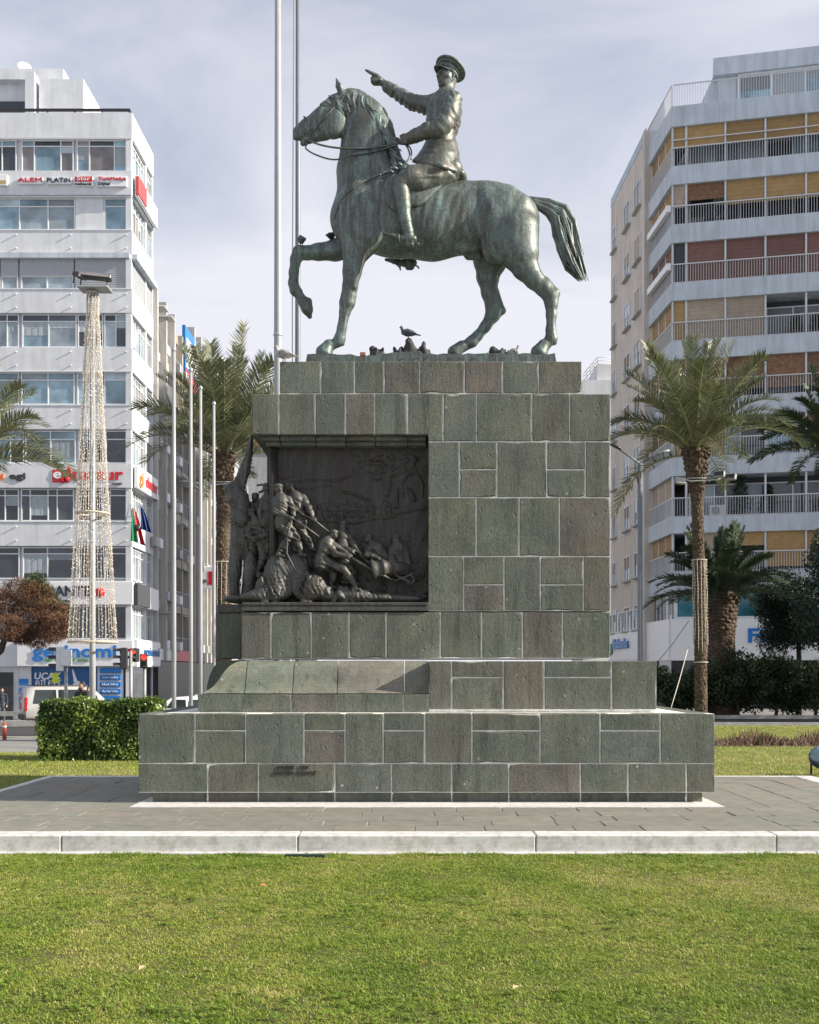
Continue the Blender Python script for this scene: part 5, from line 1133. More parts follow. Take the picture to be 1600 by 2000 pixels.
M['glass_blue'] = glass_mat('blue window', (.20, .30, .36), .08, .10, .10, 5); M['glass_dark'] = glass_mat('dark window', (.045, .055, .065), .05, .1); M['glass_warm'] = glass_mat('office window', (.20, .185, .185), .1, .1); M['glass_teal'] = glass_mat('teal window', (.05, .22, .27), .1, .1); M['curtain'] = glass_mat('curtained window', (.27, .33, .37), .15, .05, .35, 14)
M['blind_pale'] = plain('pale curtain', (.34, .39, .42), .7, var=.1, objvar=.25); M['blind_grey'] = plain('grey curtain', (.20, .23, .25), .7, var=.1, objvar=.3)
M['shutter'] = plain('grey shutter', (.36, .38, .40), .55, var=.05); M['ochre'] = plain('ochre blind', (.32, .205, .085), .7, var=.12, objvar=.18, scale=3); M['brown'] = plain('brown blind', (.17, .085, .07), .7, var=.1, objvar=.12, scale=3); M['wood'] = plain('wooden blind', (.17, .09, .045), .65, var=.35, objvar=.2, scale=5); M['tan'] = plain('tan blind', (.33, .27, .21), .7, var=.12, objvar=.15, scale=3)
M['sign_white'] = plain('white sign panel', (.74, .75, .77), .4, var=.04); M['red'] = plain('red sign', (.55, .012, .022), .4, var=.05); M['red_faded'] = plain('sun-faded red', (.50, .07, .07), .5, var=.15); M['blue'] = plain('blue sign', (.012, .17, .52), .4, var=.05); M['blue_deep'] = plain('deep blue print', (.008, .09, .27), .4, var=.2); M['green'] = plain('green sign', (.05, .28, .06), .4); M['orange'] = plain('orange sign', (.75, .2, .03), .4); M['charcoal'] = plain('charcoal panel', (.03, .032, .036), .4); M['text_dark'] = plain('dark lettering', (.02, .025, .035), .4); M['steel'] = plain('galvanised steel', (.42, .43, .44), .42, .5, var=.1); M['grey_metal'] = plain('grey metal', (.30, .31, .32), .5, .2, var=.1); M['gold'] = plain('gold lettering', (.5, .36, .14), .45, .3)

class Facade:
    """local x along the wall (left to right as seen from outside), y into the building, z up"""
    def __init__(s, root, x, y, ang): s.root = root; s.p = Vector((x, y, 0)); s.a = ang; s.o = Vector(root.location)
    def put(s, name, mb, mat, parent=None):
        o = mb.build(name, mat, parent if parent is not None else s.root)
        if parent is None: o.location = s.p - s.o; o.rotation_euler = (0, 0, s.a)
        return o
    def w(s, x, y, z): c, q = math.cos(s.a), math.sin(s.a); return Vector((s.p.x + x * c - y * q, s.p.y + x * q + y * c, z))
    def box(s, name, mat, x0, x1, y0, y1, z0, z1): return s.put(name, MB().box(x0, x1, y0, y1, z0, z1), mat)
    def window(s, xs, z0, z1, mats, y=0.0, transom=None, fr=.055, dep=.10, rnd=None):
        """one window: frame with mullions; its panes are sub-parts"""
        mb = MB(); x0, x1 = xs[0], xs[-1]
        mb.box(x0, x1, y, y + dep, z0, z0 + fr); mb.box(x0, x1, y, y + dep, z1 - fr, z1)
        for i, x in enumerate(xs):
            a, b = (x, x + fr) if i == 0 else ((x - fr, x) if i == len(xs) - 1 else (x - fr / 2, x + fr / 2)); mb.box(a, b, y + .003, y + dep - .003, z0 + fr, z1 - fr)
        if transom: mb.box(x0 + fr, x1 - fr, y + .006, y + dep - .006, transom - fr / 2, transom + fr / 2)
        fo = s.put('window', mb, M['alu'])
        for i in range(len(xs) - 1):
            zz = [(z0 + fr, transom), (transom, z1 - fr)] if transom else [(z0 + fr, z1 - fr)]
            for (a, b) in zz:
                p = MB().box(xs[i] + .02, xs[i + 1] - .02, y + dep * .55, y + dep * .7, a, b).build('pane', mats[i % len(mats)] if not rnd else rnd.choice(mats), fo)
            if rnd and xs[i + 1] - xs[i] > .55 and rnd.random() < .38:      # a blind or curtain drawn part of the way inside
                zt_, zb_ = (transom or z1) - .02, z0 + fr; q_ = rnd.choice((.25, .4, .55, .8)); mbi = MB(); wv = max(2, int((xs[i + 1] - xs[i]) / .16))
                for c_ in range(wv): xa = xs[i] + .035 + (xs[i + 1] - xs[i] - .07) * c_ / wv; mbi.box(xa, xa + (xs[i + 1] - xs[i] - .07) / wv, y + dep * .5 - .004 - .008 * (c_ % 2), y + dep * .545, zt_ - (zt_ - zb_) * q_, zt_)
                mbi.build('inner_blind', rnd.choice((M['blind_pale'], M['blind_grey'], M['blind_pale'])), fo)
        return fo

def letter_at(fc, parent, s, px, py, Yd, hpx, mat, wpx=None, y=-.06, depth=.06, align='CENTER', bold=.0, shear=0.0, name='lettering'):
    """lettering on a facade, placed by photo column and row at distance Yd"""
    X = wx(px, Yd); k = Yd / F
    o = lettering(s, (0, 0, 0), hpx * k * 1.38, mat, None, depth, align, 0, wpx * k if wpx else None, shear, bold * hpx * k, name)
    return o, X

# ---------------------------------------------------------------- left building
YL = 62.0
def lz(py): return wz(py, YL)
def lx(px): return wx(px, YL)
GL = -.86
def build_left():
    root = empty('office_building', (lx(100), YL, GL), label='white corner office block with sign bands on the left behind the light cone', cat='building')
    xc = lx(258); fc = Facade(root, 0, YL, 0); sd = Facade(root, xc, YL, R(90)); r = random.Random(2); D = 5.0
    root_o = root
    fc.box('core', M['white_wall'], lx(-160), xc - .35, .30, D - .05, GL, lz(222) - .02)
    bands = [(220, 268), (335, 382), (450, 495), (565, 611), (678.5, 724), (792, 838), (906, 953), (1020, 1066), (1135, 1182), (1249, 1302)]
    for i, (a, b) in enumerate(bands):
        pr = .0 if i not in (1, 6, 8, 9) else -.12; ins = 0 if i not in (1,) else .05
        fc.box('spandrel', M['white_wall'], lx(-160), xc + (0 if i < 9 else .3), pr, .6, lz(b), lz(a)); sd.box('spandrel', M['white_wall'], .605, D, pr * .5 - (.0 if i < 9 else .3), .6, lz(b) + .002, lz(a) - .002)
    for py in (270, 383.5, 449, 564, 725, 791, 1018.5):
        fc.box('sill', M['alu'], lx(-160), xc - .02, -.04, .30, lz(py) - .035, lz(py) + .02)
    P7 = M['glass_warm'], M['glass_warm'], M['glass_dark']; PB = [M['glass_blue']] * 3 + [M['curtain']]
    def row(groups, a, b, tr, mats, rnd=None):
        for g in groups: fc.window([lx(p) for p in g], lz(b), lz(a), mats, .16, lz(tr) if tr else None, rnd=r if rnd is None else rnd)
    row([[-150, -100, -60, -30], [-28, 2, 30], [40, 65, 117, 142], [148, 173, 222, 250]], 271, 333, 283, [M['glass_warm'], M['glass_warm'], M['glass_blue'], M['glass_dark']])
    row([[-150, -80, -18], [-16, 36, 92, 145], [202, 251]], 385, 447, 401, PB); fc.box('wall_panel', M['white_wall'], lx(146), lx(201), .14, .4, lz(448), lz(384))
    row([[-150, -80, -1], [1, 33], [39, 90, 142]], 537, 563, None, [M['curtain']])
    for a, b in ((-150, -2), (0, 34), (38, 143), (146, 252)):
        mb = MB(); z0, z1 = lz(537 if b != 252 else 563), lz(505); n = 14 if b != 252 else 26
        for k in range(n): mb.box(lx(a), lx(b), .10 + .012 * (k % 2), .2, z0 + (z1 - z0) * k / n, z0 + (z1 - z0) * (k + 1) / n - .002)
        fc.put('roller_shutter', mb, M['shutter'])
    fc.box('shutter_box', M['grey_wall'], lx(-160), lx(254), -.15, .3, lz(505), lz(495))
    row([[-150, -90, -40, 12, 35], [41, 93, 148], [150, 200], [202, 225, 252]], 612, 677, 626, [M['glass_dark'], M['curtain'], M['glass_dark'], M['glass_blue']])
    row([[-150, -90, -40, 35], [39, 92, 144], [149, 200], [202, 252]], 726, 789, 741, PB)
    row([[-150, -90, -40, 18, 45], [47, 97, 146], [152, 200], [205, 251]], 840, 904, 857, [M['glass_blue']] * 2 + [M['glass_dark'], M['curtain']])
    row([[-150, -90, -10, 8, 35], [39, 57, 92, 110, 143], [150, 200], [213, 252]], 954, 1017, 967, [M['glass_dark']])
    row([[-150, -90, 36], [42, 91, 150], [152, 205], [207, 251]], 1068, 1130, 1081, [M['glass_dark'], M['glass_dark'], M['glass_blue']])
    row([[-150, -90, -20, 40, 100, 160, 205, 252]], 1183, 1248, None, [M['glass_dark']])
    # side face, brightly lit
    for (a, b) in ((271, 333), (385, 447), (612, 677), (726, 789), (840, 904), (954, 1017), (1068, 1130), (1183, 1248)):
        sd.window([.35 + .575 * k for k in range(9)], lz(b), lz(a), [M['glass_blue'], M['curtain'], M['glass_warm']], .16, lz(a) - .4, rnd=r)
    mb = MB()
    for k in range(26): z0, z1 = lz(563), lz(498); mb.box(.3, D, .10 + .012 * (k % 2), .2, z0 + (z1 - z0) * k / 26, z0 + (z1 - z0) * (k + 1) / 26 - .002)
    sd.put('roller_shutter', mb, M['shutter']); sd.box('shutter_box', M['grey_wall'], .1, D, -.25, .3, lz(505), lz(495))
    for k, xx in enumerate((.02, 3.3, D - .12)): sd.box('pillar', M['white_wall'], xx, xx + .28, .05, .34, GL, lz(268))
    # pegs left from old signs
    for (a, b) in bands[2:6] + [bands[7]]:
        for q in (32, 139, 247):
            for f in (.2, .78):
                z = lz(a + (b - a) * f); fc.put('peg', MB().tube([(lx(q), -.12, z + .01), (lx(q), .02, z)], .035, 6), M['alu'])
    # roof storey
    fc.box('penthouse_wall', M['white_wall'], lx(62), lx(187) - 1.0, 1.2, 5.5, lz(222), wz(154, YL + 1.2)); fc.box('penthouse_wall', M['white_wall'], lx(-160), lx(58), 2.8, 6, lz(222), wz(140, YL + 2.8))
    fc.box('pillar', M['white_wall'], lx(38), lx(56), .9, 3.2, lz(222), wz(140, YL + .9)); fc.box('roof_slab', M['white_wall'], lx(-160), lx(99), 2.2, 8, wz(155, YL + 2.2), wz(134, YL + 2.2)); fc.box('glazing', M['glass_dark'], lx(-120), lx(37), 2.7, 2.79, lz(222), wz(198, YL + 2.7))
    mb = MB(); zt = lz(210)
    mb.box(lx(-160), lx(253), .10, .19, zt - .14, zt); mb.box(lx(253) - .09, lx(253), .19, D, zt - .14, zt)
    for q in range(12): x = lx(253) - .05 - q * 1.45; mb.box(x - .03, x + .03, .12, .17, lz(221), zt - .14)
    for q in range(4): mb.box(lx(253) - .07, lx(253) - .02, 1 + q * 1.5, 1.06 + q * 1.5, lz(221), zt - .14)
    fc.put('roof_railing', mb, M['black'])
    # street floor
    fc.box('shop_wall', M['white_wall'], lx(-160), lx(36), .1, .5, GL, lz(1290)); fc.box('door', M['charcoal'], lx(-14), lx(25), .02, .09, GL, lz(1313)); fc.box('shop_wall', M['white_wall'], lx(37), lx(60), .05, .4, GL, lz(1301)); fc.box('shop_window', M['glass_dark'], lx(60), xc, .25, .4, GL, lz(1301)); fc.box('shop_wall', M['white_wall'], lx(190), lx(240), .06, .24, GL, lz(1303))
    sd.box('shop_window', M['glass_dark'], .3, D, .1, .3, GL, lz(1301))
    ac = MB().cbox(0, .75, -.35, 0, 0, .6, .03); fc.put('air_conditioner', MB().cbox(lx(232), lx(247), -.4, -.02, lz(352), lz(340), .03), M['alu']) if False else None
    sd.put('air_conditioner', MB().cbox(4.2, 4.9, -.36, -.02, lz(952), lz(940), .03), M['alu']); sd.put('air_conditioner', MB().cbox(4.2, 4.9, -.36, -.02, lz(1050), lz(1030), .03), M['grey_metal'])
    return fc, sd
fcL, sdL = build_left()

def board(name, label, fc, px0, px1, py0, py1, y0, y1, mat, texts, Yd, group=None, cat='sign', extra=None):
    """a sign: panel with raised lettering; texts = (string, px, py, cap height px, width px, material, shear)"""
    k = Yd / F; cx, cz = (wx(px0, Yd) + wx(px1, Yd)) / 2, (wz(py0, Yd) + wz(py1, Yd)) / 2
    root = empty(name, fc.w(cx, y0, cz), fc.a, label, cat, group)
    if mat is not None: MB().cbox(wx(px0, Yd) - cx, wx(px1, Yd) - cx, 0, y1 - y0, wz(py1, Yd) - cz, wz(py0, Yd) - cz, .015).build('panel', mat, root)
    for t in texts:
        s, px, py, h, w, m = t[:6]; sh = t[6] if len(t) > 6 else 0.0
        lettering(s, (wx(px, Yd) - cx, -.03, wz(py, Yd) - cz), h * k * 1.38, m, root, .05, 'CENTER', 0, w * k, sh, h * k * .035 if h >= 12 else 0.0)
    if extra: extra(root, cx, cz, k)
    return root
def signs_left():
    yb = -.26
    board('sign_board', 'small white sign with gold mark at the left edge of the top sign band', fcL, -20, 18, 345, 366, yb, -.13, M['sign_white'], [], YL, extra=lambda ro, cx, cz, k: MB().box(wx(-18, YL) - cx, wx(15, YL) - cx, -.012, -.002, wz(363, YL) - cz, wz(356, YL) - cz).build('gold_stripe', M['gold'], ro))
    board('sign_board', 'small white sign with four widely spaced red capitals on the top band', fcL, 38, 87, 351, 363, yb, -.13, M['sign_white'], [('ALEM', 62.5, 356, 9, 47, M['red'])], YL)
    board('sign_board', 'small white sign with rounded dark capitals on the top band', fcL, 94, 142, 351, 363, yb, -.13, M['sign_white'], [('PLATiN', 118, 356.5, 9.5, 46, M['text_dark'])], YL)
    board('sign_board', 'small sign with white letters on a red block over dark print', fcL, 149, 184, 349, 367, yb, -.13, M['sign_white'], [('Star', 166, 353.5, 8, 26, M['sign_white'], ), ('matbaacılık', 166.5, 363.5, 5, 34, M['text_dark'])], YL,
          extra=lambda ro, cx, cz, k: MB().box(wx(149.5, YL) - cx, wx(183.5, YL) - cx, -.02, -.002, wz(359, YL) - cz, wz(349, YL) - cz).build('red_block', M['red'], ro))
    board('sign_board', 'white two-line sign, red over dark print, at the office block corner', fcL, 192, 250, 348, 368, yb, -.13, M['sign_white'], [('TürkMedya', 222, 353.5, 7, 54, M['red']), ('Dijital', 206, 363, 6, 23, M['text_dark'])], YL)
    def cherry(ro, cx, cz, k):
        MB().cbox(wx(104, YL) - cx, wx(125, YL) - cx, -.03, -.004, wz(943, YL) - cz, wz(918, YL) - cz, .012).build('red_block', M['red'], ro)
        for (px, py, rr) in ((124, 939, 5.5), (132, 937, 6)):
            ob = MB().lathe([(.01, -.03), (rr * k, -.03), (rr * k, .03), (.01, .03)], n=20).build('fruit', M['red'], ro, (wx(px, YL) - cx, -.05, wz(py, YL) - cz)); ob.rotation_euler = (R(90), 0, 0)
        MB().prism([(wx(122, YL) - cx, wz(932, YL) - cz), (wx(130, YL) - cx, wz(927, YL) - cz), (wx(134, YL) - cx, wz(932, YL) - cz)], -.09, -.04).build('leaf', M['green'], ro, fix=True)
        MB().prism([(wx(128, YL) - cx, wz(928, YL) - cz), (wx(136, YL) - cx, wz(912, YL) - cz), (wx(138, YL) - cx, wz(913, YL) - cz), (wx(131, YL) - cx, wz(928, YL) - cz)], -.09, -.04).build('stalk', M['red'], ro, fix=True)
    board('sign_lettering', 'big red lettering with a round fruit mark and green leaf on the white band', fcL, 104, 243, 915, 950, -.125, -.12, None, [('e', 114, 927, 19, 17, M['sign_white']), ('lmatur', 187, 928, 22, 108, M['red']), ('.com', 228, 945, 6.5, 22, M['text_dark'], .3)], YL, extra=cherry)
    board('sign_lettering', 'orange mark and grey lettering partly hidden by palm fronds', fcL, -30, 60, 920, 950, -.125, -.12, None, [('gi', 3, 931, 12, 14, M['orange']), ('egi', 36, 931, 13, 32, M['charcoal'])], YL)
    board('sign_board', 'white sign with tall dark capitals and a round red emblem behind the light cone', fcL, 100, 262, 1137, 1181, -.24, -.13, M['sign_white'], [('ANTE', 145, 1156, 20, 70, M['text_dark']), ('n Ha', 128, 1174, 5, 26, M['charcoal'])], YL,
          extra=lambda ro, cx, cz, k: setattr(MB().lathe([(.01, -.03), (9.5 * k, -.03), (9.5 * k, .03), (.01, .03)], n=24).build('emblem', M['red'], ro, (wx(198, YL) - cx, -.05, wz(1158, YL) - cz)), 'rotation_euler', (R(90), 0, 0)))
    board('sign_board', 'white fascia sign with big blue lower-case lettering above the blue poster', fcL, 37, 262, 1251, 1301, -.3, -.13, M['sign_white'], [('gezinomi', 150, 1273, 25, 164, M['blue']), ('her', 98, 1289, 7, 16, M['green'], .25), ('il olsa.', 161, 1289, 7, 34, M['green'], .25)], YL)
    def plane(ro, cx, cz, k):
        X = lambda p: wx(p, YL) - cx; Z = lambda p: wz(p, YL) - cz
        MB().prism([(X(138), Z(1345)), (X(142), Z(1335)), (X(152), Z(1330)), (X(170), Z(1340)), (X(185), Z(1358)), (X(185), Z(1364)), (X(140), Z(1360))], -.02, -.002).build('printed_fuselage', M['sign_white'], ro, fix=True)
        MB().prism([(X(139), Z(1306)), (X(142), Z(1308)), (X(150), Z(1331)), (X(143), Z(1333))], -.02, -.002).build('printed_wing', M['sign_white'], ro, fix=True)
    board('poster_window', 'blue shop window print reading UÇAK BİLETİ with a white aeroplane', fcL, 61, 189, 1303, 1366, .16, .22, M['blue_deep'], [('UÇAK', 91, 1321, 13, 52, M['sign_white'], .1), ('BİLETİ', 92, 1335, 11, 50, M['sign_white'], .1)], YL, extra=plane)
    T = ['', 'Gemi Turları', 'Uçak Bileti', 'Yurt Dışı Turları', '']
    for i in range(5):
        py = 1309.5 + i * 13.7
        board('service_plate', ['topmost', 'second', 'third', 'fourth', 'lowest'][i] + ' blue plate in the column on the shop front right of the poster', fcL, 195, 236, py - 5, py + 5, -.02, .05, M['blue'], [(T[i], 215.5, py, 4, 30, M['sign_white'])] if T[i] else [], YL, 'blue plates on the shop front')
    for i in range(3):
        py = 1332 + i * 17
        board('service_plate', ['upper', 'middle', 'lower'][i] + ' short blue plate beside the dark shop door on the left', fcL, 37, 55, py - 6, py + 6, -.03, .04, M['blue'], [], YL, 'blue plates by the door')
    # side face signs
    def sboard(name, label, x0, x1, py0, py1, mat, texts, lean=.3):
        cx, cz = (x0 + x1) / 2, (lz(py0) + lz(py1)) / 2; ro = empty(name, sdL.w(cx, -lean, cz), sdL.a, label, 'sign'); MB().cbox(x0 - cx, x1 - cx, 0, .2, lz(py1) - cz, lz(py0) - cz, .015).build('panel', mat, ro)
        for (s, x, dz, h, w, m) in texts: lettering(s, (x - cx, -.03, dz), h, m, ro, .05, 'CENTER', 0, w, 0, .01)
    sboard('side_sign', 'long white sign on the sunlit side of the office block', .2, 4.8, 339, 380, M['sign_white'], [])
    sboard('side_sign_red', 'red end panel of the long sign at the corner of the office block', .1, 1.9, 342, 378, M['red_faded'], [], .36)
    sboard('side_sign', 'white side sign with orange and red letters on the sunlit side of the block', .1, 4.9, 908, 952, M['sign_white'], [('gi', .8, 0, 1.0, .9, M['orange']), ('elmatur', 3.2, 0, .9, 2.8, M['red'])])
    sboard('side_sign', 'dark panel sign on the side of the block above the shop', .1, 2.9, 1138, 1182, M['charcoal'], []); sboard('side_sign', 'plain white side sign beside the dark panel', 3.0, 5.1, 1140, 1184, M['sign_white'], [])
    sboard('side_sign', 'side return of the white and blue shop fascia sign', .4, 5.1, 1252, 1300, M['sign_white'], [('gezinomi', 2.8, .1, .7, 3.8, M['blue_deep'])], .4)
signs_left()

# ---------------------------------------------------------------- the street wall running back behind the left block
def build_row():
    r = random.Random(31); x0 = -15.55
    specs = [(67.2, 73.4, 22.9, M['street_white'], 'white plastered block with vertical fins next to the office corner'), (73.5, 79.6, 23.6, M['cream_wall'], 'cream block with cluttered balconies and air conditioners along the side street'), (79.7, 86.5, 24.4, M['street_white'], 'white block under the blue rooftop sign along the side street'), (86.6, 98.0, 23.0, M['cream_wall'], 'farthest cream block of the side street left of the palm')]
    for bi, (ya, yb, h, wm, lab) in enumerate(specs):
        root = empty('street_block', (x0, (ya + yb) / 2, GL), label=lab, cat='building', group='blocks along the side street'); f = Facade(root, x0 - .12 * bi, ya, R(90)); L = yb - ya
        f.box('wall', wm, 0, L, .25, 9, GL, h - .6); f.box('parapet', wm, -.02, L, -.05, 9.1, h - .6, h); n = 7
        for k in range(n):
            z0 = 3.0 + k * 2.95
            f.box('floor_band', wm, 0, L, -.18 - .1 * (bi % 2), .24, z0 - .5, z0)
            m = max(2, int(L / 1.9))
            for q in range(m):
                xa = .3 + q * (L - .3) / m; f.window([xa, xa + (L / m) * .36, xa + (L / m) * .72], z0 + .55, z0 + 2.15, [M['glass_dark'], M['glass_blue'], M['curtain']], .15, None, .07, rnd=r)
                if r.random() < .45: f.put('air_conditioner', MB().cbox(xa + .2, xa + .95, -.62, -.20, z0 + .02, z0 + .58, .03), r.choice([M['alu'], M['grey_metal']]))
                if r.random() < .25: f.put('awning', MB().prism([(0, 0), (.02, .02), (.02, -.5)], xa, xa + 1.2) if False else MB().box(xa, xa + 1.2, -.9, -.1, z0 + 2.2, z0 + 2.26), r.choice([M['grey_metal'], M['shutter'], M['rail']]))
            if bi % 2:
                mb = MB()
                for q in range(int(L / .16)): mb.box(q * .16, q * .16 + .03, -.30, -.27, z0, z0 + .85)
                mb.box(0, L, -.31, -.26, z0 + .85, z0 + .9); f.put('balcony_railing', mb, M['grey_metal'])
        for q in range(int(L / 2.4) + 1): f.box('fin', wm, q * 2.4, q * 2.4 + .3, -.55 if bi != 1 else -.35, .24, GL + 3.2, h + (.9 if bi in (0, 2) else 0))
        f.box('shop_front', M['charcoal'], 0, L, -.6, .24, GL, 2.3)
        ro = empty('shop_sign', f.w(L / 2, -.4, 2.7), f.a, ['plain pale fascia sign under the finned white block', 'red fascia sign under the cream block', 'dark fascia sign under the white block', 'grey fascia sign at the end of the side street'][bi], 'sign'); MB().cbox(-L / 2 + .2, L / 2 - .1, 0, .15, -.35, .35, .02).build('panel', [M['sign_white'], M['red'], M['charcoal'], M['shutter']][bi], ro)
    f = Facade(root, x0, 76.6, R(90)); ro = empty('rooftop_sign', f.w(2.2, -.3, 21.3), f.a, 'blue white and red sign standing up from the side street rooftops', 'sign')
    MB().box(-2.3, 2.3, 0, .2, 0, 3.2).build('panel', M['blue'], ro); MB().box(-1.9, 2.31, -.02, -.002, .5, 2.5).build('white_field', M['sign_white'], ro); MB().box(-2.31, 2.31, -.025, -.004, -.6, .35).build('red_stripe', M['red'], ro)
    ro = empty('projecting_sign', (x0 + .7, 83.0, 8.4), 0, 'white projecting sign with a red mark on the side street', 'sign'); MB().cbox(-.7, .7, 0, .2, -.8, .8, .03).build('panel', M['sign_white'], ro); MB().box(-.05, .6, -.02, -.002, -.5, .45).build('red_mark', M['red'], ro)
build_row()
def far_blocks():
    r = random.Random(17)
    for (x0, x1, Y, top, bay, mat, lab, gable) in ((404, 452, 108, 900, 2.6, M['shade_wall'], 'far cream apartment house at the end of the street behind the palm trunk', False), (452, 566, 112, 872, 2.4, M['shade_wall'], 'far white house with pitched roof seen past the bronze banner', True), (490, 620, 124, 965, 2.6, M['shade_wall'], 'far grey house low behind the bronze figures', False)):
        X0, X1 = wx(x0, Y), wx(x1, Y); zt = wz(top, Y); root = empty('distant_house', ((X0 + X1) / 2, Y, -.9), label=lab, cat='building'); f = Facade(root, X0, Y, 0); L = X1 - X0
        f.box('wall', mat, 0, L, 0, 8, -.9, zt)
        if gable: f.put('roof', MB().prism([(-.3, zt), (L + .3, zt), (L * .35, zt + 2.2)], -.3, 8.2), plain('clay tiles', (.34, .15, .09), .8))
        else: f.box('parapet', mat, -.1, L + .1, -.1, 8.1, zt, zt + .5)
        n = max(1, int(L / bay))
        for k in range(int((zt - 3) / 3)):
            for q in range(n): xa = .4 + q * L / n; f.window([xa, xa + .6, xa + 1.2], 3 + k * 3, 4.5 + k * 3, [M['glass_dark'], M['glass_blue']], -.05, None, .07, rnd=r)
    Y = 86; root = empty('rooftop_house', (wx(1160, Y), Y, 20), label='white rooftop with thin railing between plinth and right building', cat='building'); f = Facade(root, wx(1138, Y), Y, 0)
    f.box('wall', M['white_wall'], 0, 3.0, 0, 6, -.9, wz(742, Y)); f.box('stair_tower', M['white_wall'], wx(1168, Y) - wx(1138, Y), 4.5, .4, 5, wz(745, Y), wz(708, Y)); mb = MB()
    a, b = Vector((.1, .05, wz(742, Y))), Vector((wx(1168, Y) - wx(1138, Y), .05, wz(700, Y)))
    for dz in (0, .25, .5): mb.tube([a + Vector((0, 0, dz)), b + Vector((0, 0, dz - .4)), b + Vector((1.2, 0, dz - .4))], .03, 5)
    for q in range(5): p = a.lerp(b, q / 4); mb.tube([p - Vector((0, 0, .4)), p + Vector((0, 0, .5 - .4 * q / 4))], .03, 5)
    f.put('railing', mb, M['rail'])
far_blocks()

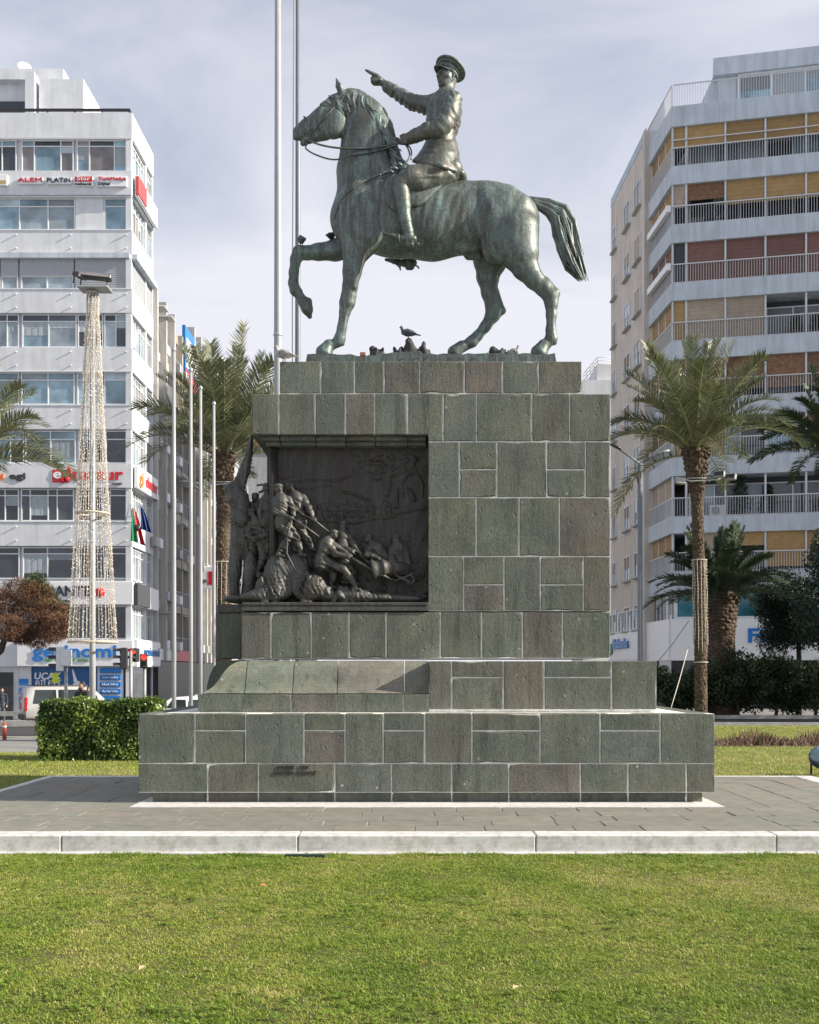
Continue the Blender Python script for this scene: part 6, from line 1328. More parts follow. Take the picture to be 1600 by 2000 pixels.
# ---------------------------------------------------------------- right building
def build_right():
    C0 = Vector((wx(1311, 62), 62.0)); C1 = Vector((wx(1600, 60.25), 60.25)); d = (C1 - C0).normalized(); ang = math.atan2(d.y, d.x); LC = 15.0
    rz_ = lambda py: wz(py, 62)
    G = -.3; root = empty('apartment_building', (C0.x + 4, C0.y + 4, G), label='grey corner apartment block with ochre and brown balcony blinds on the right', cat='building')
    fc = Facade(root, C0.x, C0.y, ang); B0 = Vector((wx(1264, 67.1), 67.1)); dB = (C0 - B0); LB = dB.length; fb = Facade(root, B0.x, B0.y, math.atan2(dB.y, dB.x)); A0 = Vector((wx(1190, 77.5), 77.5)); A1 = Vector((wx(1258, 67.3), 67.3)); LA = (A1 - A0).length; dA = A1 - A0; fa = Facade(root, A0.x, A0.y, math.atan2(dA.y, dA.x))
    r = random.Random(6)
    tops = [209, 326, 440, 553.5, 667, 781, 895, 1010, 1117]; bots = [248, 361, 475, 588, 703, 817, 930, 1042, 1155]
    # body, set back behind the balconies
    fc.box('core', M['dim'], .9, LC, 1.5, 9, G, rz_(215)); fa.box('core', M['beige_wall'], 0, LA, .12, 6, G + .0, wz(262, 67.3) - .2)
    def slab(top, bot, mat=None):
        z0, z1 = rz_(bot), rz_(top); fc.box('balcony_slab', M['grey_wall'], .0, LC, 0, 1.6, z0, z1); fb.box('balcony_slab', M['grey_wall'], 0, LB - .02, .0, 1.6, z0 + .002, z1 - .002)
    for a, b in zip(tops, bots): slab(a, b)
    posts = [.02, .72] + [.72 + 2.03 * k for k in range(1, 8)]
    def railing(f, x0, x1, z, h=.98, double=False):
        mb = MB(); n = int((x1 - x0) / .135)
        for q in range(n + 1): x = x0 + (x1 - x0) * q / n; mb.box(x - .011, x + .011, .05, .075, z + .03, z + h)
        mb.box(x0, x1, .035, .09, z + h, z + h + .055); mb.box(x0, x1, .045, .08, z + .02, z + .05)
        if double: mb.box(x0, x1, .035, .09, z + h + .42, z + h + .47)
        return f.put('railing', mb, M['rail'])
    rows = [(248, 326), (361, 440), (475, 553.5), (588, 667), (703, 781), (817, 895), (930, 1010), (1042, 1117)]
    spec = [[('ochre', .52)] * 9, [('tan', .55), ('wood', .4)] + [('ochre', .58)] * 7, [('dimb', 1)] + [('brown', 1.0)] * 8, [('ochre', 1), ('tan', 1), ('tan', 1)] + [None] * 6, [('wood', .8)] * 9, [('ochre', 1), ('ochre', .95), None, None, ('wood', .5), ('wood', .5), None, None, None], [None] * 9, [None, ('tan', .9), ('ochre', .35), ('ochre', .9), ('ochre', .9), ('ochre', .3), None, None, None]]
    wbm = {'ochre': M['ochre'], 'tan': M['tan'], 'wood': M['wood'], 'brown': M['brown'], 'dimb': M['charcoal']}
    def blind(f, x0, x1, y, z0, z1, mat):
        mb = MB(); n = max(3, int((z1 - z0) / .11))
        for q in range(n): mb.box(x0, x1, y + .008 * (q % 2), y + .05, z0 + (z1 - z0) * q / n, z0 + (z1 - z0) * (q + 1) / n - .004)
        f.put('roller_blind', mb, mat)
    for k, (a, b) in enumerate(rows):
        zt, zb = rz_(a), rz_(b); H = zt - zb
        for i, x in enumerate(posts): fc.box('post', M['rail'], x, x + (.10 if i != 1 else .12), .12, .24, zb, zt)
        for i in range(len(posts) - 1):
            s = spec[k][i] if i < len(spec[k]) else None; x0, x1 = posts[i] + .12, posts[i + 1]
            if s: blind(fc, x0, x1, .20, zt - H * s[1] + .004, zt, wbm[s[0]])
        fc.window([.9 + 1.35 * q for q in range(11)], zb, zt - .3, [M['glass_dark']] * 3 + [M['glass_blue'], M['curtain']], 1.38, None, .07, rnd=r); railing(fc, .05, LC, zb, .98, k == 0)
        # return side
        for q in range(4):
            xx = .3 + q * (LB - .4) / 3.3; fb.box('post', M['rail'], xx, xx + .08, .2, .3, zb, zt)
        m2 = {0: 'ochre', 1: 'ochre', 2: 'brown', 3: 'ochre', 4: 'ochre', 5: 'wood', 6: 'tan', 7: 'ochre'}[k]
        for q in range(3):
            xx = .3 + q * (LB - .4) / 3.3
            blind(fb, xx + .08, xx + (LB - .4) / 3.3, .22, zb + (.0 if k in (0, 2, 3) else H * .45), zt, wbm[m2])
        fb.window([.4 + 1.2 * q for q in range(4)], zb, zt, [M['glass_dark'], M['glass_blue']], .35, None, .06, rnd=r); railing(fb, .1, LB - .05, zb)
        if k in (1, 2): fb.box('planter', M['sign_white'], .8, LB - .1, -.2, .02, zb + .75, zb + 1.1)
    # things on the balconies: air conditioners, stacked chairs, a drying rack
    for (k, x) in ((1, 8.6), (3, 3.6), (5, 6.6), (6, 2.0), (7, 8.2)):
        zb = rz_(rows[k][1]); a_ = fc.put('air_conditioner', MB().cbox(x, x + .8, .75, 1.05, zb + .1, zb + .68, .03), M['alu']); MB().lathe([(.02, 0), (.22, 0), (.22, .02)], n=16).build('fan_grille', M['grey_metal'], a_, (x + .3, .745, zb + .39)).rotation_euler = (R(90), 0, 0)
    # mezzanine, fascia, street level
    fc.box('wall', M['grey_wall'], 0, LC, 1.2, 2, G, rz_(1155)); fc.window([.15, 2.6, 5.0, 7.4, 9.8, 12.2, 14.6], rz_(1208), rz_(1156), [M['glass_teal']], .3, None, .1); fb.window([.1 + .8 * q for q in range(7)], rz_(1210), rz_(1157), [M['glass_warm'], M['glass_dark']], .3, None, .06, rnd=r)
    fc.box('fascia', M['sign_white'], -.02, LC, -.1, 1.2, rz_(1290), rz_(1209)); fb.box('fascia', M['sign_white'], -.4, LB - .12, -.1, 1.2, rz_(1290) + .003, rz_(1209) - .003); fa.box('fascia', M['sign_white'], 0, LA, -.06, .3, wz(1287, 70), wz(1232, 70)); fa.window([.3 + .9 * q for q in range(11)], wz(1231, 70), wz(1190, 70), [M['glass_warm'], M['glass_dark']], -.02, None, .06, rnd=r)
    fc.box('shop_front', M['glass_dark'], 0, LC, .2, 1.1, G, rz_(1290)); fb.box('shop_front', M['glass_dark'], 0, LB, .2, 1.1, G, rz_(1290)); fa.box('shop_front', M['glass_dark'], 0, LA, -.02, .1, G, wz(1287, 70))
    # plain side wall with small windows
    fa.box('wall', M['beige_wall'], LA + .001, LA + .5, -.1, 1.0, G, wz(262, 67.3))
    for k in range(9):
        for x, w in ((.8, 1.15), (4.5, 1.55), (7.4, 1.55)):
            zc = 30.0 - 3.13 * k; blindm = r.choice([M['brown'], M['wood'], M['glass_dark'], M['tan'], M['glass_blue']])
            wo = fa.window([x, x + w / 2, x + w], zc - .75, zc + .75, [M['glass_dark'], M['glass_blue']], .03, None, .06, rnd=r)
            mb = MB().box(x + .06, x + w - .06, .06, .075, zc - (.7 if r.random() < .5 else .0), zc + .69); mb.build('blind', blindm, wo)
            fa.box('sill', M['concrete'], x - .1, x + w + .1, -.12, .12, zc - .86, zc - .76)
    fa.put('parapet_rail', MB().box(0, LA, .1, .14, wz(262, 67.3) - .2, wz(262, 67.3) + .35), M['glass_blue'])
    # roof terrace and penthouse
    railing(fc, 0.02, LC, rz_(209), 1.15); railing(fb, 0, LB, rz_(209), 1.15)
    fc.box('penthouse_wall', M['grey_wall'], 2.45, LC, 2.3, 8, rz_(209) - .3, wz(147, 63.3) - .004); fc.window([3.5 + 1.75 * q for q in range(7)], rz_(209), wz(147, 63.3), [M['curtain'], M['curtain'], M['glass_blue']], 2.12, None, .09, rnd=r); fc.box('roof_slab', M['grey_wall'], 2.2, LC, 1.9, 8.2, wz(147, 63.3), wz(113, 63.3))
    fc.put('stair_tower', MB().prism([(1.0, rz_(209)), (2.5, rz_(209)), (2.5, wz(112, 62)), (2.2, wz(112, 62))], 2.6, 7), M['grey_wall'])
    # lettering
    k = 62 / F; o = empty('bank_sign', fc.w(4.2, -.13, rz_(1244)), ang, 'blue bank lettering on the white fascia, mostly behind the dark tree', 'sign'); lettering('Fibabanka', (2.3, 0, 0), 27 * k * 1.38, M['blue'], o, .07, 'CENTER', 0, 5.2, 0, .03)
    o = empty('bank_sign', fa.w(3.0, -.16, wz(1257, 72)), fa.a, 'small blue and green bank lettering on the side fascia', 'sign'); lettering('fibabanka', (1.2, 0, 0), 14 * .031 * 1.38 * 1.4, M['blue'], o, .07, 'CENTER', 0, 4.6, 0, .03); MB().prism([(-2.6, -.7), (-1.4, -.5), (-1.5, .1), (-2.5, -.1)], -.02, .05).build('emblem', M['green'], o, fix=True)
build_right()

def balcony_things():
    C0 = Vector((wx(1311, 62), 62.0)); C1 = Vector((wx(1600, 60.25), 60.25)); d = (C1 - C0).normalized(); ang = math.atan2(d.y, d.x); rz_ = lambda py: wz(py, 62)
    def at_c(x, y, py): c, q = math.cos(ang), math.sin(ang); return (C0.x + x * c - y * q, C0.y + x * q + y * c, rz_(py))
    leafm = M['dim_leaf']; r = np.random.RandomState(3)
    for i, (x, py, h, lab) in enumerate(((3.6, 1010, 1.9, 'tall potted conifer on the open balcony behind the palm'), (5.0, 1010, 1.3, 'broad potted plant on the open balcony'), (6.4, 667, .8, 'low potted plant on the dark glazed balcony'), (7.4, 667, .7, 'second low potted plant on the dark glazed balcony'), (8.0, 895, .9, 'potted plant on the balcony under the wooden blinds'))):
        ro = empty('potted_plant', at_c(x, .7, py), 0, lab, 'plant', 'plants on the balconies'); MB().lathe([(.14, 0), (.19, .32), (.21, .34), (.17, .34), (.02, .30)], n=14).build('pot', M['brown'], ro)
        n = 420; z = r.uniform(0, 1, n); th = r.uniform(0, 6.28, n); rr = (.12 + .42 * (1 - z) * (h / 1.4)) * r.uniform(.3, 1, n); P_ = np.stack([rr * np.cos(th), rr * np.sin(th), .35 + z * h], 1); s = .14; V = np.stack([P_, P_ + r.normal(0, s * .5, (n, 3)), P_ + r.normal(0, s, (n, 3))], 1); link('foliage', np_mesh('foliage', V.reshape(-1, 3), np.arange(n * 3).reshape(-1, 3), False), leafm, ro)
    for i, (x, py) in enumerate(((2.0, 440), (2.75, 440), (7.6, 1010), (9.0, 1010))):
        ro = empty('balcony_chair', at_c(x, .75, py), ang + (.4, -.3, .2, 2.8)[i], ['dark chair at the near end of the second balcony from the top', 'second dark chair on the second balcony from the top', 'dark chair on the open balcony right of the plants', 'dark chair farthest right on the open balcony'][i], 'chair', 'chairs on the balconies')
        MB().cbox(-.22, .22, -.22, .22, .42, .47, .01).build('seat', M['black'], ro); MB().cbox(-.22, .22, .18, .22, .5, .88, .01).build('backrest', M['black'], ro)
        for sx in (-.19, .19):
            for sy in (-.19, .19): MB().box(sx - .02, sx + .02, sy - .02, sy + .02, 0, .42).build('leg', M['black'], ro)
M['dim_leaf'] = plain('balcony plant leaf', (.02, .05, .02), .6, var=.4, scale=9)
balcony_things()
# ---------------------------------------------------------------- vegetation
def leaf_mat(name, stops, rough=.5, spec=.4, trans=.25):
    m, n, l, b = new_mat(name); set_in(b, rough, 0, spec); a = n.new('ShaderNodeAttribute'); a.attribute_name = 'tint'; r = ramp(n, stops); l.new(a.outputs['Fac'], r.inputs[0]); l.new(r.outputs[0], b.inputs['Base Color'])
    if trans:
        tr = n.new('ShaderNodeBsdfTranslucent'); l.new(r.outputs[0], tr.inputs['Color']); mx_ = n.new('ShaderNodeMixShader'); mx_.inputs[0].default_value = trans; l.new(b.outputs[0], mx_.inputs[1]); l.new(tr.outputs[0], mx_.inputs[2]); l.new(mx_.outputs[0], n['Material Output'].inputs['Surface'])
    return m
M['palm_leaf'] = leaf_mat('date palm leaf', [(0, (.06, .075, .034)), (.4, (.13, .15, .072)), (.75, (.235, .245, .135)), (1, (.40, .37, .20))], .42, .5, .2)
M['palm_leaf_dark'] = leaf_mat('dark palm leaf', [(0, (.03, .055, .028)), (.5, (.055, .088, .045)), (1, (.11, .13, .07))], .4, .4, .12)
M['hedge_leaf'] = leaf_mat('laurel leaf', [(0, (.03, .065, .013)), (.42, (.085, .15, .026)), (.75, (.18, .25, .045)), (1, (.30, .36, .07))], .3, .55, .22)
M['shrub_leaf'] = leaf_mat('dark shrub leaf', [(0, (.016, .032, .013)), (.5, (.034, .060, .022)), (1, (.075, .105, .036))], .5, .3, .12)
M['pine_leaf'] = leaf_mat('dark pine needle', [(0, (.014, .032, .021)), (.5, (.026, .052, .034)), (1, (.05, .08, .048))], .55, .3, .1)
M['pine_brown'] = leaf_mat('dried pine needle', [(0, (.06, .042, .03)), (.35, (.16, .085, .055)), (.7, (.22, .115, .075)), (.85, (.20, .17, .07)), (1, (.09, .11, .04))], .7, .2, .1)
M['bed_leaf'] = leaf_mat('red bedding plant', [(0, (.07, .04, .025)), (.5, (.19, .115, .085)), (.8, (.30, .20, .15)), (1, (.16, .17, .07))], .6, .3, .2)
M['bark'] = plain('dark bark', (.055, .042, .034), .9, var=.4, scale=8, bump=.7)
def trunk_mat():
    m, n, l, b = new_mat('palm trunk'); set_in(b, .9, 0, .2); t = n.new('ShaderNodeTexCoord').outputs['Object']; a = noise(n, l, mapping(n, l, t, (1, 1, 2)), 7, 6, .65); r = ramp(n, [(.3, (.035, .026, .02)), (.5, (.095, .07, .05)), (.68, (.18, .138, .10)), (.8, (.27, .215, .165))]); l.new(a.outputs['Fac'], r.inputs[0]); l.new(r.outputs[0], b.inputs['Base Color'])
    f = noise(n, l, t, 40, 4, .7); bp = n.new('ShaderNodeBump'); bp.inputs['Strength'].default_value = .8; bp.inputs['Distance'].default_value = .03; l.new(f.outputs['Fac'], bp.inputs['Height']); l.new(bp.outputs[0], b.inputs['Normal']); return m
M['palm_trunk'] = trunk_mat(); M['rachis'] = plain('palm rib', (.30, .27, .12), .5, var=.15)
def add_tint(me, vals):
    a = me.attributes.new('tint', 'FLOAT', 'POINT'); a.data.foreach_set('value', np.clip(vals, 0, 1).astype(np.float32))
def frond_mesh(name, L, rise, droop, seed, leaf=.60, pairs=72, lw=.031, vee=.55):
    """feather frond: arched rib, two rows of leaflets in a shallow V"""
    r = np.random.RandomState(seed); t = np.linspace(0, 1, 15)
    def cur(t): return np.stack([L * t * np.cos(rise) * (1 - .10 * t), np.zeros_like(t), L * (t * np.sin(rise) - droop * t ** 2.3)], -1)
    c = cur(t); V = []; Fc = []; tint = []
    for i, p in enumerate(c):
        w = .030 * (1 - .85 * t[i]) + .004
        V += [p + (0, w, 0), p + (0, 0, w * .8), p + (0, -w, 0), p + (0, 0, -w * .8)]; tint += [.85] * 4
        if i:
            for k in range(4): a, b = (i - 1) * 4 + k, (i - 1) * 4 + (k + 1) % 4; Fc += [(a, b, b + 4), (a, b + 4, a + 4)]
    for k in range(pairs):
        tt = .10 + .9 * (k + r.uniform(-.3, .3)) / pairs; tt = min(max(tt, .08), .995); p = cur(np.array([tt]))[0]; q = cur(np.array([min(tt + .02, 1.0)]))[0] - cur(np.array([tt - .02]))[0]; q /= np.linalg.norm(q)
        ll = leaf * (.35 + .65 * np.sin(np.pi * min(1, tt * .86 + .12)) ** .7) * r.uniform(.85, 1.12); up = np.cross(q, (0, 1, 0)); up = -up / np.linalg.norm(up) if up[2] > 0 else up / np.linalg.norm(up); up = up if up[2] > 0 else -up
        for s in (-1, 1):
            v_ = vee + r.uniform(-.45, .35); fw = .55 + .5 * tt + r.uniform(-.12, .12)
            d = np.array((0, s, 0.)) * np.cos(v_) + up * np.sin(v_); d = d + q * fw; d /= np.linalg.norm(d); side = np.cross(d, up); side /= np.linalg.norm(side); sag = np.array((0, 0, -1)) * ll * r.uniform(.04, .22)
            w = lw * r.uniform(.8, 1.2); b0 = len(V); m = p + d * ll * .5 + sag * .25; e = p + d * ll + sag
            V += [p + side * w * .35, p - side * w * .35, m + side * w * .5, m - side * w * .5, e]; Fc += [(b0, b0 + 1, b0 + 3), (b0, b0 + 3, b0 + 2), (b0 + 2, b0 + 3, b0 + 4)]; g = r.normal(.42, .16); tint += [g, g, g, g, g + .12]
    me = np_mesh(name, np.array(V), np.array(Fc), False); add_tint(me, np.array(tint)); return me
FR = [frond_mesh('frond', 3.4, R(74), .10, 1), frond_mesh('frond', 3.5, R(58), .28, 2), frond_mesh('frond', 3.5, R(44), .42, 3), frond_mesh('frond', 3.4, R(30), .50, 4), frond_mesh('frond', 3.2, R(12), .50, 5)]
FD = [frond_mesh('frond', 3.1, R(72), .14, 11, .46, 84, .048), frond_mesh('frond', 3.3, R(55), .36, 12, .46, 84, .048), frond_mesh('frond', 3.3, R(36), .42, 13, .46, 84, .048), frond_mesh('frond', 3.1, R(18), .40, 14, .46, 84, .048)]
for me in FR: me.materials.append(M['palm_leaf'])
for me in FD: me.materials.append(M['palm_leaf_dark'])
def palm_trunk(h, r0, r1, rtop, bulge, seed, lean=(0, 0), nb=22):
    """scaly trunk: diamond boots stand out from a tapered, slightly leaning column"""
    n, m = 48, int(h * 26); V = []; rr = random.Random(seed)
    for j in range(m + 1):
        z = h * j / m; f = j / m; r = r0 + (r1 - r0) * min(1, f * 1.3); tb = max(0, (z - (h - bulge)) / bulge); r += (rtop - r1) * tb ** .7 if tb > 0 else 0
        if f < .06: r *= 1 + .35 * (1 - f / .06) ** 2
        cx, cy = lean[0] * f * f, lean[1] * f * f
        for k in range(n):
            a = 2 * math.pi * k / n; rows = z * (8.0 if tb <= 0 else 6.0) + .35 * math.sin(a * 3 + z); u = a / (2 * math.pi) * 12; row = math.floor(rows); fu = (u + .5 * (row % 2)) % 1; fz = rows - row
            bump = (1 - (2 * fu - 1) ** 2) * (1 - fz) ** .7 * (.032 + .075 * tb) * (r / .25) ** .5; bump *= .35 + 1.2 * ((math.sin(row * 12.9 + math.floor(u + .5 * (row % 2)) * 78.2) * 43758.5) % 1)
            rad = r + bump; V.append((cx + rad * math.cos(a), cy + rad * math.sin(a), z))
    i, j = np.meshgrid(np.arange(n), np.arange(m)); a = (j * n + i).ravel(); b = (j * n + (i + 1) % n).ravel(); Q = np.stack([a, b, b + n, a + n], 1); return np_mesh('trunk', np.array(V), Q, False)
def palm(px, Y, pyc, label, fr, counts, r0, r1, rtop, bulge, seed, s=1.0, lean=0.0, zg=None, rot=0):
    X = wx(px, Y) - lean; zb = gz(X, Y) if zg is None else zg; zc = wz(pyc, Y); h = zc - zb; root = empty('palm_tree', (X, Y, zb), 0, label, 'palm', 'palms around the square'); rr = random.Random(seed)
    link('trunk', palm_trunk(h, r0, r1, rtop, bulge, seed, (lean, 0)), M['palm_trunk'], root)
    mb = MB(); mb.lathe([(rtop * .95, -.25), (rtop * .8, .05), (rtop * .4, .3), (.03, .5)], (lean, 0, h), 16); mb.build('crown_base', M['palm_trunk'], root)
    for v, n in enumerate(counts):
        for k in range(n):
            o = link('frond', fr[v], None, root); a = (k + rr.uniform(-.32, .32)) / n * 2 * math.pi + v * .7 + rot; e = rtop * (.25 + .15 * v)
            o.location = (lean + e * math.cos(a), e * math.sin(a), h + .18 - .10 * v); o.rotation_euler = (rr.uniform(-.35, .35), rr.uniform(-.12, .12), a); q = s * rr.uniform(.86, 1.1); o.scale = (q, q, q)
    return root
p_right = palm(1358, 36, 872, 'tall sunlit date palm on a slim trunk in front of the right building', FR, (10, 12, 11, 9, 3), .185, .160, .36, 1.7, 1, 1.10, -.18)
p_left = palm(438, 40, 885, 'tall date palm behind the thin flagpoles left of the plinth', FR, (10, 12, 12, 10, 2), .25, .235, .36, 1.5, 2, 1.26, .05)
palm(1409, 50, 1160, 'squat dark palm with a thick shaggy trunk behind the tall one', FD, (14, 17, 18, 14), .60, .54, .66, 1.8, 3, 1.06)
palm(-74, 30, 892, 'palm at the left edge, only its frond tips in the picture', FR, (6, 9, 10, 9, 4), .26, .23, .34, 1.4, 4, 1.0, rot=.25)
palm(1628, 41, 878, 'palm at the right edge showing a few drooping fronds', FD, (7, 9, 11, 9), .26, .23, .34, 1.4, 5, 1.08, rot=.5)
# light strings and small floodlights tied to the tall palms
M['bulb_wire'] = plain('white light wire', (.62, .58, .48), .5, var=.2, scale=30)
def palm_lights(root, pyt, pyb, Y, r, seed, n=12):
    rr = random.Random(seed); zb = root.location.z; zt, zl = wz(pyt, Y) - zb, wz(pyb, Y) - zb; h = (wz(872, Y) - zb)
    for k in range(n):
        a = k / n * 2 * math.pi; lx_ = lambda z: -.15 * (z / h) ** 2 if Y == 36 else .05 * (z / h) ** 2; z2 = zl + rr.uniform(-.2, .3); pts = [Vector((lx_(z) + (r + .035 + .02 * math.sin(z * 5 + k)) * math.cos(a), (r + .035) * math.sin(a), z)) for z in np.linspace(zt, z2, 9)]
        mb = MB(); mb.tube(pts, .008, 4)
        for q in range(int((zt - z2) / .10)):
            p = pts[0].lerp(pts[-1], q / max(1, (zt - z2) / .10)); p = Vector((lx_(p.z) + (r + .045) * math.cos(a), (r + .045) * math.sin(a), p.z)); mb.tube([p, p + Vector((.02 * math.cos(a), .02 * math.sin(a), .02))], .012, 4)
        mb.build('light_string', M['bulb_wire'], root)
    for z in (zt, zl - .5):
        mb = MB(); mb.tube([(lx_(z) + (r + .045) * math.cos(q / 16 * 6.283), (r + .045) * math.sin(q / 16 * 6.283), z) for q in range(17)], .014, 5, cap=False); mb.build('tie', M['bulb_wire'], root)
palm_lights(p_right, 1094, 1262, 36, .175, 1); palm_lights(p_left, 1098, 1210, 40, .27, 2)
def palm_floods(root, Y, py, lean, offs):
    z = wz(py, Y) - root.location.z
    mb = MB(); mb.tube([(lean - .75, -.3, z + .05), (lean - .3, -.42, z - .1), (lean + .5, -.42, z - .05), (lean + .95, -.25, z + .1)], .022, 6); mb.tube([(lean - .42, .3, z), (lean - .40, -.4, z), (lean + .4, -.4, z), (lean + .42, .3, z)], .016, 5); mb.build('light_bracket', M['steel'], root)
    for (dx, dz, rz) in offs:
        t = MB(); t.cbox(-.17, .17, -.06, .06, -.10, .10, .02); f = t.build('floodlight', M['grey_metal'], root, (lean + dx, -.45, z + dz)); f.rotation_euler = (R(-25), 0, rz); MB().box(-.14, .14, -.066, -.061, -.075, .075).build('lens', M['glass_dark'], f)
palm_floods(p_right, 36, 938, -.1, ((-.65, -.1, .5), (.55, .1, -.5), (.9, .02, -.7)))
palm_floods(p_left, 40, 945, 0, ((-.7, 0, .5),))
# cables from the tall palm
mb = MB(); a_ = at(1345, 1262, 36) - Vector(p_right.location); b_ = at(1308, 1392, 33) - Vector(p_right.location); mb.tube([a_, a_.lerp(b_, .5) + Vector((0, 0, -.05)), b_], .012, 5); mb.build('cable', M['bulb_wire'], p_right)
mb = MB(); b_ = at(1282, 1296, 37) - Vector(p_right.location); a2 = at(1346, 1212, 36) - Vector(p_right.location); mb.tube([a2, a2.lerp(b_, .5) + Vector((0, 0, -.06)), b_], .010, 5); mb.build('cable', M['black'], p_right)

def leaves(name, Pn, N, size, mat, seed, aspect=.5, tint=None, parent=None, jit=.8, fold=.25):
    """many leaf blades: folded diamonds at points Pn facing roughly N"""
    r = np.random.RandomState(seed); n = len(Pn); N = N + r.normal(0, jit, (n, 3)); N /= np.linalg.norm(N, axis=1)[:, None] + 1e-9
    T = np.cross(N, r.normal(0, 1, (n, 3))); T /= np.linalg.norm(T, axis=1)[:, None] + 1e-9; B = np.cross(N, T); s = (size * r.uniform(.65, 1.3, n))[:, None]
    V = np.stack([Pn - T * s * .5, Pn + B * s * aspect * .5 + N * s * fold * .3, Pn + T * s * .5, Pn - B * s * aspect * .5 + N * s * fold * .3], 1)
    b = (np.arange(n) * 4)[:, None]; me = np_mesh(name, V.reshape(-1, 3), np.concatenate([b + (0, 1, 2), b + (0, 2, 3)]), True)
    tn = r.normal(.45, .2, n) if tint is None else tint + r.normal(0, .13, n); add_tint(me, np.repeat(tn, 4)); return link(name, me, mat, parent)
def box_hedge():
    Y0 = 22.2; X0, X1 = wx(74, Y0), wx(300, Y0); zb = float(gz(-6, Y0)); zt = wz(1370, Y0); D = 1.15; root = empty('clipped_hedge', ((X0 + X1) / 2, Y0 + .5, zb), 0, 'clipped glossy green box hedge in front of the parked van', 'hedge'); o = np.array(root.location)
    r = np.random.RandomState(3); n = 17000; W, H = X1 - X0, zt - zb; a = np.array([W * H, W * D, D * H, D * H]); f = r.choice(4, n, p=a / a.sum()); u, v = r.uniform(0, 1, n), r.uniform(0, 1, n); P_ = np.zeros((n, 3)); N = np.zeros((n, 3))
    for k, (x, y, z, nn) in enumerate(((u * W, 0 * u, v * H, (0, -1, 0)), (u * W, v * D, 0 * u + H, (0, 0, 1)), (0 * u, u * D, v * H, (-1, 0, 0)), (0 * u + W, u * D, v * H, (1, 0, 0)))):
        q = f == k; P_[q] = np.stack([x, y, z], 1)[q]; N[q] = nn
    x, y, z = P_.T; off = .03 * np.sin(x * 5.1 + z * 4) + .03 * np.sin(x * 9 - z * 7 + y * 5) + r.normal(0, .024, n) - np.abs(r.normal(0, .05, n)); P_ = P_ + N * off[:, None]; P_[:, 2] = np.maximum(P_[:, 2], .02)
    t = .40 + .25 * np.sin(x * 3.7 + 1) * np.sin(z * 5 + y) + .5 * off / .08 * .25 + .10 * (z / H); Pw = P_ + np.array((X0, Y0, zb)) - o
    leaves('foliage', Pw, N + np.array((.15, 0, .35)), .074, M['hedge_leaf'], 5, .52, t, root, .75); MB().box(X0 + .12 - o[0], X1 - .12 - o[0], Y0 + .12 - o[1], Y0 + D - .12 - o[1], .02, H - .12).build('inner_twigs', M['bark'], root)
    mb = MB()
    for k in range(9): x = X0 + .2 + k * (W - .4) / 8 - o[0]; mb.tube([(x, -.1, -.02), (x + .03, -.1, .35)], .02, 5)
    mb.build('stems', M['bark'], root)
box_hedge()
def bush(name, c, rad, n, size, mat, label, cat, seed, trunk=None, clump=14, group=None, flat=1.0, zg=None, aspect=.5, lobes=None, up=.3, inner=True):
    """crown of leaf clumps on short limbs; gaps between clumps"""
    r = np.random.RandomState(seed); zb = float(gz(c[0], c[1])) if zg is None else zg; root = empty(name, (c[0], c[1], zb), 0, label, cat, group); rad = np.array(rad, float)
    K = clump; th = r.uniform(0, 2 * np.pi, K); cz = r.uniform(-.85, 1, K); q = np.sqrt(1 - cz ** 2); cen = np.stack([q * np.cos(th), q * np.sin(th), cz], 1) * rad * r.uniform(.45, .82, K)[:, None]; cr = rad.mean() * r.uniform(.26, .46, K)
    idx = r.choice(K, n, p=cr ** 2 / (cr ** 2).sum()); d = r.normal(0, 1, (n, 3)); d /= np.linalg.norm(d, axis=1)[:, None]; Pn = cen[idx] + d * (cr[idx] * r.uniform(.55, 1.05, n))[:, None] * np.array((1, 1, flat)); hc = c[2] - zb; Pn[:, 2] += hc; k = Pn[:, 2] > .03; Pn, d, idx = Pn[k], d[k], idx[k]
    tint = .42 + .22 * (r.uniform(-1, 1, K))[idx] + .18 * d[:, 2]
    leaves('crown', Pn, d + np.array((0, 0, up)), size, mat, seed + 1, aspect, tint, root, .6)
    mb = MB(); base = Vector((0, 0, -.1)); top = Vector((0, 0, max(.2, hc - rad[2] * .5))); tr = trunk or rad.mean() * .06; mb.tube([base, base.lerp(top, .5) + Vector((.05, .03, 0)), top], [tr, tr * .8, tr * .65], 8)
    for k_ in range(K): mb.tube([top, top.lerp(Vector(cen[k_]) + Vector((0, 0, hc)), .55) + Vector((0, 0, .05)), Vector(cen[k_]) + Vector((0, 0, hc))], [tr * .5, tr * .32, tr * .12], 5)
    mb.build('trunk', M['bark'], root); return root
# dark shrubs along the far side of the right-hand road
labs = ['dark rounded shrub just right of the plinth behind the palm trunk', 'dark broad shrub at the foot of the squat palm', 'dark shrub in the middle of the right-hand row', 'tall dark shrub near the right edge', 'dark shrub at the right edge of the row']
for i, (px, py, rx, rz) in enumerate(((1302, 1348, 1.5, 1.15), (1366, 1346, 1.5, 1.15), (1440, 1338, 1.8, 1.35), (1515, 1336, 1.8, 1.45), (1592, 1342, 1.8, 1.35))):
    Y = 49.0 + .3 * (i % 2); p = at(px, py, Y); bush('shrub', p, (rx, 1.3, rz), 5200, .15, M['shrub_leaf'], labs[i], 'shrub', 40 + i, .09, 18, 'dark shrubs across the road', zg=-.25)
for i, px in enumerate((1670, 1745)): p = at(px, 1335, 49); bush('shrub', p, (1.8, 1.3, 1.45), 2600, .16, M['shrub_leaf'], ['nearer', 'farther'][i] + ' dark shrub past the right edge of the row', 'shrub', 60 + i, .09, 16, 'dark shrubs across the road', zg=-.25)
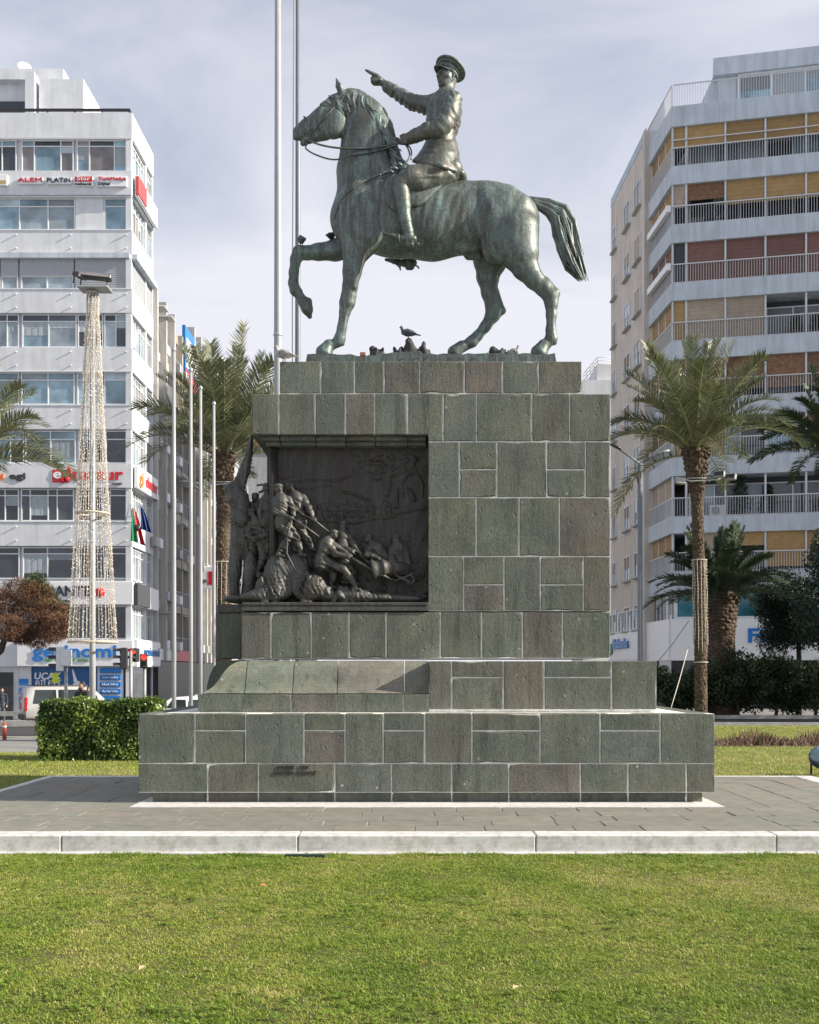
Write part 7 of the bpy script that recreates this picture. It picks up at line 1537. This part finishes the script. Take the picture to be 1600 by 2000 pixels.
p = at(1560, 1205, 52); bush('dark_pine', p, (2.3, 1.9, 1.95), 42000, .15, M['pine_leaf'], 'dark needled tree above the shrubs at the right edge', 'tree', 71, .16, 60, zg=-.25, aspect=.38)
p = at(1690, 1120, 47); bush('dark_pine', (p.x, 46, 5.2), (3.0, 3.0, 3.4), 20000, .20, M['pine_leaf'], 'dark tree added past the right edge to shade the palm and shrubs', 'tree', 72, .2, 50, zg=-.25, aspect=.4)  # this tree and the next are added past the edge for their shade
bush('dark_pine', (27.0, 43.5, 5.6), (3.6, 3.2, 3.8), 9000, .30, M['pine_leaf'], 'second dark tree added past the right edge for its shade', 'tree', 73, .2, 30, zg=-.25, aspect=.2)
# browned pine at the left edge with its bent trunk
def brown_pine():
    Y = 44.0; zg = float(gz(-17, Y)); root = empty('browned_pine', (wx(-40, Y), Y, zg), 0, 'leaning pine with browned needles at the left edge', 'tree'); o = np.array(root.location); r = np.random.RandomState(8)
    cl = [(8, 1180, .75), (38, 1158, .75), (70, 1165, .80), (98, 1195, .70), (60, 1205, .80), (20, 1225, .65), (105, 1235, .55), (75, 1245, .60), (-25, 1175, .8), (-50, 1215, .8), (45, 1240, .5), (115, 1215, .5)]
    P_, N_, T_ = [], [], []
    for i, (px, py, rad) in enumerate(cl):
        c = np.array(at(px, py, Y + r.uniform(-.7, .7))); n = int(1500 * rad); d = r.normal(0, 1, (n, 3)); d /= np.linalg.norm(d, axis=1)[:, None]; P_.append(c - o + d * (rad * r.uniform(.35, 1.0, n) ** .6)[:, None] * np.array((1, 1, .8))); N_.append(d); T_.append(np.full(n, r.uniform(.25, .7)) + .25 * (d[:, 2] > .6))
    P_ = np.concatenate(P_); N_ = np.concatenate(N_); leaves('crown', P_, np.cross(N_, r.normal(0, 1, N_.shape)), .22, M['pine_brown'], 9, .10, np.concatenate(T_), root, .5)
    mb = MB(); W = lambda px, py, d=0: Vector(np.array(at(px, py, Y + d)) - o); mb.tube([Vector((0, 0, -.1)), W(-38, 1330), W(-20, 1290), W(2, 1270), W(12, 1240), W(22, 1215)], [.16, .15, .14, .13, .11, .07], 9)
    for i, (px, py, rad) in enumerate(cl): s_ = W(8, 1250) if i % 2 else W(18, 1222); e = W(px, py); mb.tube([s_, s_.lerp(e, .5) + Vector((0, 0, -.12)), e], [.06, .045, .015], 5)
    mb.build('trunk', M['bark'], root)
    c2 = np.array([np.array(at(px, py, Y + .9)) - o for px, py in ((70, 1140), (92, 1165), (115, 1190), (122, 1225), (60, 1150))]); n = 4200; idx = r.choice(5, n); d = r.normal(0, 1, (n, 3)); d /= np.linalg.norm(d, axis=1)[:, None]; leaves('green_needles', c2[idx] + d * (.5 * r.uniform(.3, 1, n))[:, None], np.cross(d, r.normal(0, 1, d.shape)), .2, M['shrub_leaf'], 10, .12, np.full(n, .8), root, .5)
brown_pine()
def flower_bed():
    r = np.random.RandomState(12); n = 5200; x = r.uniform(5.5, 22, n); y = r.uniform(26.7, 28.3, n); z = gz(x, y); h = r.uniform(.08, .42, n) * (.7 + .3 * np.sin(x * 4.1)); a = r.uniform(0, 6.28, n); sp = r.uniform(.05, .22, n); w = .022
    V = np.stack([np.stack([x - w, y, z], 1), np.stack([x + w, y, z], 1), np.stack([x + np.cos(a) * sp, y + np.sin(a) * sp, z + h], 1)], 1); me = np_mesh('bedding_plants', V.reshape(-1, 3), np.arange(n * 3).reshape(-1, 3), False); add_tint(me, np.repeat(r.uniform(0, 1, n), 3)); tag(link('bedding_plants', me, M['bed_leaf']), 'low strip of reddish bedding plants across the right lawn', 'plants', kind='stuff')
    tag(sheet('flower_bed_soil', np.linspace(5, 22, 18), np.linspace(26.6, 28.4, 4), M['bark'], .012), kind='structure')
flower_bed()
# ---------------------------------------------------------------- poles, lamps, signals
M['white_pole'] = plain('white painted pole', (.33, .34, .35), .4, var=.06); M['pole_grey'] = plain('grey painted pole', (.16, .185, .21), .45, var=.08); M['warm_wire'] = plain('fairy light wire', (.52, .46, .37), .6, var=.3, scale=20); M['bulb_white'] = plain('clear bulb', (.86, .84, .80), .25)
def flagpole(px, Y, top_py, r0, r1, label, group=None, mat=None, joint=None, halyard=False):
    X = wx(px, Y); zb = float(gz(X, Y)); zt = wz(top_py, Y); root = empty('flagpole', (X, Y, zb), 0, label, 'flagpole', group); h = zt - zb; m = mat or M['white_pole']
    mb = MB(); mb.lathe([(r0, -.05), (r0, h * .35), (r0 * .6 + r1 * .4, h * .6), (r1, h)], n=20); mb.build('pole', m, root); MB().lathe([(r0 * 2.0, -.02), (r0 * 2.0, .02), (r0 * 1.25, .05), (r0 * 1.25, .22), (r0 * 1.0, .24)], n=20).build('base', M['steel'], root)
    MB().lathe([(r1, 0), (r1 * 1.35, .03), (r1 * 1.35, .09), (.01, .14)], (0, 0, h), 14).build('finial', M['steel'], root)
    if joint: zj = wz(joint, Y) - zb; MB().lathe([(r0 * .98, -.02), (r0 * 1.08, -.01), (r0 * 1.08, .03), (r0 * .9, .04)], (0, 0, zj), 20).build('collar', M['steel'], root)
    if halyard: MB().tube([(-r0 * 1.5, -.03, 1.2), (-r0 * 1.2 - .04, -.03, h * .5), (-r1 - .03, -.03, h - .1)], .012, 5).build('halyard', M['grey_metal'], root)
    return root
flagpole(543, 22.5, -330, .082, .05, 'thick white flagpole rising out of the picture behind the horse\'s head', joint=655)
flagpole(582, 26, -260, .068, .042, 'thinner grey flagpole with a rope beside the thick white one', mat=M['pole_grey'], halyard=True)
for i, (px, Y, t) in enumerate(((340, 30, 687), (373, 32, 727), (392, 34, 762), (418, 36, 792))):
    flagpole(px, Y, t, .056, .042, ['nearest and tallest', 'second nearest', 'third nearest', 'farthest'][i] + ' of the four bare flagpoles left of the plinth', 'row of four bare flagpoles')
def light_cone():
    Y = 27.5; X = wx(181, Y); zb = float(gz(X, Y)); root = empty('light_cone_mast', (X, Y, zb), 0, 'tall white mast wrapped in a tapering skirt of fairy lights', 'mast'); Z = lambda py: wz(py, Y) - zb; k = Y / F
    MB().lathe([(.072, -.05), (.072, Z(1250)), (.066, Z(565))], n=18).build('pole', M['white_pole'], root)
    def hoop(py, r, t=.022):
        MB().tube([(r * math.cos(q / 40 * 6.2832), r * math.sin(q / 40 * 6.2832), Z(py)) for q in range(41)], t, 6, cap=False).build('hoop', M['warm_wire'], root)
        mb = MB()
        for q in range(4): mb.tube([(0, 0, Z(py)), (r * math.cos(q * math.pi / 2), r * math.sin(q * math.pi / 2), Z(py))], .010, 5)
        mb.build('spoke', M['warm_wire'], root)
    R1, R2, R3 = 46 * k, 32 * k, 10.5 * k
    hoop(1254, R1, .03); hoop(1003, R2, .026); hoop(572, R3, .016)
    rr = random.Random(4); me = []
    for v in range(3):                                           # three string shapes, shared round the mast
        mb = MB(); pts = [Vector((R3 + (R2 - R3) * t ** 1.1 + rr.uniform(-.006, .006), rr.uniform(-.012, .012), Z(572) + (Z(1003) - Z(572)) * t)) for t in np.linspace(0, 1, 12)] + [Vector((R2 + (R1 - R2) * t + rr.uniform(-.008, .008), rr.uniform(-.012, .012), Z(1003) + (Z(1254) - Z(1003)) * t)) for t in np.linspace(.12, 1, 9)]
        mb.tube(pts, .005, 3, mi=0)
        for a, b in zip(pts[:-1], pts[1:]):
            n = max(1, int((a - b).length / .085))
            for q in range(n): p = a.lerp(b, (q + rr.random()) / n); d = Vector((rr.uniform(-1, 1), rr.uniform(-1, 1), rr.uniform(-1, .4))).normalized() * .026; mb.tube([p, p + d], [.005, .0115], 4, mi=1)
        m = mb.mesh('light_string'); m.materials.append(M['warm_wire']); m.materials.append(M['bulb_white']); me.append(m)
    for q in range(36): o = link('light_string', me[q % 3], None, root); o.rotation_euler = (0, 0, q / 36 * 6.2832 + rr.uniform(-.03, .03))
    mb = MB(); mb.cbox(-.30, .42, -.25, .25, Z(567), Z(563.5), .01); mb.build('head_plate', M['white_pole'], root)
    for (dx, dz, rx, rz) in ((.08, .22, -12, 4), (-.26, .24, 20, 62)):
        f = MB().cbox(*((-.40, .40) if rz < 30 else (-.16, .16)), -.10, .10, -.05, .06, .02).build('floodlight', M['charcoal'], root, (dx, -.15, Z(563) + dz)); f.rotation_euler = (R(rx), R(5), R(rz)); MB().box(*((-.36, .36) if rz < 30 else (-.13, .13)), -.104, -.101, -.03, .045).build('lens', M['glass_warm'], f); mb = MB()
        w_ = .3 if rz < 30 else .12; mb.tube([(-w_, .05, -.05), (-w_, .0, -.22)], .012, 5); mb.tube([(w_, .05, -.05), (w_, .0, -.22)], .012, 5); mb.build('bracket', M['charcoal'], f)
light_cone()
def street_lamp():
    Y = 42; X = wx(1250.5, Y); zb = float(gz(X, Y)); root = empty('street_lamp', (X, Y, zb), 0, 'grey street lamp with two arms beside the plinth\'s right edge', 'lamp'); W = lambda px, py: Vector((wx(px, Y) - X, 0, wz(py, Y) - zb))
    MB().lathe([(.16, -.05), (.13, .3), (.10, .5), (.085, W(0, 905).z)], n=16).build('pole', M['pole_grey'], root)
    for s, pts, hp in ((-1, [(1250, 906), (1232, 893), (1210, 878)], (1203, 872)), (1, [(1250, 906), (1268, 896), (1288, 887)], (1296, 883))):
        MB().tube([W(*p) for p in pts], .035, 7).build('arm', M['pole_grey'], root); t = MB(); t.lathe([(.01, -.07), (.13, -.06), (.16, 0), (.10, .06), (.01, .08)], n=16); h = t.build('lamp_head', M['charcoal'] if s < 0 else M['steel'], root, W(*hp)); h.scale = (1.5, .8, .75); h.rotation_euler = (0, R(26 if s < 0 else -18), 0)
street_lamp()
M['red_lit'] = plain('lit red lens', (.9, .02, .02), .4)
_m = M['red_lit'].node_tree.nodes['Principled BSDF']; _m.inputs['Emission Color'].default_value = (1, .03, .02, 1); _m.inputs['Emission Strength'].default_value = 1.6
M['lime'] = plain('lime label', (.55, .65, .02), .5); M['lens_dark'] = plain('unlit lens', (.05, .03, .02), .3)
def signal(px, pyt, pyb, Y, rz, label, lit=None, polepx=None, lenses=3, poletop=None, tagged=False, body=None):
    X = wx(px, Y); zb = float(gz(X, Y)); k = Y / F; h = (pyb - pyt) * k; zc = wz((pyt + pyb) / 2, Y) - zb; root = empty('traffic_light', (X, Y, zb), 0, label, 'traffic light', 'traffic lights at the crossing'); w = h / lenses * .52
    px_ = ((polepx or px) - px) * k; MB().tube([(px_, .12, -.05), (px_, .12, (wz(poletop or pyt + 6, Y) - zb))], .06, 10).build('pole', M['grey_metal'], root)
    b = MB().cbox(-w, w, -.14, .12, -h / 2, h / 2, .03).build('housing', body or M['charcoal'], root, (0, 0, zc)); b.rotation_euler = (0, 0, rz)
    for q in range(lenses):
        z = h / 2 - h / lenses * (q + .5); MB().tube([(0, -.142, z), (0, -.16, z)], w * .72, 16).build('lens', M['red_lit'] if lit == q else M['lens_dark'], b)
        v = MB()
        for a in range(9): t0, t1 = math.pi * (a / 9), math.pi * ((a + 1) / 9); r_ = w * .82; v.poly([(r_ * math.cos(t0), -.14, z + r_ * math.sin(t0)), (r_ * math.cos(t1), -.14, z + r_ * math.sin(t1)), (r_ * math.cos(t1), -.40, z + r_ * math.sin(t1)), (r_ * math.cos(t0), -.40, z + r_ * math.sin(t0))])
        v.build('visor', M['charcoal'], b)
    if tagged: MB().box(-.28, -.06, -.02, .0, zc - h / 2 - .42, zc - h / 2 - .06).build('label_plate', M['lime'], root); MB().cbox(.08, .36, -.2, .2, zc - .25, zc + .33, .02).build('control_box', M['alu'], root)
    return root
signal(118, 1263, 1311, 41, R(-75), 'pale traffic light seen from behind with a lime label on its pole', None, 127, tagged=True, body=M['alu'])
signal(243, 1265, 1307, 43, R(-80), 'traffic light turned sideways left of the lit ones', None, 254)
signal(264, 1266, 1293, 43.5, R(-15), 'traffic light with its red lens lit, upper of the two', 0, 255, 2)
signal(281, 1277, 1305, 44, R(12), 'pedestrian light with its red lens lit, lower of the two', 0, 281, 2)
# bollard, ground floodlight, lawn fittings
mb = MB(); Y = 40.5; X = wx(9, Y); zb = float(gz(X, Y)); ro = empty('bollard', (X, Y, zb), 0, 'orange-red bollard by the pavement at the left edge', 'bollard'); MB().lathe([(.07, -.02), (.07, .52), (.05, .57), (.01, .58)], n=14).build('post', plain('faded orange paint', (.52, .09, .045), .6), ro); MB().lathe([(.073, .40), (.073, .47)], n=14).build('band', M['sign_white'], ro)
ro = empty('ground_floodlight', (wx(1607, 18.98), 19.1, float(gz(6, 19.1))), 0, 'dark blue floodlight on a short bracket at the right edge of the terrace', 'floodlight'); h = MB().lathe([(.05, -.12), (.16, -.10), (.20, .0), (.19, .08), (.17, .10)], n=24).build('housing', plain('dark blue housing', (.02, .035, .07), .35), ro, (.02, 0, .30)); h.rotation_euler = (R(40), R(-30), 0); g = MB().lathe([(.001, .0), (.165, .0), (.165, .012), (.001, .02)], (0, 0, .092), 24).build('lens', M['glass_blue'], h)
mb = MB(); mb.tube([(-.14, .02, -.02), (-.14, .02, .3)], .018, 6); mb.tube([(.2, .02, -.02), (.2, .02, .3)], .018, 6); mb.box(-.2, .28, -.06, .1, -.02, .02); mb.build('bracket', M['black'], ro)
o_ = MB().cbox(-.205, .205, -.03, .03, -.02, .012, .006).build('drain_grate', plain('dark green plastic', (.02, .045, .03), .5)); o_.location = (wx(597, 11.85), 11.80, -.17); tag(o_, 'narrow dark grate set in the grass along the white kerb', 'grate')
rl = random.Random(2); ML = [plain('dry leaf', (.42, .22, .09), .7, var=.3), plain('pale dry leaf', (.55, .42, .26), .7, var=.3)]
for i, (px, py, lab) in enumerate(((515, 1732, 'pale dry leaf on the lawn below the grate'), (277, 1893, 'dry leaf on the left foreground lawn'), (403, 1901, 'dry leaf beside the left foreground leaf'), (1008, 1932, 'brown leaf low in the middle of the lawn'), (1100, 1755, 'pale scrap of leaf on the right lawn'), (752, 1810, 'orange leaf in the middle of the lawn'), (1425, 1728, 'leaf on the lawn near the right kerb joint'))):
    Yl = 1.85 * F / (py - H0); v = MB(); v.poly([(-.035, 0, 0), (0, -.018, .012), (.04, 0, .004), (.0, .02, .016)], smooth=True); o_ = v.build('fallen_leaf', ML[i % 2]); o_.location = (wx(px, Yl), Yl, -.152); o_.rotation_euler = (rl.uniform(-.3, .3), rl.uniform(-.3, .3), rl.uniform(0, 6)); tag(o_, lab, 'leaf', 'fallen leaves on the lawn')
# dish on the left roof, flags on the left corner
ro = empty('satellite_dish', (lx(8), YL + 3.2, wz(134, YL + 2.2)), 0, 'white satellite dish on the left roof', 'dish'); k = .38; d = MB().lathe([(.01, 0), (k * .5, .03), (k * .85, .09), (k, .14), (k * .98, .145), (k * .5, .05), (.01, .02)], n=28).build('reflector', M['sign_white'], ro, (0, 0, .5)); d.rotation_euler = (R(65), 0, R(28)); MB().tube([(0, 0, -.02), (0, 0, .5)], .03, 6).build('mast', M['grey_metal'], ro); MB().tube([(0, .05, .3), (.35, -.45, .5)], .014, 5).build('feed_arm', M['grey_metal'], ro)
def flag(px, py0, py1, Y, stripes, label, w, seed, lean):
    X, zt, zb = wx(px, Y), wz(py0, Y), wz(py1, Y); ro = empty('flag', (X, Y, zt), 0, label, 'flag', 'flags on the office corner'); MB().tube([(-.5, .9, -.9), (0, 0, .15)], .02, 6).build('staff', M['steel'], ro); n, m = 18, 14; r = random.Random(seed); H = zt - zb
    for q, (a, b, mat) in enumerate(stripes):
        V = []; 
        for j in range(m + 1):
            for i in range(n + 1):
                u = a + (b - a) * i / n; v = j / m; V.append((lean * v + (u - .0) * w * (.25 + .75 * v) + .03 * math.sin(u * 13 + v * 4), .10 * math.sin(u * 15 + v * 2.5) * (.3 + v), -H * v * (.85 + .15 * u) + u * -.25 * (1 - v)))
        ii, jj = np.meshgrid(np.arange(n), np.arange(m)); A = (jj * (n + 1) + ii).ravel(); link('cloth', np_mesh('cloth', np.array(V), np.stack([A, A + n + 1, A + n + 2, A + 1], 1)), mat, ro)
    return ro
M['flag_green'] = plain('green cloth', (.02, .25, .09), .8); M['flag_white'] = plain('white cloth', (.7, .7, .68), .8); M['flag_red'] = plain('red cloth', (.5, .02, .03), .8); M['flag_blue'] = plain('blue cloth', (.015, .045, .20), .8)
f_ = flag(255, 985, 1068, 60.6, ((0, .36, M['flag_green']), (.36, .66, M['flag_white']), (.66, 1, M['flag_red'])), 'drooping green white and red flag on the corner of the office block', .85, 1, .0); MB().lathe([(.01, -.008), (.17, -.008), (.17, .008), (.01, .008)], n=20).build('emblem', M['charcoal'], f_, (.38, -.20, -1.25)).rotation_euler = (R(90), 0, 0)
flag(273, 985, 1042, 61.5, ((0, 1, M['flag_blue']),), 'drooping plain blue flag beside the tricolour', .65, 2, .05)

# ---------------------------------------------------------------- vehicles
M['tyre'] = plain('tyre', (.02, .02, .02), .8); M['car_glass'] = glass_mat('car glass', (.03, .04, .045), .05, .15); M['van_paint'] = plain('silver van paint', (.52, .51, .49), .28, .25, var=.04, coat=.6); M['white_car'] = plain('white car paint', (.72, .73, .74), .3, .0, var=.04, coat=.6); M['tail_red'] = plain('tail light', (.45, .01, .02), .2, coat=.5); M['trim'] = plain('black trim', (.03, .03, .032), .6)
def car(name, px, Y, rz, paint, label, prof, length, halfw, belt, roof, cat, tall=False, zoff=0.0):
    """body lofted through stations (x, floor z, belt z, roof z); windows, lights, wheels are parts. x=0 is the rear"""
    X = wx(px, Y); root = empty(name, (X, Y, float(gz(X, Y)) + zoff), rz, label, cat); st = prof; V = []; Fc = []; n = 10
    for (x, zf, zb_, zr, tw) in st:
        hw = halfw; w2 = halfw * .985; w3 = halfw * tw
        half = [(0, zf), (hw * .9, zf), (hw, zf + .18), (hw, zb_ - .12), (w2, zb_), (w3, zr - .07), (w3 * .86, zr), (0, zr + .015)]
        V += [(x, -y, z) for y, z in half] + [(x, y, z) for y, z in reversed(half[1:-1])]
    m = 14
    for i in range(len(st) - 1):
        for k in range(m): a, b = i * m + k, i * m + (k + 1) % m; Fc.append((a, b, b + m, a + m))
    Fc += [tuple(range(m - 1, -1, -1)), tuple((len(st) - 1) * m + k for k in range(m))]
    me = bpy.data.meshes.new('body'); me.from_pydata(V, [], Fc); bm = bmesh.new(); bm.from_mesh(me); bmesh.ops.recalc_face_normals(bm, faces=bm.faces); bmesh.ops.bevel(bm, geom=[e for e in bm.edges if e.calc_face_angle(0) > .5], offset=.035, segments=2, affect='EDGES'); bm.to_mesh(me); bm.free(); me.polygons.foreach_set('use_smooth', [True] * len(me.polygons)); link('body', me, paint, root)
    def sidewin(x0, x1, za, zb_, s, tw0, tw1, ins=.0, x0t=None, x1t=None):
        f = lambda z: halfw * (.985 + (tw - .985) * (z - belt) / max(.01, roof - .07 - belt)) + .006
        tw = tw0; x0t = x0 if x0t is None else x0t; x1t = x1 if x1t is None else x1t; p = [(x0, s * f(za), za), (x1, s * f(za), za), (x1t, s * f(zb_), zb_), (x0t, s * f(zb_), zb_)]; mb = MB(); mb.poly(p if s < 0 else p[::-1]); q = [(a, b - s * .02, c) for a, b, c in p]; mb.poly(q[::-1] if s < 0 else q); mb.build('side_window', M['car_glass'], root)
    return root, sidewin
def wheels(root, xs, halfw, r):
    for x in xs:
        for s in (-1, 1):
            t = MB().lathe([(r * .55, -.11), (r * .95, -.11), (r, -.06), (r, .06), (r * .95, .11), (r * .55, .11)], n=24).build('tyre', M['tyre'], root, (x, s * (halfw - .10), r)); t.rotation_euler = (R(90), 0, 0); MB().lathe([(.02, -.09), (r * .58, -.1), (r * .6, .09), (.02, .1)], n=18).build('rim', M['steel'], t)
TW = .86
vb, sw = car('parked_van', 44, 54.5, R(26), M['van_paint'], 'silver panel van parked facing right behind the hedge', [(0, .32, 1.0, 1.60, TW), (.06, .28, 1.02, 1.80, TW), (.5, .28, 1.02, 1.86, TW), (2.6, .28, 1.02, 1.86, TW), (3.15, .28, 1.02, 1.74, TW), (3.75, .30, 1.00, 1.15, .95), (4.35, .32, .90, .98, .95), (4.42, .36, .70, .80, .95)], 4.42, .90, 1.02, 1.86, 'van')
for s in (-1, 1):
    sw(.34, 1.42, 1.05, 1.70, s, TW, TW, x0t=.46, x1t=1.40); sw(1.50, 2.52, 1.05, 1.70, s, TW, TW); sw(2.6, 3.45, 1.05, 1.68, s, TW, TW, x1t=3.0)
    MB().cbox(-.03, .12, s * .84 - .07, s * .84 + .075, .70, 1.36, .03).build('tail_light', M['tail_red'], vb); MB().cbox(2.9, 3.05, s * .98 - .1, s * .98 + .1, 1.05, 1.25, .03).build('mirror', M['trim'], vb); MB().tube([(.3, s * .70, 1.89), (2.6, s * .70, 1.89)], .02, 6).build('roof_rail', M['trim'], vb)
MB().poly([(-.012, -.68, 1.06), (-.012, .68, 1.06), (.045, .62, 1.66), (.045, -.62, 1.66)][::-1]) if False else None
t_ = MB(); t_.poly([(-.014, .70, 1.06), (-.014, -.70, 1.06), (.030, -.64, 1.64), (.030, .64, 1.64)]); t_.build('rear_window', M['car_glass'], vb); MB().cbox(-.10, .08, -.86, .86, .30, .55, .04).build('bumper', M['trim'], vb); MB().box(-.02, -.012, -.26, .26, .66, .78).build('number_plate', M['sign_white'], vb); wheels(vb, (.85, 3.55), .90, .32)
def sedan(px, Y, rz, label, name='parked_car'):
    b, sw = car(name, px, Y, rz, M['white_car'], label, [(0, .35, .82, .92, .95), (.12, .28, .88, .98, .95), (.55, .26, .92, 1.10, .9), (1.05, .26, .93, 1.42, .80), (1.8, .26, .93, 1.47, .80), (2.5, .26, .93, 1.42, .80), (3.2, .26, .93, 1.02, .9), (4.0, .28, .82, .90, .92), (4.25, .34, .66, .72, .92)], 4.25, .87, .93, 1.45, 'car')
    for s in (-1, 1): sw(.85, 1.7, .97, 1.34, s, .80, .80, x0t=1.12, x1t=1.68); sw(1.78, 2.95, .97, 1.34, s, .80, .80, x1t=2.5); MB().cbox(-.02, .10, s * .74 - .1, s * .74 + .1, .70, .84, .02).build('tail_light', M['tail_red'], b)
    t = MB(); t.poly([(.62, .62, 1.13), (.62, -.62, 1.13), (1.02, -.56, 1.40), (1.02, .56, 1.40)]); t.build('rear_window', M['car_glass'], b, (-.02, 0, .02)); t = MB(); t.poly([(3.13, -.66, 1.06), (3.13, .66, 1.06), (2.55, .58, 1.41), (2.55, -.58, 1.41)]); t.build('windscreen', M['car_glass'], b, (.02, 0, .02)); wheels(b, (.8, 3.35), .87, .31); return b
sedan(288, 50.5, R(8), 'white car seen over the hedge beside the nearest flagpole'); sedan(341, 57.0, R(5), 'white car farther back between the flagpoles'); 

# ---------------------------------------------------------------- people
M['skin'] = plain('skin', (.42, .24, .17), .55, var=.1); M['hair'] = plain('dark hair', (.018, .014, .012), .6, var=.2, scale=40); M['jacket_navy'] = plain('navy jacket', (.025, .033, .05), .8, var=.2); M['jacket_black'] = plain('black jacket', (.014, .014, .016), .75, var=.25); M['trousers'] = plain('grey trousers', (.09, .095, .105), .85, var=.2); M['shoe'] = plain('dark shoe', (.02, .02, .02), .6)
def person(loc, rz, label, jacket, s=1.0, beard=False, stride=.0, seed=1, look=0.0):
    root = empty('person', loc, rz, label, 'person'); root.scale = (s, s, s); v = .011
    S = Sculpt(v)                                               # facing -Y; head, neck, hands: one skin surface
    HR = Matrix.Rotation(look, 4, 'Z'); h = lambda x, y, z: tuple(HR @ Vector((x, y, z)))
    S.ell((0, .0, 1.655), (.078, .095, .115), .02); S.ell(h(0, -.03, 1.60), (.058, .065, .06), .03, HR); S.chain([(*h(0, -.09, 1.66), .014), (*h(0, -.115, 1.625), .017)], .012); S.chain([(0, .012, 1.56, .052), (0, .02, 1.42, .058)], .02)
    for sg in (-1, 1): S.ell(h(sg * .08, .01, 1.645), (.015, .02, .032), .008, HR); S.ell(h(sg * .032, -.082, 1.665), (.017, .012, .010), .01, HR, True)
    S.chain([(*h(-.022, -.098, 1.585), .006), (*h(.022, -.098, 1.585), .006)], .006, 1, True)
    arm = {1: [(.20, .01, 1.40), (.26, .04, 1.12), (.24, -.08 - stride * .3, .88)], -1: [(-.20, .01, 1.40), (-.26, .04, 1.12), (-.24, -.06 + stride * .3, .88)]}
    for sg in (-1, 1):
        a, e, w = arm[sg]; S.chain([(*w, .028), (w[0], w[1] - .01, w[2] - .07, .038), (w[0] - sg * .01, w[1] - .02, w[2] - .11, .032)], .01)
        for q in range(4): S.chain([(w[0] - sg * .008, w[1] - .045 + q * .022, w[2] - .10, .011), (w[0] - sg * .015, w[1] - .05 + q * .022, w[2] - .15, .010), (w[0] - sg * .04, w[1] - .045 + q * .02, w[2] - .165 + .006 * abs(q - 1), .009)], .004)
        S.chain([(w[0] - sg * .01, w[1] - .04, w[2] - .05, .013), (w[0] - sg * .03, w[1] - .075, w[2] - .10, .011)], .006)
    def out(name, S_, mat): V, Q = S_.net(); return link(name, np_mesh(name, V, Q), mat, root)
    out('body', S, M['skin']); S = Sculpt(v)
    S.ell(h(0, .018, 1.70), (.086, .098, .088), .02, HR); S.chain([(*h(-.06, .05, 1.66), .05), (*h(.06, .05, 1.66), .05)], .03)
    if beard: S.chain([(*h(-.066, -.03, 1.59), .020), (*h(-.035, -.08, 1.555), .026), (*h(.035, -.08, 1.555), .026), (*h(.066, -.03, 1.59), .020)], .012)
    out('hair', S, M['hair']); S = Sculpt(v)
    S.chain([(0, .01, 1.40, .13), (0, .0, 1.20, .145), (0, .01, .98, .15), (0, .01, .86, .155)], .05, .78); S.chain([(-.17, .01, 1.41, .075), (.17, .01, 1.41, .075)], .04); S.chain([(0, .015, 1.47, .072), (0, .015, 1.50, .070)], .02)
    for sg in (-1, 1): a, e, w = arm[sg]; S.chain([(*a, .068), (*e, .055), (*w, .042)], .02)
    S.ripple((-.4, -.4, .8), (.4, .4, 1.5), folds(seed, (.2, .3, .9), 38, .010)); out('jacket', S, jacket); S = Sculpt(v)
    for sg in (-1, 1): f = -stride * sg; S.chain([(sg * .085, .01, .90, .105), (sg * .095, -.01 + f * .5, .50, .070), (sg * .10, .02 + f, .09, .052)], .02)
    S.chain([(-.07, .01, .92, .12), (.07, .01, .92, .12)], .03, .85); S.ripple((-.3, -.4, .05), (.3, .4, .9), folds(seed + 3, (.2, .3, .9), 34, .010)); out('trousers', S, M['trousers']); S = Sculpt(v)
    for sg in (-1, 1): f = -stride * sg; S.chain([(sg * .10, .05 + f, .045, .045), (sg * .11, -.14 + f, .035, .036)], .015)
    S.cut(0.0); out('shoes', S, M['shoe']); return root
Y = 59.4; person((wx(4, Y), Y, GL + .01), R(20), 'person in a navy jacket standing by the dark shop door at the left edge', M['jacket_navy'], .97, stride=.06, seed=2)
Y = 35.0; X = wx(160, Y); person((X, Y, float(gz(X, Y))), R(-25), 'bearded person in a black jacket walking behind the hedge', M['jacket_black'], 1.0, True, .12, 5, R(-20))
Y = 36.2; X = wx(175, Y); person((X, Y, float(gz(X, Y)) - .0), R(-10), 'dark-haired person half hidden behind the white mast', M['jacket_black'], .96, False, .10, 8, R(10))
